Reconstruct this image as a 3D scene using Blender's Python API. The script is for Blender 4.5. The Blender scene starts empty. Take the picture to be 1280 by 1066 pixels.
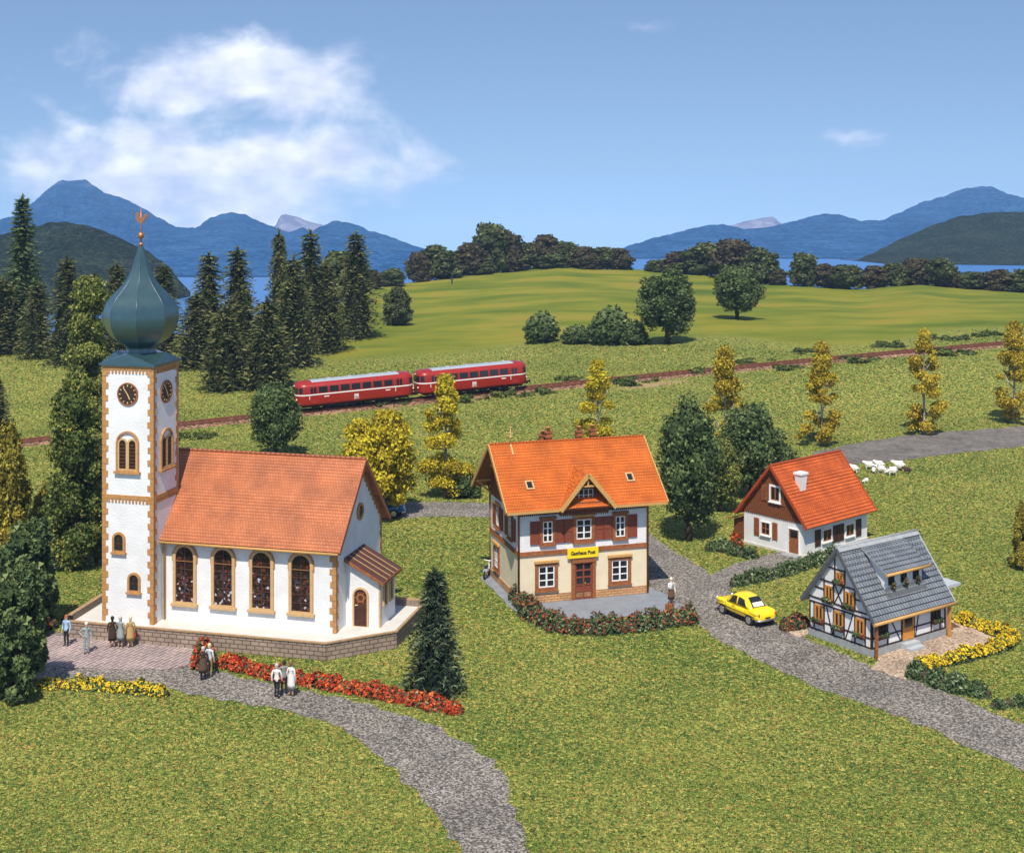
import bpy, bmesh, math, random
import numpy as np
from mathutils import Vector, Matrix, noise
from math import radians as R, sin, cos, pi, sqrt, atan2

scene = bpy.context.scene
COL = scene.collection
random.seed(7)
F_PX, CAM_H, HOR, CX = 1700.0, 26.0, 230.0, 640.0   # focal length (px of a 1280 wide frame), eye height, horizon row

# ---------------------------------------------------------------- objects
def tag(o, label=None, cat=None, group=None, kind=None):
    if label: o['label'] = label
    if cat: o['category'] = cat
    if group: o['group'] = group
    if kind: o['kind'] = kind
    return o

def empty(name, loc=(0, 0, 0), rz=0.0, label=None, cat=None, group=None, parent=None):
    o = bpy.data.objects.new(name, None)
    COL.objects.link(o)
    o.empty_display_size = 0.3
    o.location = loc
    o.rotation_euler = (0, 0, rz)
    if parent: o.parent = parent
    return tag(o, label, cat, group)

def link(name, me, parent=None):
    o = bpy.data.objects.new(name, me)
    COL.objects.link(o)
    if parent: o.parent = parent
    return o

def copy_tree(o, parent=None):
    c = o.copy(); COL.objects.link(c)
    if parent: c.parent = parent
    for ch in list(o.children): copy_tree(ch, c)
    return c

class MB:
    """collects shapes and links them as one mesh object"""
    def __init__(s, tf=None):
        s.v, s.f, s.m, s.uv, s.sm, s.tf = [], [], [], {}, set(), tf
    def add(s, vs, fs, m=0, smooth=False, uvs=None):
        b = len(s.v)
        s.v += [tuple(s.tf(*p)) if s.tf else tuple(p) for p in vs]
        for i, f in enumerate(fs):
            k = len(s.f)
            s.f.append(tuple(b + j for j in f)); s.m.append(m)
            if smooth: s.sm.add(k)
            if uvs: s.uv[k] = uvs[i]
        return s
    def box(s, x0, x1, y0, y1, z0, z1, m=0):
        vs = [(x, y, z) for z in (z0, z1) for y in (y0, y1) for x in (x0, x1)]
        return s.add(vs, [(0, 2, 3, 1), (4, 5, 7, 6), (0, 1, 5, 4), (2, 6, 7, 3), (0, 4, 6, 2), (1, 3, 7, 5)], m)
    def bar(s, p, q, w, h=None, m=0, up=(0, 0, 1)):
        h = h or w
        p, q = Vector(p), Vector(q); d = (q - p).normalized()
        a = d.cross(Vector(up))
        if a.length < 1e-4: a = d.cross(Vector((1, 0, 0)))
        a.normalize(); b = a.cross(d)
        vs = [c + a * (w / 2 * i) + b * (h / 2 * j) for c in (p, q) for i, j in ((-1, -1), (1, -1), (1, 1), (-1, 1))]
        return s.add(vs, [(0, 1, 2, 3), (7, 6, 5, 4), (0, 4, 5, 1), (1, 5, 6, 2), (2, 6, 7, 3), (3, 7, 4, 0)], m)
    def tube(s, pts, rad, n=8, m=0, smooth=True):
        pts = [Vector(p) for p in pts]
        if not hasattr(rad, '__len__'): rad = [rad] * len(pts)
        vs, fs = [], []
        for i, p in enumerate(pts):
            d = (pts[min(i + 1, len(pts) - 1)] - pts[max(i - 1, 0)]).normalized()
            a = d.cross(Vector((0, 0, 1)))
            if a.length < 1e-3: a = d.cross(Vector((0, 1, 0)))
            a.normalize(); b = d.cross(a)
            vs += [p + (a * cos(2 * pi * k / n) + b * sin(2 * pi * k / n)) * rad[i] for k in range(n)]
        for i in range(len(pts) - 1):
            for k in range(n):
                fs.append((i * n + k, i * n + (k + 1) % n, (i + 1) * n + (k + 1) % n, (i + 1) * n + k))
        s.add(vs, fs, m, smooth)
        s.add(vs[:n], [tuple(range(n - 1, -1, -1))], m); s.add(vs[-n:], [tuple(range(n))], m)
        return s
    def lathe(s, prof, n=16, c=(0, 0, 0), m=0, smooth=True, ph=0.0):
        vs, fs = [], []
        for r, z in prof:
            vs += [(c[0] + r * cos(2 * pi * k / n + ph), c[1] + r * sin(2 * pi * k / n + ph), c[2] + z) for k in range(n)]
        for i in range(len(prof) - 1):
            for k in range(n):
                fs.append((i * n + k, i * n + (k + 1) % n, (i + 1) * n + (k + 1) % n, (i + 1) * n + k))
        fs.append(tuple(range(n - 1, -1, -1)))
        fs.append(tuple(range((len(prof) - 1) * n, len(prof) * n)))
        return s.add(vs, fs, m, smooth)
    def ball(s, c, r, m=0, n=12, sq=(1, 1, 1)):
        vs, fs = [], []
        k = n // 2
        for i in range(k + 1):
            t = pi * i / k
            for j in range(n):
                vs.append((c[0] + sq[0] * r * sin(t) * cos(2 * pi * j / n), c[1] + sq[1] * r * sin(t) * sin(2 * pi * j / n), c[2] + sq[2] * r * cos(t)))
        for i in range(k):
            for j in range(n):
                fs.append((i * n + j, (i + 1) * n + j, (i + 1) * n + (j + 1) % n, i * n + (j + 1) % n))
        return s.add(vs, fs, m, True)
    def prism(s, poly, n0, n1, m=0):
        """polygon in (u, z) extruded along the middle axis from n0 to n1"""
        k = len(poly)
        vs = [(u, n0, z) for u, z in poly] + [(u, n1, z) for u, z in poly]
        fs = [tuple(range(k - 1, -1, -1)), tuple(range(k, 2 * k))] + [(i, (i + 1) % k, k + (i + 1) % k, k + i) for i in range(k)]
        return s.add(vs, fs, m)
    def ring(s, outer, inner, n0, n1, m=0):
        k = len(outer)
        vs = [(u, n, z) for poly, n in ((outer, n0), (outer, n1), (inner, n1), (inner, n0)) for u, z in poly]
        fs = []
        for a in range(4):
            b = (a + 1) % 4
            for i in range(k):
                j = (i + 1) % k
                fs.append((a * k + i, a * k + j, b * k + j, b * k + i))
        return s.add(vs, fs, m)
    def poly(s, pts, m=0): return s.add(pts, [tuple(range(len(pts)))], m)
    def build(s, name, mats, parent=None, recalc=True, bevel=0):
        me = bpy.data.meshes.new(name)
        me.from_pydata(s.v, [], s.f)
        mats = mats if isinstance(mats, (list, tuple)) else [mats]
        for mt in mats: me.materials.append(mt)
        me.polygons.foreach_set('material_index', s.m)
        sm = [i in s.sm for i in range(len(s.f))]
        me.polygons.foreach_set('use_smooth', sm)
        if s.uv:
            ul = me.uv_layers.new(name='UVMap')
            for i, p in enumerate(me.polygons):
                if i in s.uv:
                    for li, c in zip(p.loop_indices, s.uv[i]): ul.data[li].uv = c
        me.update()
        if recalc:
            bm = bmesh.new(); bm.from_mesh(me)
            bmesh.ops.remove_doubles(bm, verts=bm.verts, dist=1e-5)
            bmesh.ops.recalc_face_normals(bm, faces=bm.faces)
            if bevel:
                bmesh.ops.bevel(bm, geom=[e for e in bm.edges if len(e.link_faces) == 2 and e.calc_face_angle(0) > .6], offset=bevel, segments=2, affect='EDGES', profile=.5)
            bm.to_mesh(me); bm.free()
        return link(name, me, parent)

def tri_mesh(name, V, T, mats, tint=None, mi=None, smooth=False):
    V = np.asarray(V, np.float32); T = np.asarray(T, np.int32)
    me = bpy.data.meshes.new(name)
    me.vertices.add(len(V)); me.vertices.foreach_set('co', V.ravel())
    n, k = T.shape
    me.loops.add(n * k); me.loops.foreach_set('vertex_index', T.ravel())
    me.polygons.add(n); me.polygons.foreach_set('loop_start', np.arange(0, n * k, k, dtype=np.int32))
    for mt in (mats if isinstance(mats, (list, tuple)) else [mats]): me.materials.append(mt)
    if mi is not None: me.polygons.foreach_set('material_index', np.asarray(mi, np.int32))
    if smooth: me.polygons.foreach_set('use_smooth', np.ones(n, bool))
    me.update(calc_edges=True)
    if tint is not None:
        at = me.attributes.new('tint', 'FLOAT', 'FACE'); at.data.foreach_set('value', np.asarray(tint, np.float32))
    return me

# ---------------------------------------------------------------- materials
def mat(name, col, rough=.7, metal=0.0, spec=.3, var=0.0, vscale=3.0, bump=0.0, bscale=40.0, coat=0.0, vcol=None, detail=4):
    m = bpy.data.materials.new(name); m.use_nodes = True
    nt = m.node_tree; b = nt.nodes['Principled BSDF']
    b.inputs['Base Color'].default_value = (*col, 1)
    b.inputs['Roughness'].default_value = rough
    b.inputs['Metallic'].default_value = metal
    b.inputs['Specular IOR Level'].default_value = spec
    b.inputs['Coat Weight'].default_value = coat
    if var or vcol or bump:
        tc = nt.nodes.new('ShaderNodeTexCoord')
    if var or vcol:
        n = nt.nodes.new('ShaderNodeTexNoise'); n.inputs['Scale'].default_value = vscale; n.inputs['Detail'].default_value = detail
        nt.links.new(tc.outputs['Object'], n.inputs['Vector'])
        r = nt.nodes.new('ShaderNodeValToRGB')
        c2 = vcol or tuple(c * (1 - var) for c in col)
        r.color_ramp.elements[0].position = .32; r.color_ramp.elements[1].position = .68
        r.color_ramp.elements[0].color = (*c2, 1); r.color_ramp.elements[1].color = (*col, 1)
        nt.links.new(n.outputs['Fac'], r.inputs['Fac']); nt.links.new(r.outputs['Color'], b.inputs['Base Color'])
    if bump:
        n2 = nt.nodes.new('ShaderNodeTexNoise'); n2.inputs['Scale'].default_value = bscale; n2.inputs['Detail'].default_value = 3
        nt.links.new(tc.outputs['Object'], n2.inputs['Vector'])
        bp = nt.nodes.new('ShaderNodeBump'); bp.inputs['Strength'].default_value = bump; bp.inputs['Distance'].default_value = .03
        nt.links.new(n2.outputs['Fac'], bp.inputs['Height']); nt.links.new(bp.outputs['Normal'], b.inputs['Normal'])
    return m

def ramp_node(nt, stops, interp='LINEAR'):
    r = nt.nodes.new('ShaderNodeValToRGB'); cr = r.color_ramp; cr.interpolation = interp
    while len(cr.elements) < len(stops): cr.elements.new(.5)
    for e, (p, c) in zip(cr.elements, stops): e.position = p; e.color = (*c, 1)
    return r

def mat_tint(name, stops, rough=.85, patch=None, pscale=.12, trans=0.0):
    """colour from the per-face 'tint' value, plus broad patches"""
    m = bpy.data.materials.new(name); m.use_nodes = True
    nt = m.node_tree; b = nt.nodes['Principled BSDF']
    b.inputs['Roughness'].default_value = rough; b.inputs['Specular IOR Level'].default_value = .15
    a = nt.nodes.new('ShaderNodeAttribute'); a.attribute_name = 'tint'
    r = ramp_node(nt, stops)
    nt.links.new(a.outputs['Fac'], r.inputs['Fac'])
    out = r.outputs['Color']
    if patch:
        g = nt.nodes.new('ShaderNodeNewGeometry')
        n = nt.nodes.new('ShaderNodeTexNoise'); n.inputs['Scale'].default_value = pscale; n.inputs['Detail'].default_value = 3
        nt.links.new(g.outputs['Position'], n.inputs['Vector'])
        rr = ramp_node(nt, [(.4, (1, 1, 1)), (.65, patch)])
        nt.links.new(n.outputs['Fac'], rr.inputs['Fac'])
        mx = nt.nodes.new('ShaderNodeMix'); mx.data_type = 'RGBA'; mx.blend_type = 'MULTIPLY'; mx.inputs['Factor'].default_value = 1
        nt.links.new(out, mx.inputs['A']); nt.links.new(rr.outputs['Color'], mx.inputs['B']); out = mx.outputs['Result']
    nt.links.new(out, b.inputs['Base Color'])
    return m

def mat_tiles(name, c1, c2, mortar, bw, rh, bump=.6, rough=.6, ms=.012, spec=.3):
    """tiles or bricks laid on the UV layout (metres)"""
    m = bpy.data.materials.new(name); m.use_nodes = True
    nt = m.node_tree; b = nt.nodes['Principled BSDF']
    b.inputs['Roughness'].default_value = rough; b.inputs['Specular IOR Level'].default_value = spec
    uv = nt.nodes.new('ShaderNodeUVMap')
    br = nt.nodes.new('ShaderNodeTexBrick')
    br.inputs['Scale'].default_value = 1; br.inputs['Brick Width'].default_value = bw; br.inputs['Row Height'].default_value = rh
    br.inputs['Mortar Size'].default_value = ms; br.inputs['Mortar Smooth'].default_value = .3
    br.inputs['Color1'].default_value = (*c1, 1); br.inputs['Color2'].default_value = (*c2, 1); br.inputs['Mortar'].default_value = (*mortar, 1)
    nt.links.new(uv.outputs['UV'], br.inputs['Vector'])
    n = nt.nodes.new('ShaderNodeTexNoise'); n.inputs['Scale'].default_value = .7; n.inputs['Detail'].default_value = 5
    nt.links.new(uv.outputs['UV'], n.inputs['Vector'])
    rr = ramp_node(nt, [(.3, (.72, .72, .74)), (.72, (1.16, 1.12, 1.08))]); nt.links.new(n.outputs['Fac'], rr.inputs['Fac'])
    mx = nt.nodes.new('ShaderNodeMix'); mx.data_type = 'RGBA'; mx.blend_type = 'MULTIPLY'; mx.inputs['Factor'].default_value = 1
    nt.links.new(br.outputs['Color'], mx.inputs['A']); nt.links.new(rr.outputs['Color'], mx.inputs['B'])
    nt.links.new(mx.outputs['Result'], b.inputs['Base Color'])
    bp = nt.nodes.new('ShaderNodeBump'); bp.inputs['Strength'].default_value = bump; bp.inputs['Distance'].default_value = .03; bp.invert = True
    nt.links.new(br.outputs['Fac'], bp.inputs['Height']); nt.links.new(bp.outputs['Normal'], b.inputs['Normal'])
    return m

def mat_speck(name, cols, scale, bump=.5, rough=.9, big=None):
    """loose grains: a cell pattern with one colour to a grain"""
    m = bpy.data.materials.new(name); m.use_nodes = True
    nt = m.node_tree; b = nt.nodes['Principled BSDF']
    b.inputs['Roughness'].default_value = rough; b.inputs['Specular IOR Level'].default_value = .2
    g = nt.nodes.new('ShaderNodeNewGeometry')
    v = nt.nodes.new('ShaderNodeTexVoronoi'); v.inputs['Scale'].default_value = scale
    nt.links.new(g.outputs['Position'], v.inputs['Vector'])
    sp = nt.nodes.new('ShaderNodeSeparateColor'); nt.links.new(v.outputs['Color'], sp.inputs['Color'])
    r = ramp_node(nt, [((i + .5) / len(cols), c) for i, c in enumerate(cols)])
    nt.links.new(sp.outputs['Red'], r.inputs['Fac'])
    n = nt.nodes.new('ShaderNodeTexNoise'); n.inputs['Scale'].default_value = .35; n.inputs['Detail'].default_value = 5
    nt.links.new(g.outputs['Position'], n.inputs['Vector'])
    rr = ramp_node(nt, [(.3, big or (.68, .67, .65)), (.7, (1.15, 1.13, 1.1))]); nt.links.new(n.outputs['Fac'], rr.inputs['Fac'])
    mx = nt.nodes.new('ShaderNodeMix'); mx.data_type = 'RGBA'; mx.blend_type = 'MULTIPLY'; mx.inputs['Factor'].default_value = 1
    nt.links.new(r.outputs['Color'], mx.inputs['A']); nt.links.new(rr.outputs['Color'], mx.inputs['B'])
    nt.links.new(mx.outputs['Result'], b.inputs['Base Color'])
    bp = nt.nodes.new('ShaderNodeBump'); bp.inputs['Strength'].default_value = bump; bp.inputs['Distance'].default_value = .05; bp.invert = True
    nt.links.new(v.outputs['Distance'], bp.inputs['Height']); nt.links.new(bp.outputs['Normal'], b.inputs['Normal'])
    return m

M = {}
M['white_plaster'] = mat('white_plaster', (.75, .755, .76), .85, vcol=(.66, .665, .66), vscale=1.1, bump=.7, bscale=11, detail=7)
M['cream_plaster'] = mat('cream_plaster', (.74, .64, .45), .85, var=.09, vscale=1.5, bump=.5, bscale=16)
M['ochre_stone'] = mat('ochre_stone', (.50, .25, .085), .75, var=.3, vscale=5, bump=.3)
M['sand_stone'] = mat('sand_stone', (.56, .36, .17), .7, var=.15, vscale=5)
M['tan_trim'] = mat('tan_trim', (.55, .31, .10), .6, var=.15, vscale=6)
M['brown_wood'] = mat('brown_wood', (.34, .12, .04), .65, var=.4, vscale=6, bump=.3)
M['dark_wood'] = mat('dark_wood', (.085, .035, .018), .6, var=.35, vscale=7, bump=.3)
M['shutter_red'] = mat('shutter_red', (.24, .06, .03), .6, var=.25, vscale=8)
M['beam_brown'] = mat('beam_brown', (.045, .022, .014), .7, var=.3, vscale=8)
M['orange_wood'] = mat('orange_wood', (.62, .27, .05), .6, var=.25, vscale=8)
M['window_white'] = mat('window_white', (.78, .78, .76), .5)
M['dark_glass'] = mat('dark_glass', (.015, .017, .02), .12, spec=.6)
M['grey_stone'] = mat('grey_stone', (.33, .35, .36), .85, var=.2, vscale=3, bump=.4)
M['grey_trim'] = mat('grey_trim', (.42, .45, .47), .7, var=.1)
M['copper_green'] = mat('copper_green', (.034, .09, .10), .36, spec=.9, var=.2, vscale=2.5, bump=.3, bscale=20, metal=.4, coat=.7)
M['copper_green'].node_tree.nodes['Principled BSDF'].inputs['Coat Roughness'].default_value = .3
M['copper'] = mat('copper', (.48, .2, .09), .38, metal=.7)
M['clock_face'] = mat('clock_face', (.045, .02, .012), .5)
M['gilt'] = mat('gilt', (.75, .55, .25), .4, metal=.3)
M['pale_paving'] = mat('pale_paving', (.60, .58, .53), .85, var=.12, vscale=1.2, bump=.25, bscale=18)
M['bare_soil'] = mat_speck('bare_soil', [(.12, .06, .04), (.2, .11, .07), (.07, .035, .025)], 9)
M['asphalt'] = mat_speck('asphalt', [(.07, .064, .058), (.135, .123, .11), (.20, .18, .16), (.36, .33, .29)], 13, big=(.78, .77, .76))
M['smooth_asphalt'] = mat_speck('smooth_asphalt', [(.13, .12, .11), (.16, .15, .135), (.19, .175, .16)], 3.0, bump=.1)
M['paving_grey'] = mat('paving_grey', (.23, .25, .28), .85, var=.18, vscale=1.5, bump=.3)
M['gravel'] = mat_speck('gravel', [(.33, .235, .165), (.48, .37, .27), (.60, .49, .38), (.25, .165, .115)], 11)
M['ballast'] = mat_speck('ballast', [(.14, .07, .04), (.25, .14, .085), (.36, .23, .15), (.10, .05, .03)], 4.5)
M['rail_rust'] = mat('rail_rust', (.21, .075, .038), .6, var=.3, vscale=2)
M['sleeper'] = mat('sleeper', (.085, .032, .018), .8, var=.3, vscale=4)
M['roof_salmon'] = mat_tiles('roof_salmon', (.50, .175, .07), (.44, .14, .052), (.33, .10, .04), .17, .2, ms=.02, rough=.42, spec=.45)
M['roof_orange'] = mat_tiles('roof_orange', (.60, .155, .02), (.53, .125, .016), (.40, .085, .011), .17, .2, ms=.02, rough=.6)
M['roof_red'] = mat_tiles('roof_red', (.66, .15, .028), (.55, .11, .02), (.36, .06, .013), .2, .24, ms=.03, rough=.6, bump=.9)
M['roof_grey'] = mat_tiles('roof_grey', (.17, .195, .22), (.21, .235, .26), (.04, .045, .05), .23, .33, ms=.022, rough=.55, bump=.9)
M['roof_brown'] = mat('roof_brown', (.10, .042, .026), .5, var=.2, vscale=3)
M['plinth_brick'] = mat_tiles('plinth_brick', (.60, .36, .17), (.52, .29, .13), (.28, .13, .06), .42, .15, ms=.018, rough=.8)
M['wall_brick'] = mat_tiles('wall_brick', (.34, .27, .215), (.29, .225, .175), (.16, .11, .08), .5, .24, ms=.03, rough=.85, bump=1)
M['coping'] = mat('coping', (.42, .27, .14), .8, var=.25, vscale=3)
M['sign_yellow'] = mat('sign_yellow', (.85, .62, .01), .5)
M['ink'] = mat('ink', (.012, .012, .012), .6)
M['boards_brown'] = mat('boards_brown', (.21, .07, .026), .65, var=.3, vscale=5)
M['rail_red'] = mat('rail_red', (.31, .018, .010), .34, spec=.5, var=.1, vscale=.6)
M['rail_roof'] = mat('rail_roof', (.36, .40, .45), .45, var=.1, vscale=.7)
M['black'] = mat('black', (.015, .014, .013), .6)
M['car_yellow'] = mat('car_yellow', (.86, .62, .012), .3, spec=.5, coat=.4)
M['car_blue'] = mat('car_blue', (.015, .16, .52), .3, spec=.5, coat=.4)
M['chrome'] = mat('chrome', (.62, .6, .58), .25, metal=.9)
M['tyre'] = mat('tyre', (.02, .02, .02), .8)
M['lamp_red'] = mat('lamp_red', (.62, .1, .02), .3)
M['lamp_clear'] = mat('lamp_clear', (.75, .72, .62), .2)
M['seat_white'] = mat('seat_white', (.7, .68, .64), .6)
M['trunk'] = mat('trunk', (.085, .055, .035), .9, var=.4, vscale=6, bump=.5)
M['birch'] = mat('birch', (.62, .58, .52), .7, vcol=(.12, .1, .09), vscale=9)
M['wool'] = mat('wool', (.80, .78, .73), .95, bump=.8, bscale=25)
M['dark_wool'] = mat('dark_wool', (.06, .035, .022), .95, bump=.6, bscale=25)
M['hoof_yellow'] = mat('hoof_yellow', (.6, .42, .08), .8)
M['moped_grey'] = mat('moped_grey', (.32, .34, .37), .4)

G_NEAR = [(0, (.032, .062, .018)), (.2, (.078, .132, .028)), (.47, (.17, .207, .04)), (.70, (.285, .29, .064)), (.88, (.46, .40, .10)), (.955, (.32, .15, .045)), (1, (.07, .15, .035))]
M['grass'] = mat_tint('grass', G_NEAR, patch=(.50, .68, .52), pscale=.075)
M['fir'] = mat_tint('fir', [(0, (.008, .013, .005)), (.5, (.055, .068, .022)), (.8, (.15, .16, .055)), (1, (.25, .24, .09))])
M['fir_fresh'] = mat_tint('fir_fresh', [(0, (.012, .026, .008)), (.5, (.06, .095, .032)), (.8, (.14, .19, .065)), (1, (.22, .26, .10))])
M['leaf_dark'] = mat_tint('leaf_dark', [(0, (.014, .026, .009)), (.5, (.064, .10, .032)), (1, (.19, .235, .085))])
M['leaf_green'] = mat_tint('leaf_green', [(0, (.018, .032, .008)), (.45, (.08, .115, .026)), (.85, (.20, .22, .055)), (1, (.34, .29, .05))])
M['leaf_lime'] = mat_tint('leaf_lime', [(0, (.02, .032, .008)), (.45, (.11, .14, .03)), (1, (.36, .36, .09))])
M['leaf_olive'] = mat_tint('leaf_olive', [(0, (.02, .028, .008)), (.45, (.10, .115, .028)), (1, (.30, .28, .08))])
M['leaf_yellow'] = mat_tint('leaf_yellow', [(0, (.11, .08, .008)), (.4, (.37, .29, .016)), (1, (.66, .56, .04))])
M['leaf_gold'] = mat_tint('leaf_gold', [(0, (.10, .065, .008)), (.4, (.33, .24, .018)), (1, (.60, .47, .05))])
M['leaf_ochre'] = mat_tint('leaf_ochre', [(0, (.05, .042, .008)), (.45, (.20, .17, .022)), (1, (.46, .37, .06))])
M['leaf_far'] = mat_tint('leaf_far', [(0, (.02, .026, .012)), (.5, (.065, .08, .028)), (1, (.15, .18, .065))])
M['leaf_far_brown'] = mat_tint('leaf_far_brown', [(0, (.016, .014, .010)), (.5, (.068, .058, .03)), (1, (.135, .12, .06))])
M['scrub'] = mat_tint('scrub', [(0, (.02, .035, .012)), (.5, (.065, .095, .026)), (1, (.17, .19, .045))])
M['hedge'] = mat_tint('hedge', [(0, (.016, .03, .010)), (.5, (.06, .10, .035)), (.85, (.17, .22, .10)), (1, (.30, .34, .2))])
M['flower_red'] = mat_tint('flower_red', [(0, (.08, .012, .01)), (.3, (.26, .024, .014)), (.65, (.56, .075, .018)), (1, (.66, .20, .05))])
M['flower_yellow'] = mat_tint('flower_yellow', [(0, (.5, .33, .01)), (1, (.80, .60, .03))])
M['flower_rust'] = mat_tint('flower_rust', [(0, (.06, .02, .015)), (.4, (.20, .03, .024)), (.75, (.36, .10, .035)), (1, (.48, .22, .08))])
# ---------------------------------------------------------------- where things stand
def smooth(t):
    t = np.clip(t, 0, 1); return t * t * (3 - 2 * t)

_tp = [(-200, 572, 136), (0, 555, 140), (220, 530, 145), (370, 515, 150), (515, 498, 155), (660, 481.5, 160), (890, 459, 171), (1080, 443, 180), (1280, 426, 190), (1500, 409, 201), (1800, 390, 216)]
_tx = [(p - CX) / F_PX * Y for p, _, Y in _tp]
_cy = np.polyfit(_tx, [Y for _, _, Y in _tp], 3)
_cz = np.polyfit(_tx, [CAM_H - (q - HOR) * Y / F_PX for _, q, Y in _tp], 3)
def track_y(x): return np.polyval(_cy, x)
def track_z(x): return np.polyval(_cz, x)          # top of the rails
_cu = [-600, 0, 300, 400, 460, 520, 640, 700, 800, 900, 960, 1080, 1150, 1210, 1280, 1800]
_cyv = [438, 436, 424, 395, 364, 354, 339, 335, 339, 347, 358, 364, 356, 363, 366, 366]
_cY = [205, 205, 212, 260, 330, 370, 400, 400, 400, 380, 350, 340, 345, 340, 335, 335]

def ground_z(X, Y):
    X = np.asarray(X, float); Y = np.asarray(Y, float)
    u = CX + F_PX * X / np.maximum(Y, 1)
    ys = np.interp(u, [0, 880, 960, 1020, 1090], [114, 114, 128, 142, 150])
    yt = track_y(np.clip(X, -90, 120)); zt = track_z(np.clip(X, -90, 120)) - .42
    yc = np.interp(u, _cu, _cY); zc = CAM_H - (np.interp(u, _cu, _cyv) - HOR) * yc / F_PX
    a = smooth((Y - ys) / np.maximum(yt - 3.5 - ys, 5)) * zt
    b = zt + (zc - zt) * smooth((Y - yt - 3.5) / np.maximum(yc - yt - 3.5, 20)) ** .9
    z = np.where(Y < yt, a, b)
    d = np.maximum(Y - yc, 0)
    z = z - .17 * (np.sqrt(d * d + 625) - 25)
    bump = .22 * np.sin(X * .21 + Y * .13) * np.sin(Y * .17 - X * .07) * smooth((Y - ys - 2) / 12) * smooth((np.abs(Y - yt) - 3) / 8)
    return np.maximum(z + bump, -48)

def flat(px, py, z=0.0):
    Y = (CAM_H - z) * F_PX / (py - HOR)
    return ((px - CX) / F_PX * Y, Y)

_YM = np.arange(45, 700, .25)
def on(px, py):
    X = (px - CX) / F_PX * _YM
    rz = CAM_H - (py - HOR) / F_PX * _YM
    k = int(np.argmax(rz <= ground_z(X, _YM)))
    return Vector((X[k], _YM[k], float(ground_z(X[k], _YM[k]))))

class Frame:
    """a building's own axes: x along its front, y into it"""
    def __init__(s, O, a): s.O, s.a = Vector(O), a; s.rot = Matrix.Rotation(-a, 3, 'Z')
    def world(s, p): return s.rot.inverted() @ Vector(p) + s.O
    def px(s, p):
        w = s.world(p); return (CX + w.x / w.y * F_PX, HOR + (CAM_H - w.z) / w.y * F_PX)
    def hit(s, px, py, axis, val):
        c = s.rot @ (Vector((0, 0, CAM_H)) - s.O); d = s.rot @ Vector(((px - CX) / F_PX, 1, -(py - HOR) / F_PX))
        return c + d * ((val - c[axis]) / d[axis])
    def rect(s, face, val, x0, y0, x1, y1, sc=1.0, ox=0, oy=0):
        """extent (u0, u1, z0, z1) of a picture rectangle on a facade"""
        x0, x1, y0, y1 = x0 / sc + ox, x1 / sc + ox, y0 / sc + oy, y1 / sc + oy
        ax = 1 if face == 'front' else 0; k = 1 - ax
        xm, ym = (x0 + x1) / 2, (y0 + y1) / 2
        a, b = s.hit(x0, ym, ax, val), s.hit(x1, ym, ax, val)
        c = s.hit(xm, ym, ax, val); p = [0, 0, 0]; p[ax] = val; p[2] = c.z
        p[k] = c[k] - .5; q0 = s.px(p); p[k] = c[k] + .5; q1 = s.px(p)
        skew = abs((q1[1] - q0[1]) / (q1[0] - q0[0])) * (x1 - x0)
        h = max((y1 - y0) - skew, (y1 - y0) * .55)
        z1, z0 = s.hit(xm, ym - h / 2, ax, val).z, s.hit(xm, ym + h / 2, ax, val).z
        return min(a[k], b[k]), max(a[k], b[k]), z0, z1

def tf_front(y0): return lambda u, n, z: (u, y0 - n, z)
def tf_back(y0): return lambda u, n, z: (u, y0 + n, z)
def tf_left(x0): return lambda u, n, z: (x0 - n, u, z)
def tf_right(x0): return lambda u, n, z: (x0 + n, u, z)

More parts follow.
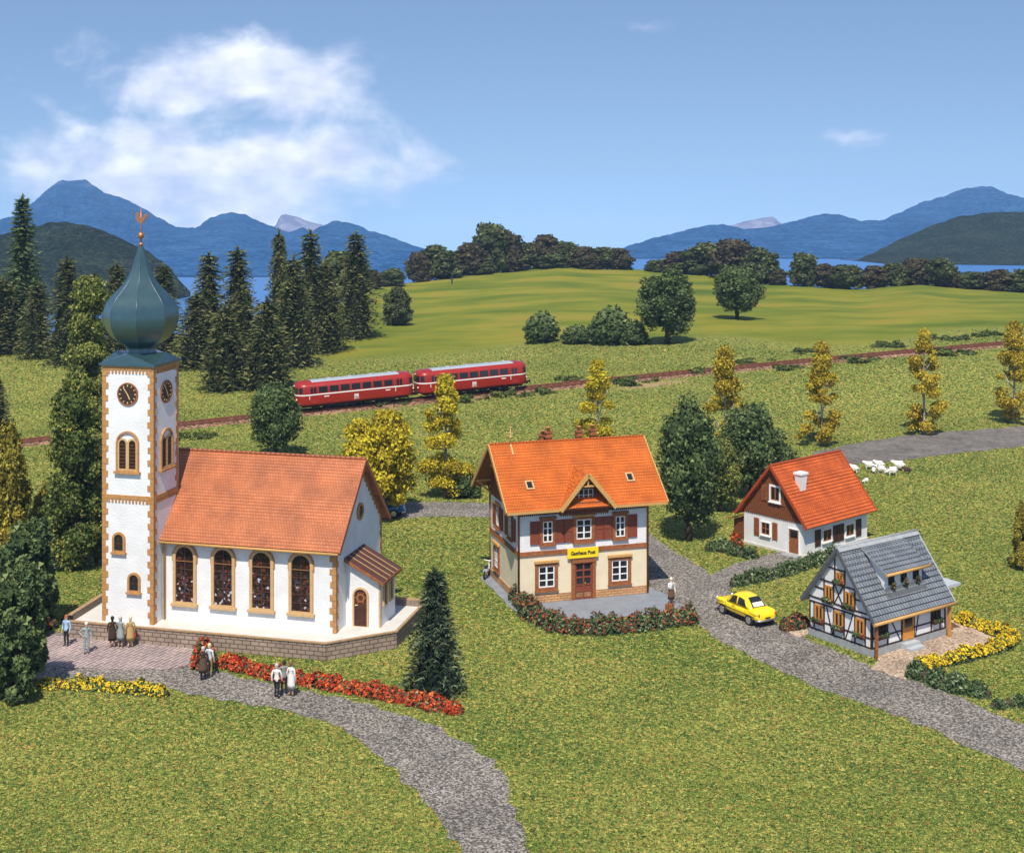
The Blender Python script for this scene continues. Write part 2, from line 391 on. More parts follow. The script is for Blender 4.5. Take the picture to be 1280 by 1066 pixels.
# ---------------------------------------------------------------- world, sun, camera
SUN_EL = R(56)      # towards the sun: left, in front of the houses
def build_world():
    w = bpy.data.worlds.new("World"); scene.world = w; w.use_nodes = True
    nt = w.node_tree; nt.nodes.clear()
    out = nt.nodes.new('ShaderNodeOutputWorld'); bg = nt.nodes.new('ShaderNodeBackground')
    tc = nt.nodes.new('ShaderNodeTexCoord'); sep = nt.nodes.new('ShaderNodeSeparateXYZ')
    nt.links.new(tc.outputs['Generated'], sep.inputs[0])
    def math_(op, a, b=None):
        n = nt.nodes.new('ShaderNodeMath'); n.operation = op
        for i, v in enumerate((a, b)):
            if v is None: continue
            if isinstance(v, (int, float)): n.inputs[i].default_value = v
            else: nt.links.new(v, n.inputs[i])
        return n.outputs[0]
    zc = math_('ADD', math_('MAXIMUM', sep.outputs['Z'], -.03), .21)
    cmb = nt.nodes.new('ShaderNodeCombineXYZ')
    nt.links.new(sep.outputs['X'], cmb.inputs[0]); nt.links.new(sep.outputs['Y'], cmb.inputs[1]); nt.links.new(zc, cmb.inputs[2])
    sky = nt.nodes.new('ShaderNodeTexSky'); sky.sky_type = 'NISHITA'; sky.sun_disc = False
    sky.sun_elevation = SUN_EL; sky.sun_rotation = R(187); sky.air_density = 1.0; sky.dust_density = .4; sky.ozone_density = 2.5
    nt.links.new(cmb.outputs[0], sky.inputs['Vector'])
    # clouds: billows in the direction of view, gathered in one bank to the left and a few wisps to the right
    yy = math_('MAXIMUM', sep.outputs['Y'], .05)
    a = math_('DIVIDE', sep.outputs['X'], yy); b = math_('DIVIDE', sep.outputs['Z'], yy)
    c2 = nt.nodes.new('ShaderNodeCombineXYZ'); nt.links.new(a, c2.inputs[0]); nt.links.new(math_('MULTIPLY', b, 1.5), c2.inputs[1])
    n1 = nt.nodes.new('ShaderNodeTexNoise'); n1.inputs['Scale'].default_value = 13; n1.inputs['Detail'].default_value = 9; n1.inputs['Roughness'].default_value = .55
    n1.inputs['Distortion'].default_value = .25
    nt.links.new(c2.outputs[0], n1.inputs['Vector'])
    def blob(ca, cb, ra, rb):
        da = math_('DIVIDE', math_('SUBTRACT', a, ca), ra); db = math_('DIVIDE', math_('SUBTRACT', b, cb), rb)
        d = math_('SQRT', math_('ADD', math_('MULTIPLY', da, da), math_('MULTIPLY', db, db)))
        return math_('SUBTRACT', 1, d)
    m1 = blob(-.225, .002, .185, .062); m2 = blob(-.20, .075, .17, .05); m3 = blob(.24, .034, .20, .03); m4 = blob(.10, .115, .22, .035)
    mk = math_('MAXIMUM', math_('MAXIMUM', m1, math_('SUBTRACT', m2, .12)), math_('MAXIMUM', math_('SUBTRACT', m3, .78), math_('SUBTRACT', m4, .95)))
    v = math_('ADD', n1.outputs['Fac'], math_('MULTIPLY', math_('MAXIMUM', mk, -1.0), .52))
    cr = ramp_node(nt, [(.52, (0, 0, 0)), (.84, (1, 1, 1))]); cr.color_ramp.interpolation = 'EASE'
    nt.links.new(v, cr.inputs['Fac'])
    n3 = nt.nodes.new('ShaderNodeTexNoise'); n3.inputs['Scale'].default_value = 22; n3.inputs['Detail'].default_value = 6
    nt.links.new(c2.outputs[0], n3.inputs['Vector'])
    cc = ramp_node(nt, [(.35, (3.9, 4.5, 6.3)), (.65, (6.6, 6.9, 7.8))]); nt.links.new(n3.outputs['Fac'], cc.inputs['Fac'])
    mx = nt.nodes.new('ShaderNodeMix'); mx.data_type = 'RGBA'
    nt.links.new(math_('MULTIPLY', cr.outputs['Color'], .9), mx.inputs['Factor']); nt.links.new(sky.outputs['Color'], mx.inputs['A']); nt.links.new(cc.outputs['Color'], mx.inputs['B'])
    nt.links.new(mx.outputs['Result'], bg.inputs['Color']); bg.inputs['Strength'].default_value = .13
    nt.links.new(bg.outputs[0], out.inputs[0])
build_world()
sl = bpy.data.lights.new('sun', 'SUN'); sl.energy = 4.6; sl.angle = R(.5); sl.color = (1, .92, .80)
so = bpy.data.objects.new('sun', sl); COL.objects.link(so)
sd = Vector((-.12 * cos(SUN_EL), -.993 * cos(SUN_EL), sin(SUN_EL)))
so.rotation_euler = sd.to_track_quat('Z', 'Y').to_euler(); so.location = sd * 200
cam = bpy.data.cameras.new('camera'); co = bpy.data.objects.new('camera', cam); COL.objects.link(co)
co.location = (0, 0, CAM_H); co.rotation_euler = (pi / 2, 0, 0)
cam.sensor_width = 36; cam.lens = 36 * F_PX / 1280; cam.shift_y = -(533 - HOR) / 1280
cam.clip_start = 1; cam.clip_end = 12000
scene.camera = co
vs = scene.view_settings; vs.view_transform = 'Standard'; vs.look = 'None'; vs.gamma = 1; vs.use_curve_mapping = False; vs.exposure = 0.3
scene.render.engine = 'CYCLES'
scene.cycles.use_denoising = True
scene.cycles.max_bounces = 6; scene.cycles.diffuse_bounces = 3; scene.cycles.glossy_bounces = 3; scene.cycles.transmission_bounces = 2; scene.cycles.volume_bounces = 0

# ---------------------------------------------------------------- ground
def pnoise(x, y, s, seed=0): return noise.noise(Vector((x * s + seed, y * s, seed * 1.7)))
def mat_ground():
    m = bpy.data.materials.new('ground_turf'); m.use_nodes = True
    nt = m.node_tree; b = nt.nodes['Principled BSDF']; b.inputs['Roughness'].default_value = .95; b.inputs['Specular IOR Level'].default_value = .1
    g = nt.nodes.new('ShaderNodeNewGeometry')
    v = nt.nodes.new('ShaderNodeTexVoronoi'); v.inputs['Scale'].default_value = 6.5
    nt.links.new(g.outputs['Position'], v.inputs['Vector'])
    sp = nt.nodes.new('ShaderNodeSeparateColor'); nt.links.new(v.outputs['Color'], sp.inputs['Color'])
    r = ramp_node(nt, G_NEAR); nt.links.new(sp.outputs['Red'], r.inputs['Fac'])
    # mown meadow: long soft bands across the slope
    mp = nt.nodes.new('ShaderNodeMapping'); mp.inputs['Scale'].default_value = (.03, .055, .03); mp.inputs['Rotation'].default_value = (0, 0, .12)
    nt.links.new(g.outputs['Position'], mp.inputs['Vector'])
    n = nt.nodes.new('ShaderNodeTexNoise'); n.inputs['Scale'].default_value = 1; n.inputs['Detail'].default_value = 7; n.inputs['Roughness'].default_value = .62
    nt.links.new(mp.outputs[0], n.inputs['Vector'])
    rf = ramp_node(nt, [(.30, (.07, .115, .014)), (.46, (.14, .17, .018)), (.58, (.225, .215, .026)), (.70, (.27, .19, .032))]); nt.links.new(n.outputs['Fac'], rf.inputs['Fac'])
    af = nt.nodes.new('ShaderNodeAttribute'); af.attribute_name = 'meadow'
    ae = nt.nodes.new('ShaderNodeAttribute'); ae.attribute_name = 'earth'
    mx = nt.nodes.new('ShaderNodeMix'); mx.data_type = 'RGBA'
    nt.links.new(af.outputs['Fac'], mx.inputs['Factor']); nt.links.new(r.outputs['Color'], mx.inputs['A']); nt.links.new(rf.outputs['Color'], mx.inputs['B'])
    m2 = nt.nodes.new('ShaderNodeMix'); m2.data_type = 'RGBA'
    re = ramp_node(nt, [(.2, (.26, .16, .08)), (.8, (.46, .32, .18))]); nt.links.new(sp.outputs['Green'], re.inputs['Fac'])
    nt.links.new(ae.outputs['Fac'], m2.inputs['Factor']); nt.links.new(mx.outputs['Result'], m2.inputs['A']); nt.links.new(re.outputs['Color'], m2.inputs['B'])
    nt.links.new(m2.outputs['Result'], b.inputs['Base Color'])
    bp = nt.nodes.new('ShaderNodeBump'); bp.inputs['Strength'].default_value = .7; bp.inputs['Distance'].default_value = .12; bp.invert = True
    nt.links.new(v.outputs['Distance'], bp.inputs['Height']); nt.links.new(bp.outputs['Normal'], b.inputs['Normal'])
    return m
us = np.concatenate([np.linspace(-2400, -300, 22)[:-1], np.linspace(-300, 1580, 180), np.linspace(1580, 3700, 22)[1:]])
ysr = np.concatenate([np.geomspace(24, 620, 300), np.geomspace(640, 1330, 10)])
U, YY = np.meshgrid(us, ysr); XX = (U - CX) / F_PX * YY; ZZ = ground_z(XX, YY)
nu, ny = len(us), len(ysr)
ii = np.arange((ny - 1) * (nu - 1)); r_, c_ = ii // (nu - 1), ii % (nu - 1)
Q = np.stack([r_ * nu + c_, r_ * nu + c_ + 1, (r_ + 1) * nu + c_ + 1, (r_ + 1) * nu + c_], 1)
gme = tri_mesh('ground', np.stack([XX, YY, ZZ], -1).reshape(-1, 3), Q, mat_ground(), smooth=True)
dtr = YY - track_y(np.clip(XX, -90, 120))
wob = np.sin(XX * .21) * 3 + np.sin(XX * .083 + 1) * 5
mead = smooth((dtr - 30 - wob - np.interp(U, [0, 460, 900, 1000, 1300], [60, 12, 2, -16, -22])) / 14)
at = gme.attributes.new('meadow', 'FLOAT', 'POINT'); at.data.foreach_set('value', mead.ravel().astype(np.float32))
earth = smooth(1 - np.abs(dtr + 5.2) / 2.6) * smooth(1 - np.abs(U - 815) / 70) + .8 * smooth(1 - np.abs(dtr + 3.4) / 1.2) * smooth(1 - np.abs(U - 560) / 190) * (np.sin(XX * .9) > -.2)
at = gme.attributes.new('earth', 'FLOAT', 'POINT'); at.data.foreach_set('value', np.clip(earth, 0, 1).ravel().astype(np.float32))
tag(link('ground', gme), kind='structure')

KEEP_OFF = []                      # outlines where no turf grows
def jag(poly, step=.6, amp=.2, seed=1):
    out = []; rs = random.Random(seed)
    for i, p in enumerate(poly):
        q = poly[(i + 1) % len(poly)]
        L = sqrt((q[0] - p[0]) ** 2 + (q[1] - p[1]) ** 2); k = max(1, int(L / step))
        for j in range(k):
            t = j / k
            w = amp if 0 < j else 0
            out.append((p[0] + (q[0] - p[0]) * t + rs.uniform(-w, w), p[1] + (q[1] - p[1]) * t + rs.uniform(-w, w)))
    return out
def sheet(name, pxs, z, mt, seed=1, amp=.22, off=True):
    poly = jag([flat(*p) for p in pxs], seed=seed, amp=amp)
    mb = MB(); mb.poly([(x, y, z) for x, y in poly])
    o = mb.build(name, mt); 
    if o.data.polygons[0].normal.z < 0: o.data.flip_normals()
    if off: KEEP_OFF.append(poly)
    return tag(o, kind='structure')
sheet('road', [(1500, 990), (1227, 884), (1188, 868), (1130, 847), (1091, 834), (1030, 807), (985, 787), (967, 778), (940, 757), (912, 737), (885, 717), (862, 700), (845, 690), (815, 668), (760, 652), (700, 640), (612, 629), (540, 627), (495, 629), (430, 632), (330, 640), (220, 655), (120, 680), (20, 690), (-120, 700),
               (-120, 728), (20, 714), (75, 710), (120, 706), (230, 680), (330, 664), (430, 652), (495, 648), (560, 646), (620, 647), (700, 660), (760, 676), (800, 700), (812, 735), (838, 752), (858, 770), (877, 784), (898, 800), (950, 826), (970, 836), (1018, 859), (1105, 887), (1240, 945), (1380, 1010)], .02, M['asphalt'], 1)
sheet('garden_path', [(880, 722), (915, 706), (945, 697), (975, 690), (1000, 698), (1005, 701), (960, 715), (912, 737), (898, 738)], .034, M['asphalt'], 2)
sheet('far_road', [(1015, 566), (1060, 556), (1090, 551), (1120, 546), (1180, 540), (1280, 533), (1420, 525), (1420, 547), (1280, 558), (1200, 566), (1130, 575), (1065, 581), (1015, 588)], .02, M['smooth_asphalt'], 3)
sheet('forecourt_path', [(-90, 815), (50, 816), (60, 790), (240, 800), (262, 838), (300, 848), (345, 857), (420, 870), (470, 882), (540, 905), (620, 950), (665, 1080), (590, 1080), (500, 968), (430, 910), (350, 886), (262, 872), (200, 859), (120, 850), (46, 848), (-90, 850)], .02, M['asphalt'], 4)
sheet('gravel_yard', [(1088, 837), (1108, 812), (1112, 790), (1170, 770), (1195, 776), (1222, 787), (1248, 798), (1243, 807), (1200, 826), (1150, 836), (1132, 850)], .034, M['gravel'], 5)
sheet('gravel_verge', [(982, 784), (1008, 780), (1012, 792), (1000, 797), (988, 792)], .027, M['gravel'], 6)
sheet('flower_bed', [(1104, 800), (1186, 775), (1200, 784), (1150, 800), (1118, 812)], .042, M['bare_soil'], 8)
sheet('inn_forecourt', [(600, 722), (613, 716), (655, 752), (812, 735), (836, 745), (850, 757), (838, 767), (740, 774), (664, 775), (640, 762)], .045, M['paving_grey'], 7, amp=.05)
def mat_setts():
    m = mat_tiles('setts', (.21, .15, .145), (.30, .22, .21), (.50, .45, .43), .9, .26, ms=.035, rough=.85)
    nt = m.node_tree
    g = nt.nodes.new('ShaderNodeNewGeometry'); mp = nt.nodes.new('ShaderNodeMapping'); mp.inputs['Rotation'].default_value = (0, 0, R(-66))
    nt.links.new(g.outputs['Position'], mp.inputs['Vector'])
    for n in nt.nodes:
        if n.type in ('TEX_BRICK', 'TEX_NOISE'): nt.links.new(mp.outputs[0], n.inputs['Vector'])
    return m
sheet('paved_square', [(40, 812), (66, 795), (120, 796), (205, 806), (245, 812), (236, 830), (200, 838), (120, 836), (50, 830)], .036, mat_setts(), 9)

# ---------------------------------------------------------------- water, hills, mountains
LAKE_Z = -40.0
def mat_water():
    m = bpy.data.materials.new('lake_water'); m.use_nodes = True
    nt = m.node_tree; b = nt.nodes['Principled BSDF']
    b.inputs['Base Color'].default_value = (.045, .17, .44, 1); b.inputs['Roughness'].default_value = .35; b.inputs['Specular IOR Level'].default_value = .5
    g = nt.nodes.new('ShaderNodeNewGeometry'); n = nt.nodes.new('ShaderNodeTexNoise'); n.inputs['Scale'].default_value = .06; n.inputs['Detail'].default_value = 5
    nt.links.new(g.outputs['Position'], n.inputs['Vector'])
    bp = nt.nodes.new('ShaderNodeBump'); bp.inputs['Strength'].default_value = .5; bp.inputs['Distance'].default_value = 1.5
    nt.links.new(n.outputs['Fac'], bp.inputs['Height']); nt.links.new(bp.outputs['Normal'], b.inputs['Normal'])
    return m
mb = MB(); mb.poly([(-3500, 440, LAKE_Z), (3500, 440, LAKE_Z), (3500, 1325, LAKE_Z), (-3500, 1325, LAKE_Z)])
tag(mb.build('lake', mat_water(), recalc=False), kind='structure')

def mat_hill(name, c0, c1, c2, s1, s2, rock=None):
    m = bpy.data.materials.new(name); m.use_nodes = True
    nt = m.node_tree; b = nt.nodes['Principled BSDF']; b.inputs['Roughness'].default_value = .95; b.inputs['Specular IOR Level'].default_value = .05
    g = nt.nodes.new('ShaderNodeNewGeometry')
    v = nt.nodes.new('ShaderNodeTexVoronoi'); v.inputs['Scale'].default_value = s1; nt.links.new(g.outputs['Position'], v.inputs['Vector'])
    n = nt.nodes.new('ShaderNodeTexNoise'); n.inputs['Scale'].default_value = s2; n.inputs['Detail'].default_value = 6; nt.links.new(g.outputs['Position'], n.inputs['Vector'])
    sp = nt.nodes.new('ShaderNodeSeparateColor'); nt.links.new(v.outputs['Color'], sp.inputs['Color'])
    ad = nt.nodes.new('ShaderNodeMath'); ad.operation = 'MULTIPLY_ADD'; ad.inputs[1].default_value = .45
    nt.links.new(sp.outputs['Red'], ad.inputs[0])
    sb = nt.nodes.new('ShaderNodeMath'); sb.operation = 'MULTIPLY'; sb.inputs[1].default_value = .6; nt.links.new(n.outputs['Fac'], sb.inputs[0]); nt.links.new(sb.outputs[0], ad.inputs[2])
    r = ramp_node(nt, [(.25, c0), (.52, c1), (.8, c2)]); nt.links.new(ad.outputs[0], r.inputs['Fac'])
    out = r.outputs['Color']
    if rock:
        n2 = nt.nodes.new('ShaderNodeTexNoise'); n2.inputs['Scale'].default_value = s2 * 1.3; n2.inputs['Detail'].default_value = 7; n2.inputs['Roughness'].default_value = .7
        nt.links.new(g.outputs['Position'], n2.inputs['Vector'])
        sx = nt.nodes.new('ShaderNodeSeparateXYZ'); nt.links.new(g.outputs['Position'], sx.inputs[0])
        mr = nt.nodes.new('ShaderNodeMapRange'); mr.inputs['From Min'].default_value = -20; mr.inputs['From Max'].default_value = 34; mr.inputs['To Min'].default_value = -.3; mr.inputs['To Max'].default_value = .1
        nt.links.new(sx.outputs['Z'], mr.inputs['Value'])
        a2 = nt.nodes.new('ShaderNodeMath'); nt.links.new(n2.outputs['Fac'], a2.inputs[0]); nt.links.new(mr.outputs[0], a2.inputs[1])
        r2 = ramp_node(nt, [(.60, (0, 0, 0)), (.68, (1, 1, 1))]); nt.links.new(a2.outputs[0], r2.inputs['Fac'])
        mx = nt.nodes.new('ShaderNodeMix'); mx.data_type = 'RGBA'; nt.links.new(r2.outputs['Color'], mx.inputs['Factor']); nt.links.new(out, mx.inputs['A']); mx.inputs['B'].default_value = (*rock, 1); out = mx.outputs['Result']
    nt.links.new(out, b.inputs['Base Color'])
    bp = nt.nodes.new('ShaderNodeBump'); bp.inputs['Strength'].default_value = .45; bp.inputs['Distance'].default_value = 3; bp.invert = True
    nt.links.new(v.outputs['Distance'], bp.inputs['Height']); nt.links.new(bp.outputs['Normal'], b.inputs['Normal'])
    return m
def ridge(name, pts, ridge_y, foot, mt, amp, jit=.5, step=3, seed=0, ns=.01, zf=-39.5):
    pu, pv = [p[0] for p in pts], [p[1] for p in pts]
    uu = np.arange(pu[0], pu[-1] + .1, step); rows = 26; V = []
    for u in uu:
        y = np.interp(u, pu, pv) + jit * (pnoise(u, 0, .09, seed) * 2 + pnoise(u, 3, .31, seed))
        Yr = ridge_y(y); zr = CAM_H - (y - HOR) * Yr / F_PX
        Yf = foot(u) if callable(foot) else foot
        for j in range(rows):
            t = j / (rows - 6)
            if t <= 1:
                Y = Yf + (Yr - Yf) * t; z = zf + (zr - zf) * (t ** 1.1)
                x = (u - CX) / F_PX * Y
                k = abs(pnoise(x, Y * .6, ns, seed)) + .5 * abs(pnoise(x, Y * .6, ns * 2.3, seed + 5))
                z -= min(amp, .30 * (zr - zf)) * k * sin(pi * min(t, 1)) ** .8
            else:
                Y = Yr + (Yr - Yf) * (t - 1) * 1.5; z = zr - (zr - zf + 3) * min(1, (t - 1) * 4.2); x = (u - CX) / F_PX * Y
            V.append((x, Y, z))
    n = len(uu); T = []
    for i in range(n - 1):
        for j in range(rows - 1): T.append((i * rows + j, (i + 1) * rows + j, (i + 1) * rows + j + 1, i * rows + j + 1))
    me = tri_mesh(name, V, T, mt, smooth=True)
    return tag(link(name, me), kind='structure')
M['haze_blue_forest'] = mat_hill('haze_blue_forest', (.008, .050, .135), (.016, .080, .21), (.045, .13, .28), .22, .02, rock=(.26, .25, .28))  # distance haze painted in: most of the mountain blue is base colour
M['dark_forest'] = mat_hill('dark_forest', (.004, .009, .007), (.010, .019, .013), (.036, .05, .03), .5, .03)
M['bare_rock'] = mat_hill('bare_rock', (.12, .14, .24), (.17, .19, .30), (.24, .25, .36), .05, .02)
far = lambda y: 2400 - 12.7 * (y - 225)
ridge('mountain', [(-260, 300), (-150, 292), (-60, 285), (0, 275), (20, 268), (45, 250), (58, 238), (75, 225), (86, 227), (95, 226), (106, 224), (116, 230), (130, 241), (150, 247), (170, 255), (195, 270), (220, 284), (245, 285), (262, 273), (285, 265), (305, 268), (325, 277), (345, 285), (362, 291), (378, 284), (390, 290), (402, 282), (420, 276), (440, 279), (460, 287), (490, 297), (520, 308), (560, 320), (600, 330)], far, 965, M['haze_blue_forest'], 30, jit=1.0, seed=3)
ridge('mountain', [(400, 345), (425, 325), (440, 312), (455, 307), (465, 312), (478, 318), (492, 315), (505, 318), (520, 325), (545, 335)], lambda y: 1050 + (340 - y) * 3, 980, M['haze_blue_forest'], 4, seed=5)
ridge('mountain', [(690, 335), (730, 325), (780, 310), (800, 303), (830, 294), (860, 287), (885, 281), (905, 280), (930, 287), (960, 285), (1000, 275), (1030, 267), (1050, 268), (1075, 276), (1100, 276), (1120, 268), (1150, 254), (1180, 246), (1200, 237), (1215, 234), (1240, 233), (1260, 242), (1280, 247), (1330, 255), (1400, 270), (1550, 290)], far, 1200, M['haze_blue_forest'], 30, jit=.8, seed=11)
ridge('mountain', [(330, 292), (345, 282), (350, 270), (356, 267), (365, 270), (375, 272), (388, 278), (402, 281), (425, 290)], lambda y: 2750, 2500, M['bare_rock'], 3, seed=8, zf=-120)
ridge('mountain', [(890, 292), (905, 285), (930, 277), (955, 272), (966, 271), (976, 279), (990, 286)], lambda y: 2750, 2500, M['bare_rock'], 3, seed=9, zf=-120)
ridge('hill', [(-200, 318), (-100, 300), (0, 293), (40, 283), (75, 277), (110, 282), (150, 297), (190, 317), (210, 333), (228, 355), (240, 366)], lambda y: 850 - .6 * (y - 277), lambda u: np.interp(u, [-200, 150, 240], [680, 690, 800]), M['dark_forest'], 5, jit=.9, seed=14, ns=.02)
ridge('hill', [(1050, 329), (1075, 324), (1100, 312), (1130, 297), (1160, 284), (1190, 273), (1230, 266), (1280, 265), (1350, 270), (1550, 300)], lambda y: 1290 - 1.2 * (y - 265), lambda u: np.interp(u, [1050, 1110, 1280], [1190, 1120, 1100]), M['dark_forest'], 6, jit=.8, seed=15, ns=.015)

# thin air that turns far things slightly blue
hz = MB(); hz.box(-3900, 3900, -60, 3050, -125, 40)
hm = bpy.data.materials.new('haze'); hm.use_nodes = True
hn = hm.node_tree; hn.nodes.remove(hn.nodes['Principled BSDF'])
pv = hn.nodes.new('ShaderNodeVolumePrincipled'); pv.inputs['Color'].default_value = (.42, .66, 1, 1); pv.inputs['Density'].default_value = .00011; pv.inputs['Anisotropy'].default_value = -.2
hn.links.new(pv.outputs[0], hn.nodes['Material Output'].inputs['Volume'])
tag(hz.build('haze', hm), kind='stuff')
# ---------------------------------------------------------------- building kit
def arch(u0, u1, z0, z1, n=10):
    r = (u1 - u0) / 2; c = (u0 + u1) / 2; zc = z1 - r
    return [(u0, z0), (u1, z0)] + [(c + r * cos(pi * k / n), zc + r * sin(pi * k / n)) for k in range(n + 1)]

def quad_uv(mb, pts, m=0, scale=1.0):
    A, B, D = Vector(pts[0]), Vector(pts[1]), Vector(pts[3])
    lu = (B - A).length; e = (B - A).normalized()
    uv = []
    for p in pts:
        d = Vector(p) - A; u = d.dot(e); uv.append((u * scale, (d - e * u).length * scale))
    mb.add(pts, [tuple(range(len(pts)))], m, uvs=[uv])

def slope(mb, A, B, C, D, course, lift=.035, th=.14, m=0, me=1):
    """a roof slope laid in courses from the eaves A-B up to the ridge D-C, on a board"""
    A, B, C, D = map(Vector, (A, B, C, D))
    n = (B - A).cross(D - A).normalized()
    if n.z < 0: n = -n
    L = (D - A).length; k = max(1, round(L / course)); W = (B - A).length
    for i in range(k):
        t0, t1 = i / k, (i + 1) / k + (.25 / k if i < k - 1 else 0)
        a, b = A.lerp(D, t0) + n * lift, B.lerp(C, t0) + n * lift
        c, d = B.lerp(C, t1) + n * .004, A.lerp(D, t1) + n * .004
        v0, v1 = t0 * L, t1 * L
        mb.add([a, b, c, d], [(0, 1, 2, 3)], m, uvs=[[(0, v0), (W, v0), (W, v1), (0, v1)]])
        a2, b2 = a - n * (lift - .001), b - n * (lift - .001)
        mb.add([a2, b2, b, a], [(0, 1, 2, 3)], m, uvs=[[(0, v0 - .03), (W, v0 - .03), (W, v0), (0, v0)]])
        for p, q, r_ in ((a2, a, d), (b2, b, c)): mb.add([p, q, r_], [(0, 1, 2)], me)
    vs = [A, B, C, D, A - n * th, B - n * th, C - n * th, D - n * th]
    mb.add(vs, [(4, 5, 6, 7), (0, 1, 5, 4), (1, 2, 6, 5), (2, 3, 7, 6), (3, 0, 4, 7), (0, 1, 2, 3)], me)

def wall_box(mb, x0, x1, y0, y1, z0, z1, m=0): mb.box(x0, x1, y0, y1, z0, z1, m)

def house_shell(x0, x1, y0, y1, z0, ze, zr, m=0, ridge='x'):
    """walls with gables on the two short sides (ridge along x)"""
    mb = MB(); ym = (y0 + y1) / 2
    P = lambda x: [(x, y0, z0), (x, y1, z0), (x, y1, ze), (x, ym, zr), (x, y0, ze)]
    a, b = P(x0), P(x1)
    mb.add(a + b, [(0, 1, 2, 3, 4), (9, 8, 7, 6, 5), (0, 5, 6, 1), (1, 6, 7, 2), (2, 7, 8, 3), (3, 8, 9, 4), (4, 9, 5, 0)], m)
    return mb

def window(root, tf, u0, u1, z0, z1, fm, bm_, fw=.12, depth=.09, cols=2, rows=3, bw=.05, sill=True, lintel=None, pane=None, leaf=None):
    """frame with pane, glazing bars and sill as its sub-parts"""
    mb = MB(tf)
    o = [(u0, z0), (u1, z0), (u1, z1), (u0, z1)]; i = [(u0 + fw, z0 + fw), (u1 - fw, z0 + fw), (u1 - fw, z1 - fw), (u0 + fw, z1 - fw)]
    mb.ring(o, i, .0, depth)
    w = mb.build('window', fm, root)
    mb = MB(tf); mb.box(u0 + fw * .6, u1 - fw * .6, .004, .018, z0 + fw * .6, z1 - fw * .6); mb.build('pane', pane or M['dark_glass'], w)
    mb = MB(tf); a0, a1, b0, b1 = u0 + fw, u1 - fw, z0 + fw, z1 - fw
    mb.ring([(a0, b0), (a1, b0), (a1, b1), (a0, b1)], [(a0 + bw, b0 + bw), (a1 - bw, b0 + bw), (a1 - bw, b1 - bw), (a0 + bw, b1 - bw)], .006, .05)
    for c in range(1, cols):
        x = a0 + (a1 - a0) * c / cols; mb.box(x - bw * .7, x + bw * .7, .007, .056, b0 + .01, b1 - .01)
    for r_ in range(1, rows):
        z = b0 + (b1 - b0) * r_ / rows; mb.box(a0 + .01, a1 - .01, .008, .045, z - bw * .45, z + bw * .45)
    mb.build('glazing_bars', bm_, w)
    if sill:
        mb = MB(tf); mb.box(u0 - .04, u1 + .04, .002, depth + .07, z0 - .06, z0 + .012); mb.build('sill', fm, w)
    if lintel:
        mb = MB(tf); mb.box(u0 - .05, u1 + .05, .003, depth + .1, z1 - .01, z1 + .13); mb.build('lintel', lintel, w)
    return w

def shutter(root, tf, u0, u1, z0, z1, mt, slats=False):
    mb = MB(tf); mb.box(u0, u1, .0, .05, z0, z1)
    if slats:
        n = int((z1 - z0) / .11)
        for k in range(n):
            z = z0 + .04 + (z1 - z0 - .08) * (k + .5) / n
            mb.box(u0 + .05, u1 - .05, .05, .075, z - .028, z + .02)
        for a in (u0, u1 - .05): mb.box(a, a + .05, .05, .078, z0, z1)
    else:
        zm = (z0 + z1) / 2
        mb.ring([(u0, z0), (u1, z0), (u1, z1), (u0, z1)], [(u0 + .08, z0 + .08), (u1 - .08, z0 + .08), (u1 - .08, z1 - .08), (u0 + .08, z1 - .08)], .049, .085)
        mb.box(u0 + .07, u1 - .07, .049, .08, zm - .04, zm + .04)
    return mb.build('shutter', mt, root)

def words(txt, size, mt, parent, mtx, name='lettering', bold=.012, sx=1.0):
    cu = bpy.data.curves.new('txt', 'FONT'); cu.body = txt; cu.size = size; cu.align_x = 'CENTER'; cu.align_y = 'CENTER'; cu.extrude = .006; cu.offset = bold; cu.resolution_u = 3
    t = bpy.data.objects.new('txt', cu); COL.objects.link(t)
    bpy.context.view_layer.update()
    me = bpy.data.meshes.new_from_object(t.evaluated_get(bpy.context.evaluated_depsgraph_get()))
    bpy.data.objects.remove(t)
    me.materials.clear(); me.materials.append(mt)
    me.transform(mtx @ Matrix.Diagonal((sx, 1, 1, 1)))
    return link(name, me, parent)

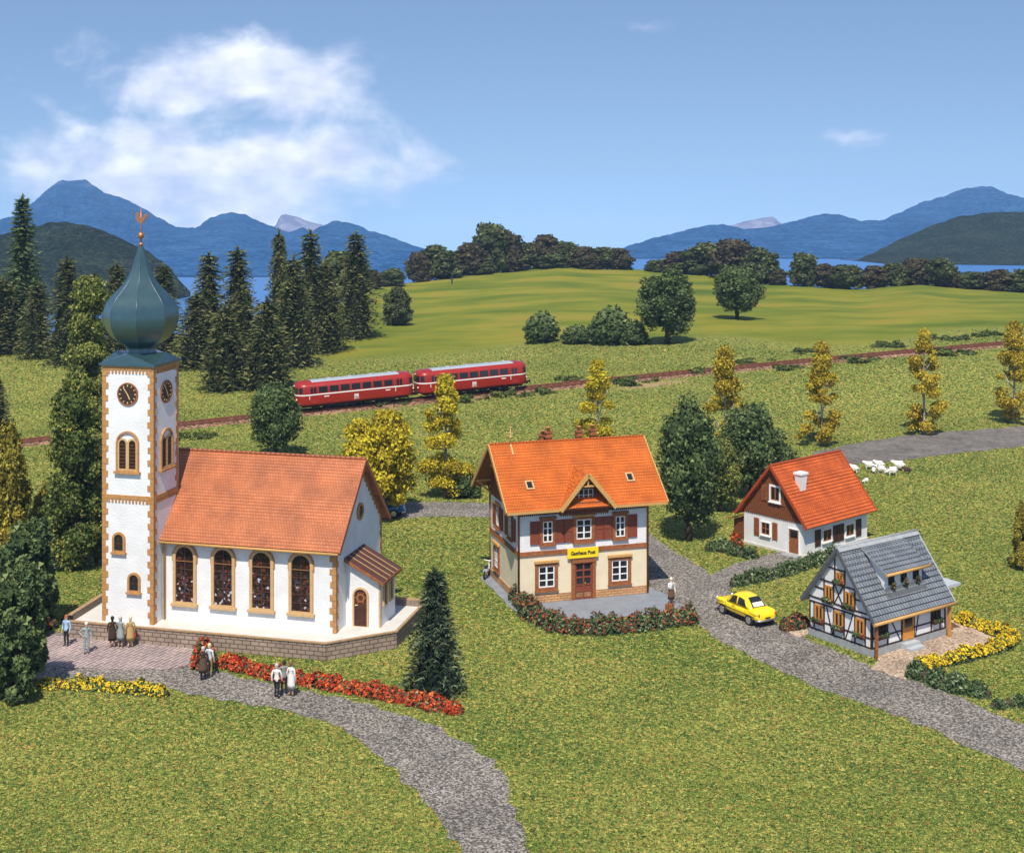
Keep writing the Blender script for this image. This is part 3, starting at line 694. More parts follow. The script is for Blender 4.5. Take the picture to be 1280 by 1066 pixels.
# ---------------------------------------------------------------- church
TH = .95
e_ch = Frame((-20.1, 78.4, TH), R(-14.2))
def terrace():
    t = empty('church_terrace', (-15, 80, 0), 0, 'raised pale terrace with a low brick retaining wall under the white church', 'terrace')
    off = Vector((-15, 80))
    px = [(87, 776), (407, 804), (495.6, 789), (527, 757)]
    P = [Vector(flat(x, y, TH)) - off for x, y in px]
    br = Vector(e_ch.world((10.45, 5.9, 0))[:2]) - off; bl = Vector(e_ch.world((-5.5, 5.9, 0))[:2]) - off
    P = P + [br, bl]
    mb = MB(); mb.poly([(p.x, p.y, TH) for p in P]); o = mb.build('paving', M['pale_paving'], t)
    KEEP_OFF.append([(p.x + off.x, p.y + off.y) for p in P])
    n = len(P); c = sum(P, Vector((0, 0))) / n
    u = 0
    for i in range(n):
        walls = MB(); cap = MB()
        a, b = P[i], P[(i + 1) % n]
        par = {3: .36, 4: .36, 5: .36}.get(i, 0.0)
        d = (b - a).normalized(); nrm = Vector((d.y, -d.x)); L = (b - a).length
        top = TH - .02 + par
        q = [(a.x + nrm.x * .02, a.y + nrm.y * .02), (b.x + nrm.x * .02, b.y + nrm.y * .02)]
        vs = [(*q[0], -.1), (*q[1], -.1), (*q[1], top), (*q[0], top)]
        walls.add(vs, [(0, 1, 2, 3)], 0, uvs=[[(u, -.1), (u + L, -.1), (u + L, top), (u, top)]])
        if par:
            i0, i1 = a - nrm * .2, b - nrm * .2
            walls.add([(i0.x, i0.y, TH - .05), (i1.x, i1.y, TH - .05), (i1.x, i1.y, top), (i0.x, i0.y, top)], [(3, 2, 1, 0)], 0, uvs=[[(u, top), (u + L, top), (u + L, 0), (u, 0)]])
        u += L
        w = .2 if par else .1
        m0, m1 = a + nrm * (.045 - w / 2) - d * .04, b + nrm * (.045 - w / 2) + d * .04
        cap.bar((m0.x, m0.y, top + .03 + i * .0015), (m1.x, m1.y, top + .03 + i * .0015), w + .07, .075)
        rw = walls.build('retaining_wall', M['wall_brick'], t, recalc=False); cap.build('coping', M['coping'], rw)
    
terrace()

def church():
    f = e_ch
    c = empty('church', f.O, f.a, 'white village church with green onion dome and salmon tiled nave roof', 'church')
    L, D, ze, zr = 10.6, 7.5, 4.95, 9.0                     # nave length, depth, eaves, ridge (above the terrace)
    house_shell(-2.6, L, 0, D, -.02, ze, zr - .25).build('nave_wall', M['white_plaster'], c)
    # roof
    rf = MB(); ym = D / 2; eo = .48; xs, xe = -2.95, L + .38
    sl_ = (zr - (ze - .30)) / (ym + eo)
    slope(rf, (xs, -eo, ze - .30), (xe, -eo, ze - .30), (xe, ym, zr), (xs, ym, zr), .22, lift=.022)
    slope(rf, (xe, D + eo, ze - .30), (xs, D + eo, ze - .30), (xs, ym, zr), (xe, ym, zr), .22, lift=.022)
    roof = rf.build('roof', [M['roof_salmon'], M['roof_salmon']], c, recalc=False)
    rc = MB(); 
    k = 44
    for i in range(k):
        x = xs + (xe - xs) * i / k; rc.tube([(x, ym, zr + .02), (x + (xe - xs) / k * 1.05, ym, zr + .035)], .095, 6)
    rc.build('ridge_tiles', M['roof_salmon'], roof)
    g = MB(); g.tube([(.02, -eo - .04, ze - .40), (xe - .05, -eo - .04, ze - .40)], .075, 8); g.box(.02, xe - .1, -eo + .03, -.01, ze - .46, ze - .42)
    g.build('gutter', M['tan_trim'], c)
    dp = MB(); dp.tube([(.14, -eo, ze - .42), (.14, -.14, ze - .75), (.14, -.12, .02)], .06, 8); dp.build('downpipe', M['tan_trim'], c)
    # quoins and dentils
    def quoin(x, y, sx, sy, z0, z1, w=.17, seed=0, faces=(1, 1)):
        rs = random.Random(seed); z = z0; k = 0
        pr = .035
        while z < z1 - .05:
            h = min(.36, z1 - z); ww = w + (.17 if k % 2 else .03) + rs.uniform(-.03, .03); w2 = w + (.03 if k % 2 else .17) + rs.uniform(-.03, .03)
            if faces[0]: q.box(min(x + sx * pr, x - sx * ww), max(x + sx * pr, x - sx * ww), min(y + sy * pr, y - sy * .05), max(y + sy * pr, y - sy * .05), z + .012, z + h - .012)
            if faces[1]: q.box(min(x + sx * (pr - .003), x - sx * .05), max(x + sx * (pr - .003), x - sx * .05), min(y + sy * (pr - .004), y - sy * w2), max(y + sy * (pr - .004), y - sy * w2), z + .014, z + h - .014)
            z += h; k += 1
    tw, td0, td1, tz = 3.2, -1.15, 1.75, 14.65
    for x, sx in ((-tw, -1), (0, 1)):
        for y, sy, zb, sd_ in ((td0, -1, 0, 0), (td1, 1, 6.2 if sx > 0 else 0, 9)):
            q = MB(); quoin(x, y, sx, sy, zb, tz - .05, seed=int(x) + sd_); q.build('corner_quoins', M['ochre_stone'], c)
    for y, sy, zt_, sd_ in ((0, -1, ze - .5, 4), (D, 1, ze - .1, 5)):
        q = MB(); quoin(L, y, 1, sy, .0, zt_, seed=sd_); q.build('corner_quoins', M['ochre_stone'], c)
    # stepped frieze under the east verge
    vf = MB(tf_right(L))
    n = 22
    for i in range(n):
        for s in (0, 1):
            t = (i + .5) / n; y = ym * t if s == 0 else D - ym * t; z = ze + (zr - .25 - ze) * t
            vf.box(y - .05, y + .05, .002, .05, z - .34 - (.12 if i % 2 else 0), z - .05)
    vf.build('verge_frieze', M['ochre_stone'], c)
    for y in (-eo, D + eo): MB().bar((xe + .03, y, ze - .40), (xe + .03, ym, zr - .10), .06, .24).build('bargeboard', M['roof_salmon'], c)
    # nave windows
    glass = stained()
    for px in (231.5, 279.5, 327.5, 376.7):
        u = f.hit(px, 715, 1, 0).x; tf = tf_front(0)
        u0, u1, z0, z1 = u - .73, u + .73, .95, 4.42
        mb = MB(tf); mb.ring(arch(u0, u1, z0, z1), arch(u0 + .17, u1 - .17, z0 + .14, z1 - .17), 0, .12)
        w = mb.build('arched_window', M['sand_stone'], c)
        mb = MB(tf); mb.ring(arch(u0 - .06, u1 + .06, z1 - 1.0, z1 + .06), arch(u0 + .02, u1 - .02, z1 - .99, z1 - .02), 0, .09); mb.build('hood_mould', M['ochre_stone'], w)
        mb = MB(tf); mb.prism(arch(u0 + .1, u1 - .1, z0 + .08, z1 - .1), .004, .02); mb.build('stained_glass', glass, w)
        mb = MB(tf)
        a0, a1 = u0 + .17, u1 - .17
        for k in range(1, 4 if False else 2): mb.box(u - .03, u + .03, .02, .055, z0 + .14, z1 - .2)
        for k in range(1, 6): zz = z0 + .14 + k * .47; mb.box(a0, a1, .021, .05, zz - .025, zz + .025)
        mb.build('glazing_bars', M['dark_wood'], w)
        mb = MB(tf); mb.box(u0 - .1, u1 + .1, .001, .2, z0 - .1, z0 + .05); mb.build('sill', M['sand_stone'], w)
    # oculus in the gable
    tf = tf_right(L); y, z, r = ym, 5.95, .5
    circ = lambda r: [(y + r * cos(2 * pi * k / 20), z + r * sin(2 * pi * k / 20)) for k in range(20)]
    mb = MB(tf); mb.ring(circ(r), circ(r * .68), 0, .1); oc = mb.build('round_window', M['ochre_stone'], c)
    mb = MB(tf); mb.prism(circ(r * .8), .003, .02); mb.build('pane', M['dark_glass'], oc)
    # tower
    mb = MB(); mb.box(-tw, 0, td0, td1, -.02, tz); tower = mb.build('tower_wall', M['white_plaster'], c)
    for tf, a, b in ((tf_front(td0), -tw, 0), (tf_right(0), td0, td1), (tf_left(-tw), td0, td1)):
        for zb, zt_ in ((7.05, 7.28), (tz - .22, tz - .01)):
            bands = MB(tf); bands.box(a + .1, b - .1, .0, .05, zb, zt_); n = 12
            for i in range(n):
                u = a + .3 + (b - a - .6) * (i + .5) / n
                bands.box(u - .055, u + .055, .0, .046, zb - .21, zb + .001)
            bands.build('string_course', M['ochre_stone'], c)
    # clocks
    for tf, u in ((tf_front(td0), -1.6), (tf_right(0), .3)):
        z = 13.05
        circ = lambda r, n=28: [(u + r * cos(2 * pi * k / n), z + r * sin(2 * pi * k / n)) for k in range(n)]
        mb = MB(tf); mb.prism(circ(.62), .0, .05); ck = mb.build('clock', M['clock_face'], c)
        mb = MB(tf); mb.ring(circ(.66), circ(.58), .0, .075); mb.build('clock_rim', M['brown_wood'], ck)
        for k in range(12):
            a = 2 * pi * k / 12; p = lambda r: (u + r * sin(a), .056, z + r * cos(a))
            MB(tf).bar(p(.44), p(.54), .045 if k % 3 else .065, .02, up=(0, 1, 0)).build('hour_mark', M['gilt'], ck)
        mb = MB(tf)
        for a, r, w in ((R(-35), .46, .045), (R(152), .34, .055)): mb.bar((u, .07, z), (u + r * sin(a), .07, z + r * cos(a)), w, .02, up=(0, 1, 0))
        mb.build('clock_hands', M['gilt'], ck)
    # belfry windows, pairs of louvred lights under one arch
    for tf, u, w_ in ((tf_front(td0), -1.6, .72), (tf_right(0), .3, .72)):
        z0, z1 = 8.62, 10.95
        mb = MB(tf); mb.ring(arch(u - w_, u + w_, z0, z1, 14), arch(u - w_ + .1, u + w_ - .1, z0 + .1, z1 - .1, 14), 0, .12)
        b = mb.build('belfry_window', M['ochre_stone'], c)
        for s in (-1, 1):
            cu = u + s * (w_ - .1) / 2; hw = (w_ - .1) / 2
            mb = MB(tf); mb.ring(arch(cu - hw, cu + hw, z0 + .1, z1 - .42), arch(cu - hw + .1, cu + hw - .1, z0 + .16, z1 - .52), .003, .08); mb.build('light_frame', M['sand_stone'], b)
            mb = MB(tf); mb.prism(arch(cu - hw + .04, cu + hw - .04, z0 + .12, z1 - .48), .004, .015)
            for k in range(8):
                zz = z0 + .25 + k * .2; mb.bar((cu - hw + .1, .04, zz), (cu + hw - .1, .04, zz), .02, .12, up=(0, .6, 1))
            mb.build('louvre', M['dark_wood'], b)
        mb = MB(tf); mb.box(u - w_ - .1, u + w_ + .1, .001, .2, z0 - .1, z0 + .03); mb.build('sill', M['ochre_stone'], b)
    for rc_ in ((141, 664, 157, 691), (160, 714.5, 176, 741)):
        u0, u1, z0, z1 = f.rect('front', td0, *rc_); tf = tf_front(td0)
        mb = MB(tf); mb.ring(arch(u0, u1, z0, z1), arch(u0 + .13, u1 - .13, z0 + .12, z1 - .13), 0, .1); w = mb.build('tower_window', M['ochre_stone'], c)
        mb = MB(tf); mb.prism(arch(u0 + .08, u1 - .08, z0 + .08, z1 - .08), .004, .02); mb.build('pane', M['dark_glass'], w)
        mb = MB(tf); uc = (u0 + u1) / 2; mb.box(uc - .015, uc + .015, .02, .04, z0 + .1, z1 - .12); mb.box(u0 + .1, u1 - .1, .02, .038, z0 + .5, z0 + .54); mb.build('glazing_bars', M['dark_wood'], w)
        mb = MB(tf); mb.box(u0 - .07, u1 + .07, .001, .17, z0 - .08, z0 + .03); mb.build('sill', M['ochre_stone'], w)
    # dome
    cx, cy = -tw / 2, (td0 + td1) / 2
    mb = MB(); o = .16
    mb.box(-tw - o, o, td0 - o, td1 + o, tz, tz + .13)
    zt = tz + .13; k = .12
    ring4 = [(-tw - k, td0 - k), (k, td0 - k), (k, td1 + k), (-tw - k, td1 + k)]
    mids = [((ring4[i][0] + ring4[(i + 1) % 4][0]) / 2, (ring4[i][1] + ring4[(i + 1) % 4][1]) / 2) for i in range(4)]
    vs = [(x, y, zt - .01) for x, y in ring4] + [(cx + (x - cx) * .93, cy + (y - cy) * .93, zt + .55) for x, y in mids] + [(cx + (x - cx) * .4, cy + (y - cy) * .4, zt + .5) for x, y in ring4]
    fs = []
    for i in range(4):
        j = (i + 1) % 4
        fs += [(i, j, 4 + i), (j, 8 + j, 4 + i), (i, 4 + i, 8 + i), (4 + i, 8 + j, 8 + i)]
    fs.append((8, 9, 10, 11))
    mb.add(vs, fs)
    mb.build('dome_base', M['copper_green'], c)
    prof = [(.95, 15.18), (.86, 15.42), (.80, 15.62), (1.05, 15.75), (1.35, 15.88), (1.65, 16.1), (1.92, 16.42), (2.1, 16.85), (2.18, 17.35), (2.14, 17.78), (2.0, 18.15), (1.72, 18.52), (1.36, 18.87), (1.0, 19.25), (.74, 19.65), (.55, 20.05), (.40, 20.5), (.28, 20.95), (.19, 21.25), (.13, 21.45), (.10, 21.5)]
    zz = np.linspace(15.18, 21.5, 70); rr = np.interp(zz, [p[1] for p in prof], [p[0] for p in prof])
    for _ in range(3): rr[1:-1] = (rr[:-2] + 2 * rr[1:-1] + rr[2:]) / 4
    mb = MB(); 
    n = 8; ph = R(22.5)
    vs = [(cx + r * .985 * cos(2 * pi * k / n + ph), cy + r * .985 * sin(2 * pi * k / n + ph), z) for r, z in zip(rr, zz) for k in range(n)]
    for k in range(n):                       # facets are separate strips so the hips stay crisp
        st = [vs[i * n + k2] for i in range(len(zz)) for k2 in (k, (k + 1) % n)]
        mb.add(st, [(2 * i, 2 * i + 1, 2 * i + 3, 2 * i + 2) for i in range(len(zz) - 1)], 0, True)
    for k in range(n): mb.tube([vs[i * n + k] for i in range(8, len(zz), 2)], .022, 5)
    dome = mb.build('onion_dome', M['copper_green'], c, recalc=False)
    bm = bmesh.new(); bm.from_mesh(dome.data); bmesh.ops.recalc_face_normals(bm, faces=bm.faces); 
    for fc in bm.faces:
        v = fc.calc_center_median() - Vector((cx, cy, fc.calc_center_median().z))
    bm.to_mesh(dome.data); bm.free()
    mb = MB(); mb.tube([(cx, cy, 21.45), (cx, cy, 23.65)], [.05, .022], 8); mb.lathe([(.12, 21.45), (.15, 21.55), (.07, 21.65)], 10, (cx, cy, 0))
    wv = mb.build('weathervane', M['copper'], c)
    mb = MB(); mb.ball((cx, cy, 22.05), .2, n=16); mb.build('ball', M['copper'], wv)
    ck = [(-.3, .55), (-.36, .3), (-.2, .12), (.0, -.02), (.18, .1), (.3, .3), (.42, .5), (.5, .42), (.56, .52), (.42, .68), (.3, .62), (.14, .42), (.02, .36), (-.06, .5), (-.1, .68), (-.2, .78), (-.3, .72), (-.44, .62)]
    mb = MB(lambda u, n, z: (cx + u * .9, cy + n, 22.72 + z * .9)); mb.prism(ck, -.04, .04); mb.build('weathercock', M['copper'], wv)
    # porch on the gable end
    px0, px1, py0, py1 = L, L + 2.05, 1.58, 4.15; hz0, hz1 = 3.72, 2.65
    mb = MB()
    P = lambda y: [(px0 - .02, y, -.02), (px1, y, -.02), (px1, y, hz1), (px0 - .02, y, hz0)]
    mb.add(P(py0) + P(py1), [(0, 1, 2, 3), (7, 6, 5, 4), (0, 4, 5, 1), (1, 5, 6, 2), (2, 6, 7, 3), (3, 7, 4, 0)])
    mb.build('porch_wall', M['white_plaster'], c)
    mb = MB(); o = .3; k = (hz0 - hz1) / (px1 - px0)
    A, B, C_, D_ = (px0, py0 - o, hz0 + .16), (px0, py1 + o, hz0 + .16), (px1 + o, py1 + o, hz1 + .16 - o * k), (px1 + o, py0 - o, hz1 + .16 - o * k)
    lo = [(p[0], p[1], p[2] - .13) for p in (A, B, C_, D_)]
    mb.add([A, B, C_, D_] + lo, [(0, 1, 2, 3), (7, 6, 5, 4), (0, 4, 5, 1), (1, 5, 6, 2), (2, 6, 7, 3), (3, 7, 4, 0)])
    pr = mb.build('porch_roof', M['roof_brown'], c)
    for i in range(1, 5):
        y = py0 - o + (py1 - py0 + 2 * o) * i / 5; MB().bar((px0, y, hz0 + .175), (px1 + o, y, hz1 + .175 - o * k), .035, .03).build('roof_seam', M['sand_stone'], pr)
    MB().bar((px0, py0 - o - .02, hz0 + .06), (px1 + o, py0 - o - .02, hz1 + .06 - o * k), .05, .16).build('fascia', M['brown_wood'], pr); MB().bar((px1 + o + .02, py0 - o, hz1 + .06 - o * k), (px1 + o + .02, py1 + o, hz1 + .06 - o * k), .05, .16).build('fascia', M['brown_wood'], pr)
    tf = tf_front(py0); u0, u1, z0, z1 = px0 + .42, px0 + 1.38, 0, 2.2
    mb = MB(tf); mb.ring(arch(u0, u1, z0, z1), arch(u0 + .1, u1 - .1, z0 + .001, z1 - .1), 0, .1); df = mb.build('door_frame', M['sand_stone'], c)
    mb = MB(tf); mb.prism(arch(u0 + .05, u1 - .05, z0 + .01, z1 - .05), .004, .03)
    for i in range(8): mb.box(u0 + .1, u1 - .1, .03, .055, .06 + i * .13, .16 + i * .13)
    d = mb.build('door', M['dark_wood'], c)
    uc = (u0 + u1) / 2; circ = lambda r: [(uc + r * cos(2 * pi * i / 16), 1.6 + r * sin(2 * pi * i / 16)) for i in range(16)]
    mb = MB(tf); mb.ring(circ(.26), circ(.15), .03, .07)
    for i in range(6):
        a = 2 * pi * i / 6; mb.bar((uc + .24 * cos(a), .05, 1.6 + .24 * sin(a)), (uc + .36 * cos(a), .05, 1.6 + .36 * sin(a)), .06, .04, up=(0, 1, 0))
    mb.build('door_tracery', M['brown_wood'], d)
    mb = MB(tf); mb.ball((u0 + .2, .09, 1.18), .05, n=8); mb.tube([(u0 + .2, .07, 1.18), (u0 + .34, .07, 1.2)], .025, 6); mb.build('door_handle', M['gilt'], d)
    tf = tf_right(px1)
    for y in (py0 + .75, py0 + 1.75):
        mb = MB(tf); z0, z1 = 1.05, 2.35
        mb.ring([(y - .3, z0), (y + .3, z0), (y + .3, z1), (y - .3, z1)], [(y - .17, z0 + .1), (y + .17, z0 + .1), (y + .17, z1 - .1), (y - .17, z1 - .1)], 0, .1)
        w = mb.build('porch_window', M['sand_stone'], c)
        mb = MB(tf); mb.box(y - .2, y + .2, .003, .02, z0 + .08, z1 - .08); mb.build('pane', M['dark_glass'], w)
    mb = MB(); mb.box(px1 - .08, px1 + .03, py0 - .03, py0 + .08, 0, hz1); mb.build('corner_post', M['sand_stone'], c)

def stained():
    m = bpy.data.materials.new('stained_glass'); m.use_nodes = True
    nt = m.node_tree; b = nt.nodes['Principled BSDF']; b.inputs['Roughness'].default_value = .2
    tc = nt.nodes.new('ShaderNodeTexCoord'); v = nt.nodes.new('ShaderNodeTexVoronoi'); v.inputs['Scale'].default_value = 7.5
    nt.links.new(tc.outputs['Object'], v.inputs['Vector'])
    sp = nt.nodes.new('ShaderNodeSeparateColor'); nt.links.new(v.outputs['Color'], sp.inputs['Color'])
    r = ramp_node(nt, [(0, (.02, .012, .01)), (.5, (.035, .015, .012)), (.68, (.13, .03, .02)), (.78, (.05, .045, .06)), (.90, (.42, .42, .45)), (.955, (.10, .06, .03))], 'CONSTANT')
    nt.links.new(sp.outputs['Red'], r.inputs['Fac'])
    sx = nt.nodes.new('ShaderNodeSeparateXYZ'); nt.links.new(tc.outputs['Object'], sx.inputs[0])
    gt = nt.nodes.new('ShaderNodeMath'); gt.operation = 'LESS_THAN'; gt.inputs[1].default_value = 3.1; nt.links.new(sx.outputs['Z'], gt.inputs[0])
    ml = nt.nodes.new('ShaderNodeMath'); ml.operation = 'MULTIPLY_ADD'; ml.inputs[1].default_value = .25; ml.inputs[2].default_value = .75; nt.links.new(gt.outputs[0], ml.inputs[0])
    m3 = nt.nodes.new('ShaderNodeMath'); m3.operation = 'MULTIPLY'; nt.links.new(ml.outputs[0], m3.inputs[0]); nt.links.new(sp.outputs['Red'], m3.inputs[1]); nt.links.new(m3.outputs[0], r.inputs['Fac'])
    nt.links.new(r.outputs['Color'], b.inputs['Base Color'])
    return m
church()

# ---------------------------------------------------------------- inn
e_in = Frame((.45, 84.0, 0), R(16.5))
def inn():
    f = e_in; W, D, ze, zr = 8.45, 6.5, 5.85, 9.35
    KEEP_OFF.append([tuple(f.world(p)[:2]) for p in ((0, 0, 0), (W, 0, 0), (W, D, 0), (0, D, 0))])
    c = empty('inn', f.O, f.a, 'two-storey inn with orange tiled roof, cream ground floor and red shutters', 'house')
    mb = MB(); mb.box(0, W, 0, D, -.1, 3.0); mb.build('lower_wall', M['cream_plaster'], c)
    mb = MB(); mb.box(.02, W - .02, .02, D - .02, 3.0, ze + .35); mb.build('upper_wall', M['white_plaster'], c)
    pl = MB()
    for A, B in (((-.05, -.05), (W + .05, -.05)), ((W + .05, -.05), (W + .05, D + .05)), ((W + .05, D + .05), (-.05, D + .05)), ((-.05, D + .05), (-.05, -.05))):
        L = sqrt((A[0] - B[0]) ** 2 + (A[1] - B[1]) ** 2)
        pl.add([(*A, -.1), (*B, -.1), (*B, .52), (*A, .52)], [(0, 1, 2, 3)], uvs=[[(0, 0), (L, 0), (L, .62), (0, .62)]])
    pl.add([(-.05, -.05, .52), (W + .05, -.05, .52), (W + .05, D + .05, .52), (-.05, D + .05, .52)], [(0, 1, 2, 3)], uvs=[[(0, 0), (W, 0), (W, .1), (0, .1)]])
    pl.build('plinth', M['plinth_brick'], c, recalc=False)
    mb = MB(); mb.box(-.09, W + .09, -.09, D + .09, 2.98, 3.09); mb.box(-.06, W + .06, -.06, D + .06, 3.09, 3.24); mb.build('floor_band', M['brown_wood'], c)
    # roof and its boards
    ym = D / 2; o, xo = .9, 1.05; zE = zr - (ym + o) * (3.4 / 4.15)
    rf = MB()
    slope(rf, (-xo, -o, zE), (W + xo, -o, zE), (W + xo, ym, zr), (-xo, ym, zr), .24)
    slope(rf, (W + xo, D + o, zE), (-xo, D + o, zE), (-xo, ym, zr), (W + xo, ym, zr), .24)
    roof = rf.build('roof', [M['roof_orange'], M['brown_wood']], c, recalc=False)
    mb = MB()
    for i in range(46):
        x = -xo + (W + 2 * xo) * i / 46; mb.tube([(x, ym, zr + .02), (x + .24, ym, zr + .035)], .085, 6)
    mb.build('ridge_tiles', M['roof_orange'], roof)
    for x in (-xo - .04, W + xo + .04):
        for y in (-o, D + o): MB().bar((x, y, zE - .06), (x, ym, zr - .04), .07, .26).build('bargeboard', M['tan_trim'], c)
    for x0, x1 in ((-xo, 2.35), (5.95, W + xo)): MB().bar((x0, -o - .04, zE - .06), (x1, -o - .04, zE - .06), .06, .16).build('fascia', M['tan_trim'], c)
    # boarding under the eaves with a scalloped edge
    tf = tf_front(.02); mb = MB(tf)
    n = 64
    for i in range(n):
        u0, u1 = W * i / n, W * (i + 1) / n; uc = (u0 + u1) / 2
        if i == 32: mb.build('eaves_boarding', M['dark_wood'], c); mb = MB(tf)
        if 2.6 < uc < 5.7: continue
        mb.box(u0 + .004, u1 - .02, .0, .07, 5.52, ze + .2)
        mb.prism([(u0 + .01, 5.521), (uc, 5.42), (u1 - .026, 5.521)], .001, .069)
    mb.build('eaves_boarding', M['dark_wood'], c)
    # gables of boards, left and right, with brackets
    for nm, tf in (('l', tf_left(0)), ('r', tf_right(W))):
        mb = MB(tf); k = 40
        for i in range(k):
            y0, y1 = D * i / k, D * (i + 1) / k; yc = (y0 + y1) / 2
            zt = zr - .2 - abs(yc - ym) * (3.4 / 4.15); 
            if zt < 5.75: continue
            mb.box(y0 + .004, y1 - .02, -.3, .07, 5.62, zt); mb.prism([(y0 + .01, 5.621), (yc, 5.5), (y1 - .026, 5.621)], -.05, .069)
        mb.build('gable_boarding', M['boards_brown'], c)
        for y in (.15, ym, D - .15):
            zt = zr - .3 - abs(y - ym) * (3.4 / 4.15); mb = MB(tf)
            mb.bar((y, .05, zt - .95), (y, .95, zt - .1), .11, .11); mb.bar((y, .05, zt - .08), (y, 1.02, zt - .08), .12, .12)
            mb.build('gable_bracket', M['tan_trim'], c)
        MB(tf).bar((ym - 1.3, .55, zr - 1.55), (ym + 1.3, .55, zr - 1.55), .12, .14, up=(0, 1, 0)).build('collar_beam', M['tan_trim'], c)
        mb = MB(tf); mb.ring([(ym - .4, 6.6), (ym + .4, 6.6), (ym + .4, 7.6), (ym - .4, 7.6)], [(ym - .3, 6.7), (ym + .3, 6.7), (ym + .3, 7.5), (ym - .3, 7.5)], .07, .14); w = mb.build('attic_window', M['tan_trim'], c)
        mb = MB(tf); mb.box(ym - .33, ym + .33, .071, .085, 6.67, 7.53); mb.build('pane', M['dark_glass'], w)
    # cross gable over the door
    xc, hw, za = 4.18, 1.78, 8.05
    zf = zE - .02; yf = -o - .12; yb = ym - .25
    kz = (za - zf) / hw
    def y_on(z): return -o + (z - zE) / (3.4 / 4.15)
    rf = MB()
    slope(rf, (xc - hw, yf, zf), (xc - hw, y_on(zf) + .3, zf), (xc, y_on(za) + .3, za), (xc, yf, za), .24)
    slope(rf, (xc + hw, y_on(zf) + .3, zf), (xc + hw, yf, zf), (xc, yf, za), (xc, y_on(za) + .3, za), .24)
    d = rf.build('cross_gable', [M['roof_orange'], M['brown_wood']], c, recalc=False)
    for s in (-1, 1): MB().bar((xc + s * (hw + .04), yf - .03, zf - .08), (xc, yf - .03, za - .04), .07, .25).build('bargeboard', M['tan_trim'], d)
    mb = MB(tf_front(-.25)); n = 22
    for i in range(n):
        u0, u1 = xc - 1.62 + 3.24 * i / n, xc - 1.62 + 3.24 * (i + 1) / n; uc = (u0 + u1) / 2
        mb.box(u0 + .004, u1 - .03, -.3, .03, 5.42, max(5.6, za - .22 - abs(uc - xc) * kz)); mb.prism([(u0 + .01, 5.421), (uc, 5.3), (u1 - .036, 5.421)], -.02, .029)
    mb.build('gable_boarding', M['boards_brown'], d)
    tfg = tf_front(-.28)
    w = window(d, tfg, xc - .78, xc + .62, 6.15, 7.05, M['dark_wood'], M['window_white'], fw=.07, cols=4, rows=2, bw=.035, sill=False)
    mb = MB(tfg); mb.box(xc - 1.0, xc + .95, .0, .42, 5.98, 6.06); mb.box(xc - 1.0, xc + .95, .37, .42, 6.06, 6.24)
    for i in range(9): u = xc - .95 + i * .23; mb.box(u - .03, u + .03, .30, .36, 6.06, 6.2)
    mb.build('balcony', M['boards_brown'], d)
    mb = MB(tf_front(yf + .12)); mb.bar((xc - .62, 0, za - .78), (xc + .62, 0, za - .78), .1, .12, up=(0, 1, 0)); mb.bar((xc, 0, za - .8), (xc, 0, za - .2), .1, .1, up=(0, 1, 0))
    mb.build('collar_beam', M['tan_trim'], d)
    for s in (-1, 1):
        mb = MB(tfg); mb.bar((xc + s * 1.4, .0, 5.75), (xc + s * 1.4, .8, 6.25), .11, .11); mb.bar((xc + s * 1.4, 0, 6.28), (xc + s * 1.4, .82, 6.28), .12, .12); mb.build('bracket', M['tan_trim'], d)
    # windows
    front = tf_front(0); up = tf_front(.02)
    for px0, px1 in ((668.7, 697), (760.2, 788.5)):
        u0, u1 = f.hit(px0, 720, 1, 0).x, f.hit(px1, 715, 1, 0).x
        window(c, front, u0, u1, .75, 2.5, M['brown_wood'], M['window_white'], fw=.22, cols=2, rows=3, bw=.07, lintel=M['tan_trim'], sill=True)
    for xc_, w_, cols, lint in ((1.84, .98, 2, 'brown_wood'), (4.22, 1.4, 2, 'tan_trim'), (6.65, .98, 2, 'brown_wood')):
        window(c, up, xc_ - w_ / 2, xc_ + w_ / 2, 3.58, 5.22, M['brown_wood'], M['window_white'], fw=.2 if w_ > 1.2 else .17, cols=cols, rows=3, bw=.065, lintel=M[lint])
        for s in (-1, 1):
            a = xc_ + s * (w_ / 2 + .02); b = a + s * .63
            shutter(c, up, min(a, b), max(a, b), 3.66, 5.1, M['shutter_red'])
    left = tf_left(.0); lup = tf_left(.02)
    window(c, left, 4.35, 5.6, .8, 2.5, M['brown_wood'], M['window_white'], fw=.2, bw=.06, lintel=M['tan_trim'])
    for y in (4.75, 1.95):
        window(c, lup, y - .5, y + .5, 3.6, 5.15, M['brown_wood'], M['window_white'], fw=.16, bw=.055, lintel=M['tan_trim'])
        for s in (-1, 1):
            a = y + s * .52; b = a + s * .62; shutter(c, lup, min(a, b), max(a, b), 3.66, 5.05, M['shutter_red'])
    for tf, us_ in ((tf_right(W), (1.6, 4.8)), (tf_back(D), (1.8, 4.2, 6.6))):
        for u in us_:
            window(c, tf, u - .6, u + .6, .8, 2.45, M['brown_wood'], M['window_white'], fw=.18); window(c, tf, u - .5, u + .5, 3.6, 5.15, M['brown_wood'], M['window_white'], fw=.16)
    # door
    u0, u1 = f.hit(714, 745, 1, 0).x, f.hit(743.7, 742, 1, 0).x
    mb = MB(front); mb.box(u0, u0 + .2, .0, .16, 0, 2.35); mb.box(u1 - .2, u1, .0, .16, 0, 2.35); mb.box(u0 - .03, u1 + .03, .0, .2, 2.35, 2.56); mb.build('door_frame', M['brown_wood'], c)
    mb = MB(front); a0, a1 = u0 + .2, u1 - .2; uc = (u0 + u1) / 2
    mb.box(a0, a1, .002, .05, .02, 2.35)
    for z in (.12, .55, .95, 1.42, 1.86, 2.28): mb.box(a0, a1, .05, .085, z - .05, z + .05)
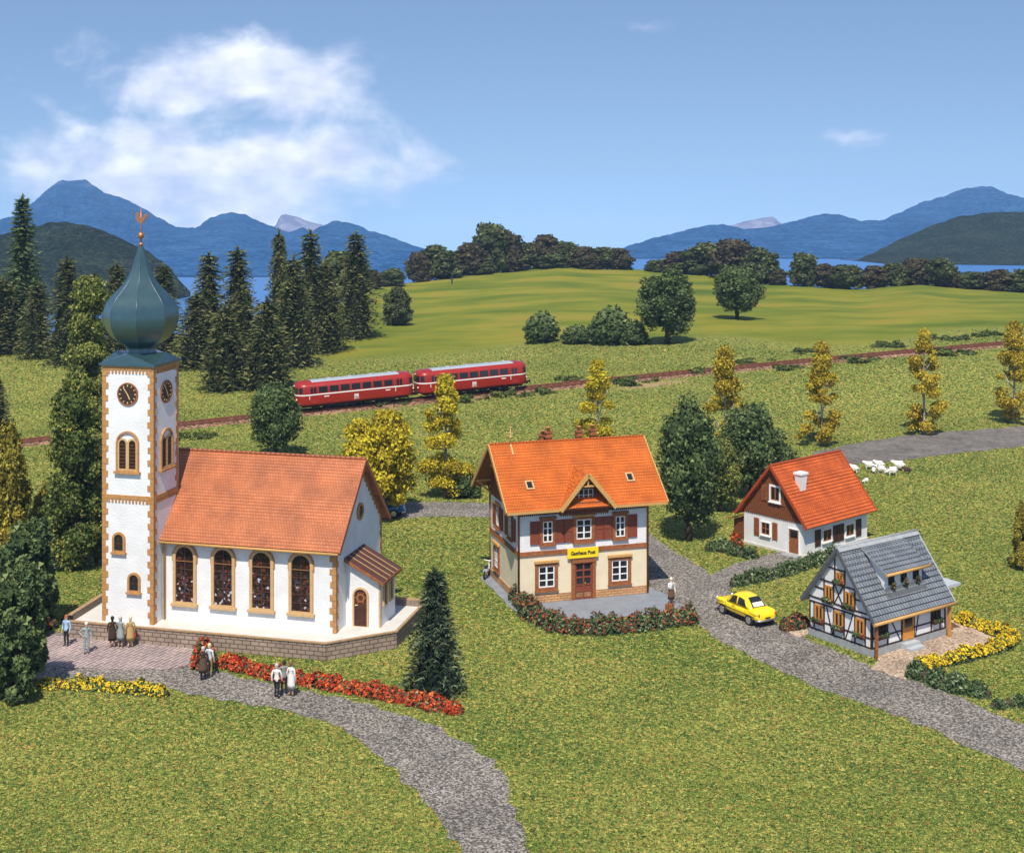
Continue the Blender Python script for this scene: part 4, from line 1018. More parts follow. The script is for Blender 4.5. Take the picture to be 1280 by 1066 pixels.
    for u in (a0 + .05, uc, a1 - .05): mb.box(u - .05, u + .05, .05, .083, .08, 2.3)
    d = mb.build('door', M['shutter_red'], c)
    mb = MB(front)
    for z0, z1 in ((1.0, 1.37), (1.47, 1.81), (1.91, 2.23)):
        for s in (-1, 1): mb.box(min(uc + s * .05, uc + s * .46), max(uc + s * .05, uc + s * .46), .05, .06, z0, z1)
    mb.build('pane', M['dark_glass'], d)
    mb = MB(front); mb.ball((uc + .1, .11, 1.05), .04, n=8); mb.build('door_handle', M['gilt'], d)
    # sign
    u0, u1 = f.hit(709.5, 692, 1, -.2).x, f.hit(748, 688, 1, -.2).x
    mb = MB(front); mb.box(u0, u1, .14, .2, 2.66, 3.28); s = mb.build('sign', M['sign_yellow'], c)
    words('Gasthaus Post', .33, M['ink'], s, Matrix.Translation(((u0 + u1) / 2, -.204, 2.965)) @ Matrix.Rotation(pi / 2, 4, 'X') @ Matrix.Shear('XZ', 4, (0.0, 0)), sx=.86)
    # corner posts / downpipes
    for x, y in ((-.05, -.05), (W + .05, -.05), (-.05, D + .05), (W + .05, D + .05)):
        mb = MB(); mb.tube([(x * .98, y - .55 if y < 0 else y + .55, zE + .12), (x, y, zE - .35), (x, y, .05)], .07, 8); mb.build('downpipe', M['brown_wood'], c)
    # chimneys, finial, roof windows
    for px, dy, h in ((678, .9, .95), (685.5, .35, .8), (723.5, .5, .85), (741, .6, .95)):
        yv = ym + dy; xx = f.hit(px, 540, 1, yv).x; zb = zr - dy * .82
        mb = MB(); mb.box(xx - .2, xx + .2, yv - .2, yv + .2, zb - .4, zb + h); mb.box(xx - .26, xx + .26, yv - .26, yv + .26, zb + h - .3, zb + h - .2); mb.box(xx - .25, xx + .25, yv - .25, yv + .25, zb + h, zb + h + .08)
        ch = mb.build('chimney', M['brown_wood'], c); mb = MB(); mb.lathe([(.14, 0), (.12, .22), (.16, .24), (.16, .3)], 10, (xx, yv, zb + h + .08)); mb.build('chimney_pot', M['ochre_stone'], ch)
    x = f.hit(638, 556, 1, ym - .1).x; kk = 3.4 / 4.15
    mb = MB(); mb.bar((x, ym - .75, zr - .75 * kk + .06), (x, ym - .12, zr - .12 * kk + .08), .1, .06); mb.tube([(x, ym - .12, zr - .05), (x, ym - .12, zr + 1.05)], .035, 6); mb.bar((x - .2, ym - .12, zr + .72), (x + .2, ym - .12, zr + .72), .05, .05); mb.ball((x, ym - .12, zr + .45), .1, n=8); mb.ball((x, ym - .12, zr + 1.05), .07, n=8)
    mb.build('finial', M['sand_stone'], c)
    for px, py in ((661.7, 607.6), (786.8, 597.5)):
        yv = 1.15; h = f.hit(px, py, 1, yv); 
        for _ in range(6):
            h = f.hit(px, py, 1, yv); zz = zr - (ym - yv) * kk; yv += (h.z - zz) / kk * -.5 if False else (zr - (ym - yv) * kk - h.z) * -.5
        x = h.x; z = zr - (ym - yv) * kk
        tfm = lambda u, n, s_, x=x, yv=yv, z=z: (x + u, yv + s_ * .773 - n * .634, z + s_ * .634 + n * .773)
        mb = MB(tfm); mb.ring([(-.26, -.34), (.26, -.34), (.26, .34), (-.26, .34)], [(-.17, -.25), (.17, -.25), (.17, .25), (-.17, .25)], .0, .14); w = mb.build('roof_window', M['sand_stone'], c)
        mb = MB(tfm); mb.box(-.2, .2, .04, .06, -.28, .28); mb.build('pane', M['dark_glass'], w)
inn()
# ---------------------------------------------------------------- leaves
def unit(v): return v / np.maximum(np.linalg.norm(v, axis=-1, keepdims=True), 1e-9)

def tris_at(P, Nrm, size, rs, flatness=.9, stretch=1.0):
    n = len(P)
    nn = unit(Nrm + flatness * rs.normal(size=(n, 3)))
    t = unit(np.cross(nn, rs.normal(size=(n, 3)))); b = np.cross(nn, t)
    s = (size * rs.uniform(.6, 1.45, (n, 1)))
    a = rs.uniform(.7, 1.3, (n, 1)) * stretch
    V = np.stack([P + t * s * a, P - t * s * .5 * a + b * s * .85, P - t * s * .5 * a - b * s * .85], 1)
    return V.reshape(-1, 3), np.arange(3 * n).reshape(n, 3)

def leaf_cloud(clumps, n, size, seed, core=.72, z_bias=.15, depth=.34):
    """leaf-sized faces through and round a set of ellipsoid clumps"""
    rs = np.random.default_rng(seed)
    c = np.array(clumps, float)
    area = (c[:, 3] * c[:, 4] + c[:, 3] * c[:, 5] + c[:, 4] * c[:, 5]); w = area / area.sum()
    k = rs.choice(len(c), n, p=w)
    d = unit(rs.normal(size=(n, 3)) + [0, 0, z_bias])
    # lumps on lumps
    lum = 1 + .17 * np.sin(d[:, 0] * 7 + k * 1.7) * np.sin(d[:, 1] * 6 + k) + .12 * np.sin(d[:, 2] * 9 + k * 2.3)
    r = (1 - depth * rs.uniform(0, 1, n) ** 2.2) * lum
    P = c[k, :3] + d * r[:, None] * c[k, 3:6]
    V, T = tris_at(P, d, size, rs)
    ct = rs.uniform(-.18, .18, len(c))
    tint = np.clip(.5 + ct[k] + rs.normal(0, .24, n), 0, 1)
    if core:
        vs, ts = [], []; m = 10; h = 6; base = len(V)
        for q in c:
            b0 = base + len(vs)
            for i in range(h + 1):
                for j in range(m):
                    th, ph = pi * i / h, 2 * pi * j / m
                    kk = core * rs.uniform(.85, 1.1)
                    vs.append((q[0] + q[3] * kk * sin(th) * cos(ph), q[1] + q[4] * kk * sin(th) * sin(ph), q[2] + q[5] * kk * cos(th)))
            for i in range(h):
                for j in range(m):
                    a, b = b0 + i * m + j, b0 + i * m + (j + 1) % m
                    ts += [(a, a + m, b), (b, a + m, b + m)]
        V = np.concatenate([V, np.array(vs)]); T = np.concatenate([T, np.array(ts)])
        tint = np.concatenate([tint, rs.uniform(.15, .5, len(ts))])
    return V, T, tint

def hedge_mesh(name, path, w, h, n, size, seed, mt, flowers=None, fn=0, fsize=None, top=True, fspan=(0, 1)):
    """leafy band along a ground path; flower faces sit on its upper side"""
    rs = np.random.default_rng(seed)
    p = np.array([(q[0], q[1], q[2] if len(q) > 2 else 0.0) for q in path], float)
    seg = np.linalg.norm(np.diff(p, axis=0), axis=1); cum = np.concatenate([[0], np.cumsum(seg)]); L = cum[-1]
    def sample(n, lo, hi):
        t = rs.uniform(lo, hi, n) * L
        c = np.stack([np.interp(t, cum, p[:, i]) for i in range(3)], 1)
        i = np.clip(np.searchsorted(cum, t) - 1, 0, len(seg) - 1); d = unit(np.diff(p, axis=0))[i]; nr = np.stack([-d[:, 1], d[:, 0], 0 * t], 1)
        return t, c, nr
    def shape(n, lo=0, hi=1, a0=-.15, a1=pi + .15, rmin=.55):
        t, c, nr = sample(n, lo, hi); a = rs.uniform(a0, a1, n)
        lump = 1 + .16 * np.sin(t * 2.1 + seed) + .14 * np.sin(t * 5.3 + 1.3 * seed) + .1 * np.sin(t * 11 + seed)
        end = np.clip(np.minimum(t, L - t) / (w * .5) + .35, 0, 1)
        r = rs.uniform(rmin, 1.05, n) * lump * end
        ca, sa = np.cos(a), np.maximum(np.sin(a), 0)
        P = c + nr * (ca * r * w / 2)[:, None]; P[:, 2] += sa * r * h
        N = nr * ca[:, None]; N[:, 2] += sa + .2
        return P, N
    P, N = shape(n)
    V, T = tris_at(P, N, size, rs); tint = np.clip(rs.normal(.5, .22, n), 0, 1)
    me = tri_mesh(name, V, T, mt, tint)
    out = [me]
    if flowers:
        P, N = shape(fn, fspan[0], fspan[1], .35, pi - .1, .92)
        V, T = tris_at(P, N, fsize or size, rs)
        out.append(tri_mesh('flowers', V, T, flowers, np.clip(rs.normal(.5, .25, fn), 0, 1)))
    return out
# ---------------------------------------------------------------- white cottage
e_co = Frame((20.28, 94.63, 0), R(40.8))
def cottage():
    f = e_co; W, L, ze, zr, os_, of = 5.28, 7.54, 2.15, 6.02, .56, .34
    KEEP_OFF.append([tuple(f.world(p)[:2]) for p in ((0, 0, 0), (L, 0, 0), (L, W, 0), (0, W, 0))])
    k = (zr - ze) / (W / 2 + os_); zw = ze + os_ * k
    c = empty('cottage', f.O, f.a, 'small white cottage with bright orange roof and dark boarded gable', 'house')
    house_shell(0, L, 0, W, -.1, zw - .12, zr - .14).build('wall', M['white_plaster'], c)
    mb = MB(); mb.box(-.06, L + .06, -.06, W + .06, -.1, .16); mb.build('plinth', M['pale_paving'], c)
    rf = MB(); ym = W / 2
    slope(rf, (-of, -os_, ze), (L + of, -os_, ze), (L + of, ym, zr), (-of, ym, zr), .26, lift=.05, th=.12)
    slope(rf, (L + of, W + os_, ze), (-of, W + os_, ze), (-of, ym, zr), (L + of, ym, zr), .26, lift=.05, th=.12)
    roof = rf.build('roof', [M['roof_red'], M['roof_red']], c, recalc=False)
    mb = MB()
    for i in range(30): x = -of + (L + 2 * of) * i / 30; mb.tube([(x, ym, zr + .02), (x + .29, ym, zr + .04)], .1, 6)
    mb.build('ridge_tiles', M['roof_red'], roof)
    for x in (-of - .03, L + of + .03):
        for y in (-os_, W + os_): MB().bar((x, y, ze - .04), (x, ym, zr - .02), .07, .2).build('bargeboard', M['roof_red'], c)
    # boarded gable
    lf = tf_left(0)
    for tf in (lf, tf_right(L)):
        mb = MB(tf); n = 30; zb = 2.38
        for i in range(n):
            y0, y1 = W * i / n, W * (i + 1) / n; yc = (y0 + y1) / 2; zt = zr - .14 - abs(yc - ym) * k
            if zt < zb + .1: continue
            mb.box(y0 + .004, y1 - .022, .0, .06, zb, zt); mb.prism([(y0 + .012, zb + .001), (yc, zb - .12), (y1 - .03, zb + .001)], .001, .058)
        mb.build('gable_boarding', M['boards_brown'], c)
    z_ = dict(sc=5.33, ox=890, oy=540)
    u0, u1, z0, z1 = f.rect('left', 0, 328, 588, 392, 695, **z_); window(c, lf, u0, u1, z0, z1, M['window_white'], M['brown_wood'], fw=.07, cols=2, rows=2, bw=.06)
    for r in ((283, 565, 315, 690), (405, 600, 437, 720)):
        u0, u1, z0, z1 = f.rect('left', 0, *r, **z_); shutter(c, lf, u0, u1, z0, z1, M['brown_wood'], slats=True)
    u0, u1, z0, z1 = f.rect('left', 0, 388, 345, 465, 475, **z_); lf2 = tf_left(-.055); window(c, lf2, u0, u1, z0, z1, M['window_white'], M['brown_wood'], fw=.13, cols=2, rows=1, bw=.06)
    for r in ((338, 345, 372, 458), (460, 380, 490, 495)):
        u0, u1, z0, z1 = f.rect('left', 0, *r, **z_); shutter(c, lf2, u0, u1, z0, z1, M['brown_wood'], slats=True)
    u0, u1, z0, z1 = f.rect('left', 0, 515, 640, 580, 830, **z_); z0 = .12
    mb = MB(lf); mb.ring([(u0 - .06, z0), (u1 + .06, z0), (u1 + .06, z1 + .06), (u0 - .06, z1 + .06)], [(u0, z0 + .001), (u1, z0 + .001), (u1, z1), (u0, z1)], 0, .08); mb.build('door_frame', M['window_white'], c)
    mb = MB(lf); mb.box(u0, u1, .003, .04, z0, z1)
    for i in range(9): zz = z0 + .08 + (z1 - z0 - .7) * i / 9; mb.box(u0 + .07, u1 - .07, .04, .062, zz, zz + .09)
    d = mb.build('door', M['brown_wood'], c)
    mb = MB(lf); mb.box(u0 + .12, u1 - .12, .04, .05, z1 - .58, z1 - .1); mb.build('pane', M['dark_glass'], d)
    mb = MB(lf); mb.ball((u1 - .09, .08, 1.0), .035, n=8); mb.build('door_handle', M['gilt'], d)
    mb = MB(); mb.box(-.75, -.06, u0 - .2, u1 + .2, -.05, .11); mb.build('doorstep', M['grey_stone'], c)
    fr = tf_front(0)
    for r in ((732, 632, 795, 738), (885, 598, 945, 702)):
        u0, u1, z0, z1 = f.rect('front', 0, *r, **z_); window(c, fr, u0, u1, z0, z1, M['window_white'], M['brown_wood'], fw=.07, cols=2, rows=1, bw=.07)
    for r in ((685, 645, 720, 765), (806, 615, 839, 737), (842, 606, 874, 727), (958, 574, 990, 697)):
        u0, u1, z0, z1 = f.rect('front', 0, *r, **z_); shutter(c, fr, u0, u1, z0, z1, M['dark_wood'], slats=True)
    # chimney on the near slope
    p0 = f.hit(1001, 608, 1, 1.35); x, y = p0.x, 1.35
    zb = ze + (y + os_) * k
    mb = MB(); mb.add([(x - .25, y - .22, zb - .4), (x + .25, y - .22, zb - .4), (x + .25, y + .25, zb), (x - .25, y + .25, zb), (x - .36, y - .3, zb + .95), (x + .36, y - .3, zb + .95), (x + .36, y + .3, zb + .95), (x - .36, y + .3, zb + .95)],
                      [(3, 2, 1, 0), (4, 5, 6, 7), (0, 1, 5, 4), (1, 2, 6, 5), (2, 3, 7, 6), (3, 0, 4, 7)])
    ch = mb.build('chimney', M['white_plaster'], c)
    mb = MB(); mb.box(x - .42, x + .42, y - .36, y + .36, zb + .94, zb + 1.08); mb.build('chimney_cap', M['window_white'], ch)
    # lean-to store at the far side
    mb = MB(); P = lambda x: [(x, W - .02, -.05), (x, W + 1.05, -.05), (x, W + 1.05, 1.55), (x, W - .02, 1.95)]
    mb.add(P(.12) + P(3.0), [(0, 1, 2, 3), (7, 6, 5, 4), (0, 4, 5, 1), (1, 5, 6, 2), (2, 6, 7, 3), (3, 7, 4, 0)]); sh = mb.build('lean_to', M['boards_brown'], c)
    mb = MB(); A = [(-.15, W - .02, 2.12), (3.2, W - .02, 2.12), (3.2, W + 1.35, 1.58), (-.15, W + 1.35, 1.58)]; mb.add(A + [(a, b, z - .09) for a, b, z in A], [(0, 1, 2, 3), (7, 6, 5, 4), (0, 4, 5, 1), (1, 5, 6, 2), (2, 6, 7, 3), (3, 7, 4, 0)]); mb.build('lean_to_roof', M['brown_wood'], sh)
cottage()

# ---------------------------------------------------------------- half-timbered house
e_fa = Frame((19.78, 74.74, 0), R(34.7))
def plant_box(root, tf, u0, u1, z, seed, n=170):
    mb = MB(tf); mb.box(u0, u1, .03, .24, z - .14, z); b = mb.build('flower_box', M['beam_brown'], root)
    rs = np.random.default_rng(seed)
    c = [(u0 + (u1 - u0) * (i + .5) / 4, .16, z + .03, (u1 - u0) / 6, .15, .15) for i in range(4)]
    V, T, t = leaf_cloud(c, n, .055, seed, core=.7, z_bias=0)
    V = np.array([tf(*v) for v in V]); mi = (rs.random(len(T)) < .22).astype(int); mi[n:] = 0
    link('window_flowers', tri_mesh('window_flowers', V, T, [M['hedge'], M['flower_rust']], t, mi), b)
def timber_house():
    f = e_fa; W, L, ze, zr, os_, of = 4.57, 6.28, 2.02, 5.5, .42, .28
    KEEP_OFF.append([tuple(f.world(p)[:2]) for p in ((0, 0, 0), (L + 2, 0, 0), (L + 2, W, 0), (0, W, 0))])
    k = (zr - ze) / (W / 2 + os_); zw = ze + os_ * k; ym = W / 2
    c = empty('timber_house', f.O, f.a, 'half-timbered white house with grey tiled roof, wide dormer and window boxes', 'house')
    house_shell(0, L, 0, W, .36, zw - .1, zr - .12).build('wall', M['white_plaster'], c)
    mb = MB(); mb.box(-.05, L + .05, -.05, W + .05, -.1, .42); mb.build('plinth', M['grey_stone'], c)
    rf = MB()
    slope(rf, (-of, -os_, ze), (L + of, -os_, ze), (L + of, ym, zr), (-of, ym, zr), .33, lift=.055, th=.12)
    slope(rf, (L + of, W + os_, ze), (-of, W + os_, ze), (-of, ym, zr), (L + of, ym, zr), .33, lift=.055, th=.12)
    roof = rf.build('roof', [M['roof_grey'], M['grey_stone']], c, recalc=False)
    mb = MB()
    for s in (-1, 1): mb.bar((-of - .02, ym + s * .13, zr - .06), (L + of + .02, ym + s * .13, zr - .06), .3, .09, up=(0, s * k * .6, 1))
    mb.tube([(-of - .03, ym, zr + .05), (L + of + .03, ym, zr + .05)], .09, 8)
    mb.build('ridge_tiles', M['grey_stone'], roof)
    for x in (-of - .03, L + of + .03):
        for y in (-os_, W + os_): MB().bar((x, y, ze - .05), (x, ym, zr - .03), .06, .2).build('bargeboard', M['grey_trim'] if x > 0 else mat_dark_board, c)
    MB().tube([(-of - .1, -os_ - .07, ze - .07), (L + of + .12, -os_ - .07, ze - .07)], .1, 8).build('gutter', M['tan_trim'], c)
    MB().tube([(-of - .1, W + os_ + .07, ze - .07), (L + of + .12, W + os_ + .07, ze - .07)], .1, 8).build('gutter', M['tan_trim'], c)
    # timbers: gable
    lf = tf_left(0); fr = tf_front(0)
    def zt_(y): return zr - .2 - abs(y - ym) * k
    for tf in (lf, tf_right(L)):
        mb = MB(tf); w = .085; Z1, Z2 = 2.02, 2.28
        def V(fr_, z0, z1): y = min(max(W * fr_, w / 2), W - w / 2); mb.box(y - w / 2, y + w / 2, .0, .034, z0, min(z1, zt_(y)))
        def Hh(z, a=0.0, b=1.0, n=.03):
            lo = max(a * W, ym - (zr - .2 - z) / k); hi = min(b * W, ym + (zr - .2 - z) / k); mb.box(lo, hi, .0, n, z - w / 2, z + w / 2)
        for q in (0, .10, .26, .43, .60, .755, .92, 1): V(q, .42, Z1)
        Hh(.47, n=.036); Hh(Z1, n=.036); Hh(Z2, n=.038)
        for a, b in ((0, .1), (.26, .43), (.60, .755), (.92, 1)): Hh(1.0, a, b, .028)
        for a, b in ((.10, .26), (.43, .60), (.755, .92)): Hh(.95, a, b, .028)
        for q in (.26, .43, .60, .755): V(q, Z2, 3.55)
        Hh(3.42, n=.037); Hh(2.9, 0, .26, .029); Hh(2.9, .76, 1, .029)
        for q in (.42, .58): V(q, 3.42, 5.2)
        Hh(4.25, n=.032)
        def Dg(a, z0, b, z1): mb.bar((a * W, .013, z0), (b * W, .013, z1), w * .85, .03, up=(0, 1, 0))
        Dg(.62, .5, .72, Z1); Dg(.41, .5, .29, Z1); Dg(.45, Z2, .59, 3.4); Dg(.59, Z2, .45, 3.4)
        mb.build('timber_frame', M['beam_brown'], c)
    for fr0, fr1, z0, z1 in ((.11, .25, 1.02, 1.9), (.44, .59, 1.02, 1.9), (.765, .91, 1.02, 1.9), (.275, .415, 2.38, 3.2), (.61, .74, 2.38, 3.2), (.44, .56, 3.6, 4.12)):
        window(c, lf, W * fr0, W * fr1, z0, z1, M['orange_wood'], M['orange_wood'], fw=.05, depth=.06, cols=2, rows=1, bw=.065, sill=False)
        plant_box(c, lf, W * fr0 - .08, W * fr1 + .08, z0 - .02, int(fr0 * 100 + z0 * 10), 150)
    # timbers: eaves side
    mb = MB(fr); w = .09
    z_ = dict(sc=4.129, ox=970, oy=640)
    X = [f.hit(x / 4.129 + 970, 640 + 600 / 4.129, 1, 0).x for x in (575, 648, 712, 800, 846, 866)]
    for x in [w / 2] + X[:-1] + [L - w / 2]: mb.box(x - w / 2, x + w / 2, 0, .034, .42, 2.35)
    mb.box(0, L, 0, .036, .425, .515); mb.box(0, L, 0, .037, 1.98, 2.07)
    for a, b in ((0, X[0]), (X[0], X[1]), (X[2], X[3]), (X[3], X[4]), (X[4], L)): mb.box(a, b, 0, .03, .98, 1.06)
    mb.bar((X[0] + .12, .014, 2.0), (X[1] - .1, .014, .5), w * .8, .03, up=(0, 1, 0)); mb.bar((X[2] + .12, .014, .5), (X[2] + .45, .014, 2.0), w * .8, .03, up=(0, 1, 0))
    mb.build('timber_frame', M['beam_brown'], c)
    u0, u1 = .22, X[0] - .1
    window(c, fr, u0, u1, 1.08, 1.94, M['beam_brown'], M['beam_brown'], fw=.07, depth=.06, cols=3, rows=1, bw=.05, sill=False); plant_box(c, fr, u0, u1, 1.06, 77)
    window(c, fr, X[3] + .06, X[4] - .06, 1.08, 1.94, M['beam_brown'], M['beam_brown'], fw=.07, depth=.06, cols=2, rows=1, bw=.05, sill=False); plant_box(c, fr, X[3], X[4], 1.06, 78)
    a0, a1 = X[1] + .06, X[2] - .06
    mb = MB(fr); mb.box(a0, a1, .003, .035, .44, 1.96); mb.ring([(a0, .44), (a1, .44), (a1, 1.96), (a0, 1.96)], [(a0 + .12, .6), (a1 - .12, .6), (a1 - .12, 1.84), (a0 + .12, 1.84)], .034, .06); mb.box(a0 + .1, a1 - .1, .035, .055, 1.0, 1.12)
    d = mb.build('door', M['orange_wood'], c); mb = MB(fr); mb.box(a0 + .14, a1 - .14, .036, .045, 1.14, 1.82); mb.build('pane', M['dark_glass'], d); mb = MB(fr); mb.ball((a1 - .07, .08, 1.05), .03, n=8); mb.build('door_handle', M['black'], d)
    for i in range(2): MB().box(a0 - .15, a1 + .1 + i * .0, -.42 - i * .36, -.05 if i == 0 else -.42, -.02, .34 - i * .17).build('doorstep', M['grey_trim'], c)
    MB().bar((-.02, -.34, -.05), (-.02, -.34, 1.9), .13, .13).build('corner_post', M['brown_wood'], c)
    MB().bar((L - .02, -.3, -.05), (L - .02, -.3, 1.95), .16, .16).build('corner_post', M['orange_wood'], c)
    # wide dormer
    def rz(y): return ze + (y + os_) * k
    x0, x1 = f.hit(970 + 560 / 4.129, 640 + 380 / 4.129, 1, .55).x, f.hit(970 + 752 / 4.129, 640 + 330 / 4.129, 1, .55).x
    yf, zt = .55, rz(.55) + 1.12
    yt = 2.0; 
    mb = MB(); P = lambda x: [(x, yf, rz(yf) - .1), (x, yt, rz(yt) - .05), (x, yf, zt)]
    mb.add(P(x0) + P(x1), [(0, 1, 2), (5, 4, 3), (0, 3, 4, 1), (1, 4, 5, 2), (2, 5, 3, 0)]); dm = mb.build('dormer', M['white_plaster'], c)
    rf = MB(); yo = yf - .32; kk = (rz(yt) + .12 - zt) / (yt - yf)
    slope(rf, (x0 - .22, yo, zt - .32 * kk + .05), (x1 + .22, yo, zt - .32 * kk + .05), (x1 + .22, yt + .1, rz(yt + .1) + .12), (x0 - .22, yt + .1, rz(yt + .1) + .12), .33, lift=.05, th=.07)
    rf.build('dormer_roof', [M['roof_grey'], M['grey_stone']], dm, recalc=False)
    MB().tube([(x0 - .3, yo - .06, zt - .32 * kk + .0), (x1 + .3, yo - .06, zt - .32 * kk + .0)], .09, 8).build('dormer_gutter', M['tan_trim'], dm)
    td = tf_front(yf)
    for i in range(3):
        u = x0 + (x1 - x0) * (.17 + .33 * i); zb = rz(yf) + .22
        window(dm, td, u - .24, u + .24, zb, zt - .06, M['beam_brown'], M['beam_brown'], fw=.05, depth=.05, cols=2, rows=1, bw=.03, sill=False)
        rs = np.random.default_rng(i + 90); V, T, t = leaf_cloud([(u, .18, zb + .08, .22, .13, .16), (u + .04, .2, zb - .1, .12, .1, .14)], 130, .05, i + 91)
        link('window_flowers', tri_mesh('window_flowers', np.array([td(*v) for v in V]), T, [M['hedge'], M['flower_rust']], t, (rs.random(len(T)) < .3).astype(int)), dm)
    mb = MB(); n = Vector((0, -k, 1)).normalized(); y0, y1 = yf - .35, yf - .02
    mb.poly([(x0 - .05, y0, rz(y0) + .075), (x1 + .12, y0, rz(y0) + .075), (x1 + .12, y1, rz(y1) + .075), (x0 - .05, y1, rz(y1) + .075)]); mb.build('lead_apron', mat_dark_board, dm)
    # flat-roofed annex
    mb = MB(); mb.box(L - .02, L + 1.25, .55, W - .4, -.1, 2.55); an = mb.build('annex', M['white_plaster'], c)
    mb = MB(); mb.box(L + .0, L + 1.75, .25, W - .1, 2.55, 2.72); mb.build('annex_roof', M['grey_trim'], an)
    mb = MB(tf_front(.55)); mb.box(L + .12, L + .75, .003, .04, .05, 2.0); mb.build('annex_door', M['orange_wood'], an)
mat_dark_board = mat('dark_board', (.10, .105, .11), .7, var=.2)
timber_house()

# ---------------------------------------------------------------- cars
def loft(mb, rings, m=0, smooth=True, caps=True):
    n = len(rings[0]); vs = [p for r in rings for p in r]; fs = []
    for i in range(len(rings) - 1):
        for j in range(n): fs.append((i * n + j, i * n + (j + 1) % n, (i + 1) * n + (j + 1) % n, (i + 1) * n + j))
    if caps: fs += [tuple(range(n - 1, -1, -1)), tuple(range((len(rings) - 1) * n, len(rings) * n))]
    return mb.add(vs, fs, m, smooth)
def sedan(paint, loc, rz, label):
    c = empty('car', loc, rz, label, 'car')
    def sq(x, w, z0, z1, n=36, p=.62):
        zc, h = (z0 + z1) / 2, (z1 - z0) / 2; out = []
        for i in range(n):
            a = 2 * pi * i / n; ca, sa = cos(a), sin(a)
            out.append((x, w * abs(ca) ** p * (1 if ca >= 0 else -1), zc + h * abs(sa) ** p * (1 if sa >= 0 else -1)))
        return out
    st = [(-2.16, .50, .42, .64), (-2.13, .66, .38, .73), (-2.0, .77, .34, .85), (-1.7, .83, .30, .91), (-1.2, .86, .28, .95), (-.6, .87, .27, .96), (.2, .87, .27, .96), (.8, .86, .28, .95), (1.3, .84, .29, .94), (1.75, .81, .32, .92), (2.0, .75, .36, .87), (2.12, .64, .42, .78), (2.15, .48, .46, .70)]
    mb = MB(); loft(mb, [sq(*s) for s in st]); body = mb.build('body', paint, c)
    # raised wings front and rear, as on a car of the fifties
    for s in (-1, 1):
        for x0, x1, zt in ((.9, 2.1, 1.0), (-2.12, -.9, .98)):
            mb = MB(); N = 9; rings = []
            for i in range(N):
                t = i / (N - 1); x = x0 + (x1 - x0) * t; e = max(1 - abs(2 * t - 1) ** 3.2, .02) ** .5
                rings.append([(x, s * .66 + .19 * e * cos(2 * pi * q / 12), zt - .19 + .17 * e * sin(2 * pi * q / 12)) for q in range(12)])
            loft(mb, rings); mb.build('wing', paint, body)
    # cabin: bottom half width, top half width and height along the car
    cab = [(-1.42, .70, .56, .92, .925), (-1.18, .73, .58, .92, 1.15), (-.85, .76, .60, .92, 1.41), (-.5, .77, .61, .92, 1.53), (-.1, .78, .62, .92, 1.58), (.3, .78, .62, .92, 1.56), (.55, .77, .61, .92, 1.47), (.8, .76, .62, .92, 1.24), (1.08, .74, .66, .92, .95)]
    rings = []
    def ring(x, wb, wt, zb, zt):
        h = zt - zb
        pts = [(wb, zb), (wb * .75 + wt * .25, zb + h * .3), (wb * .3 + wt * .7, zb + h * .70), (wt * .90, zb + h * .87), (wt * .68, zb + h * .97), (wt * .35, zt + .02)]
        return [(x, y, z) for y, z in pts] + [(x, -y, z) for y, z in pts[::-1]]
    mb = MB(); loft(mb, [ring(*q) for q in cab]); cb = mb.build('cabin', paint, c)
    cx_ = [q[0] for q in cab]
    def side(x, t, s):
        wb, wt, zb, zt = (float(np.interp(x, cx_, [q[i] for q in cab])) for i in (1, 2, 3, 4)); h = zt - zb
        y = np.interp(t, [0, .3, .70, .87], [wb, wb * .75 + wt * .25, wb * .3 + wt * .7, wt * .90]) + .016
        return (x, s * y, zb + h * t)
    for s in (-1, 1):
        for xa, xb, xc_, xd in ((-.02, .80, .50, .0), (-.98, -.12, -.14, -.68)):
            mb = MB(); nx, nz = 6, 5; vs = []
            for b in range(nz + 1):
                t = .10 + .68 * b / nz; e = b / nz; xl, xr = xa + (xd - xa) * e, xb + (xc_ - xb) * e
                vs += [side(xl + (xr - xl) * a / nx, t, s) for a in range(nx + 1)]
            mb.add(vs, [(b * (nx + 1) + a, b * (nx + 1) + a + 1, (b + 1) * (nx + 1) + a + 1, (b + 1) * (nx + 1) + a) for b in range(nz) for a in range(nx)], 0, True); mb.build('side_window', M['dark_glass'], cb)
    def top(x, y): zt = float(np.interp(x, cx_, [q[4] for q in cab])); return (x, y, zt + .035)
    for nm, xs_ in (('rear_window', (-1.36, -1.18, -.85, -.72)), ('windscreen', (1.04, .8, .62, .56))):
        mb = MB(); vs = [top(x, s * (.54 - .05 * i)) for i, x in enumerate(xs_) for s in (-1, 0, 1)]
        mb.add(vs, [(i * 3 + j, i * 3 + j + 1, i * 3 + j + 4, i * 3 + j + 3) for i in range(3) for j in range(2)], 0, True)
        w = mb.build(nm, M['dark_glass'], cb)
        if nm == 'rear_window':
            mb = MB(); vs = [(x, y, z + .008) for x, y, z in (top(-1.33, -.42), top(-1.33, .42), top(-1.1, .40), top(-1.1, -.40))]; mb.poly(vs); mb.build('parcel_shelf', M['seat_white'], w)
    for x in (-1.32, 1.32):
        for s in (-1, 1):
            mb = MB(); y = s * .80
            mb.tube([(x, y - s * .12, .33), (x, y + s * .075, .33)], .325, 20); wh = mb.build('wheel', M['tyre'], c)
            mb = MB(); mb.tube([(x, y + s * .08, .33), (x, y + s * .10, .33)], .22, 18); mb.build('hubcap', M['chrome'], wh)
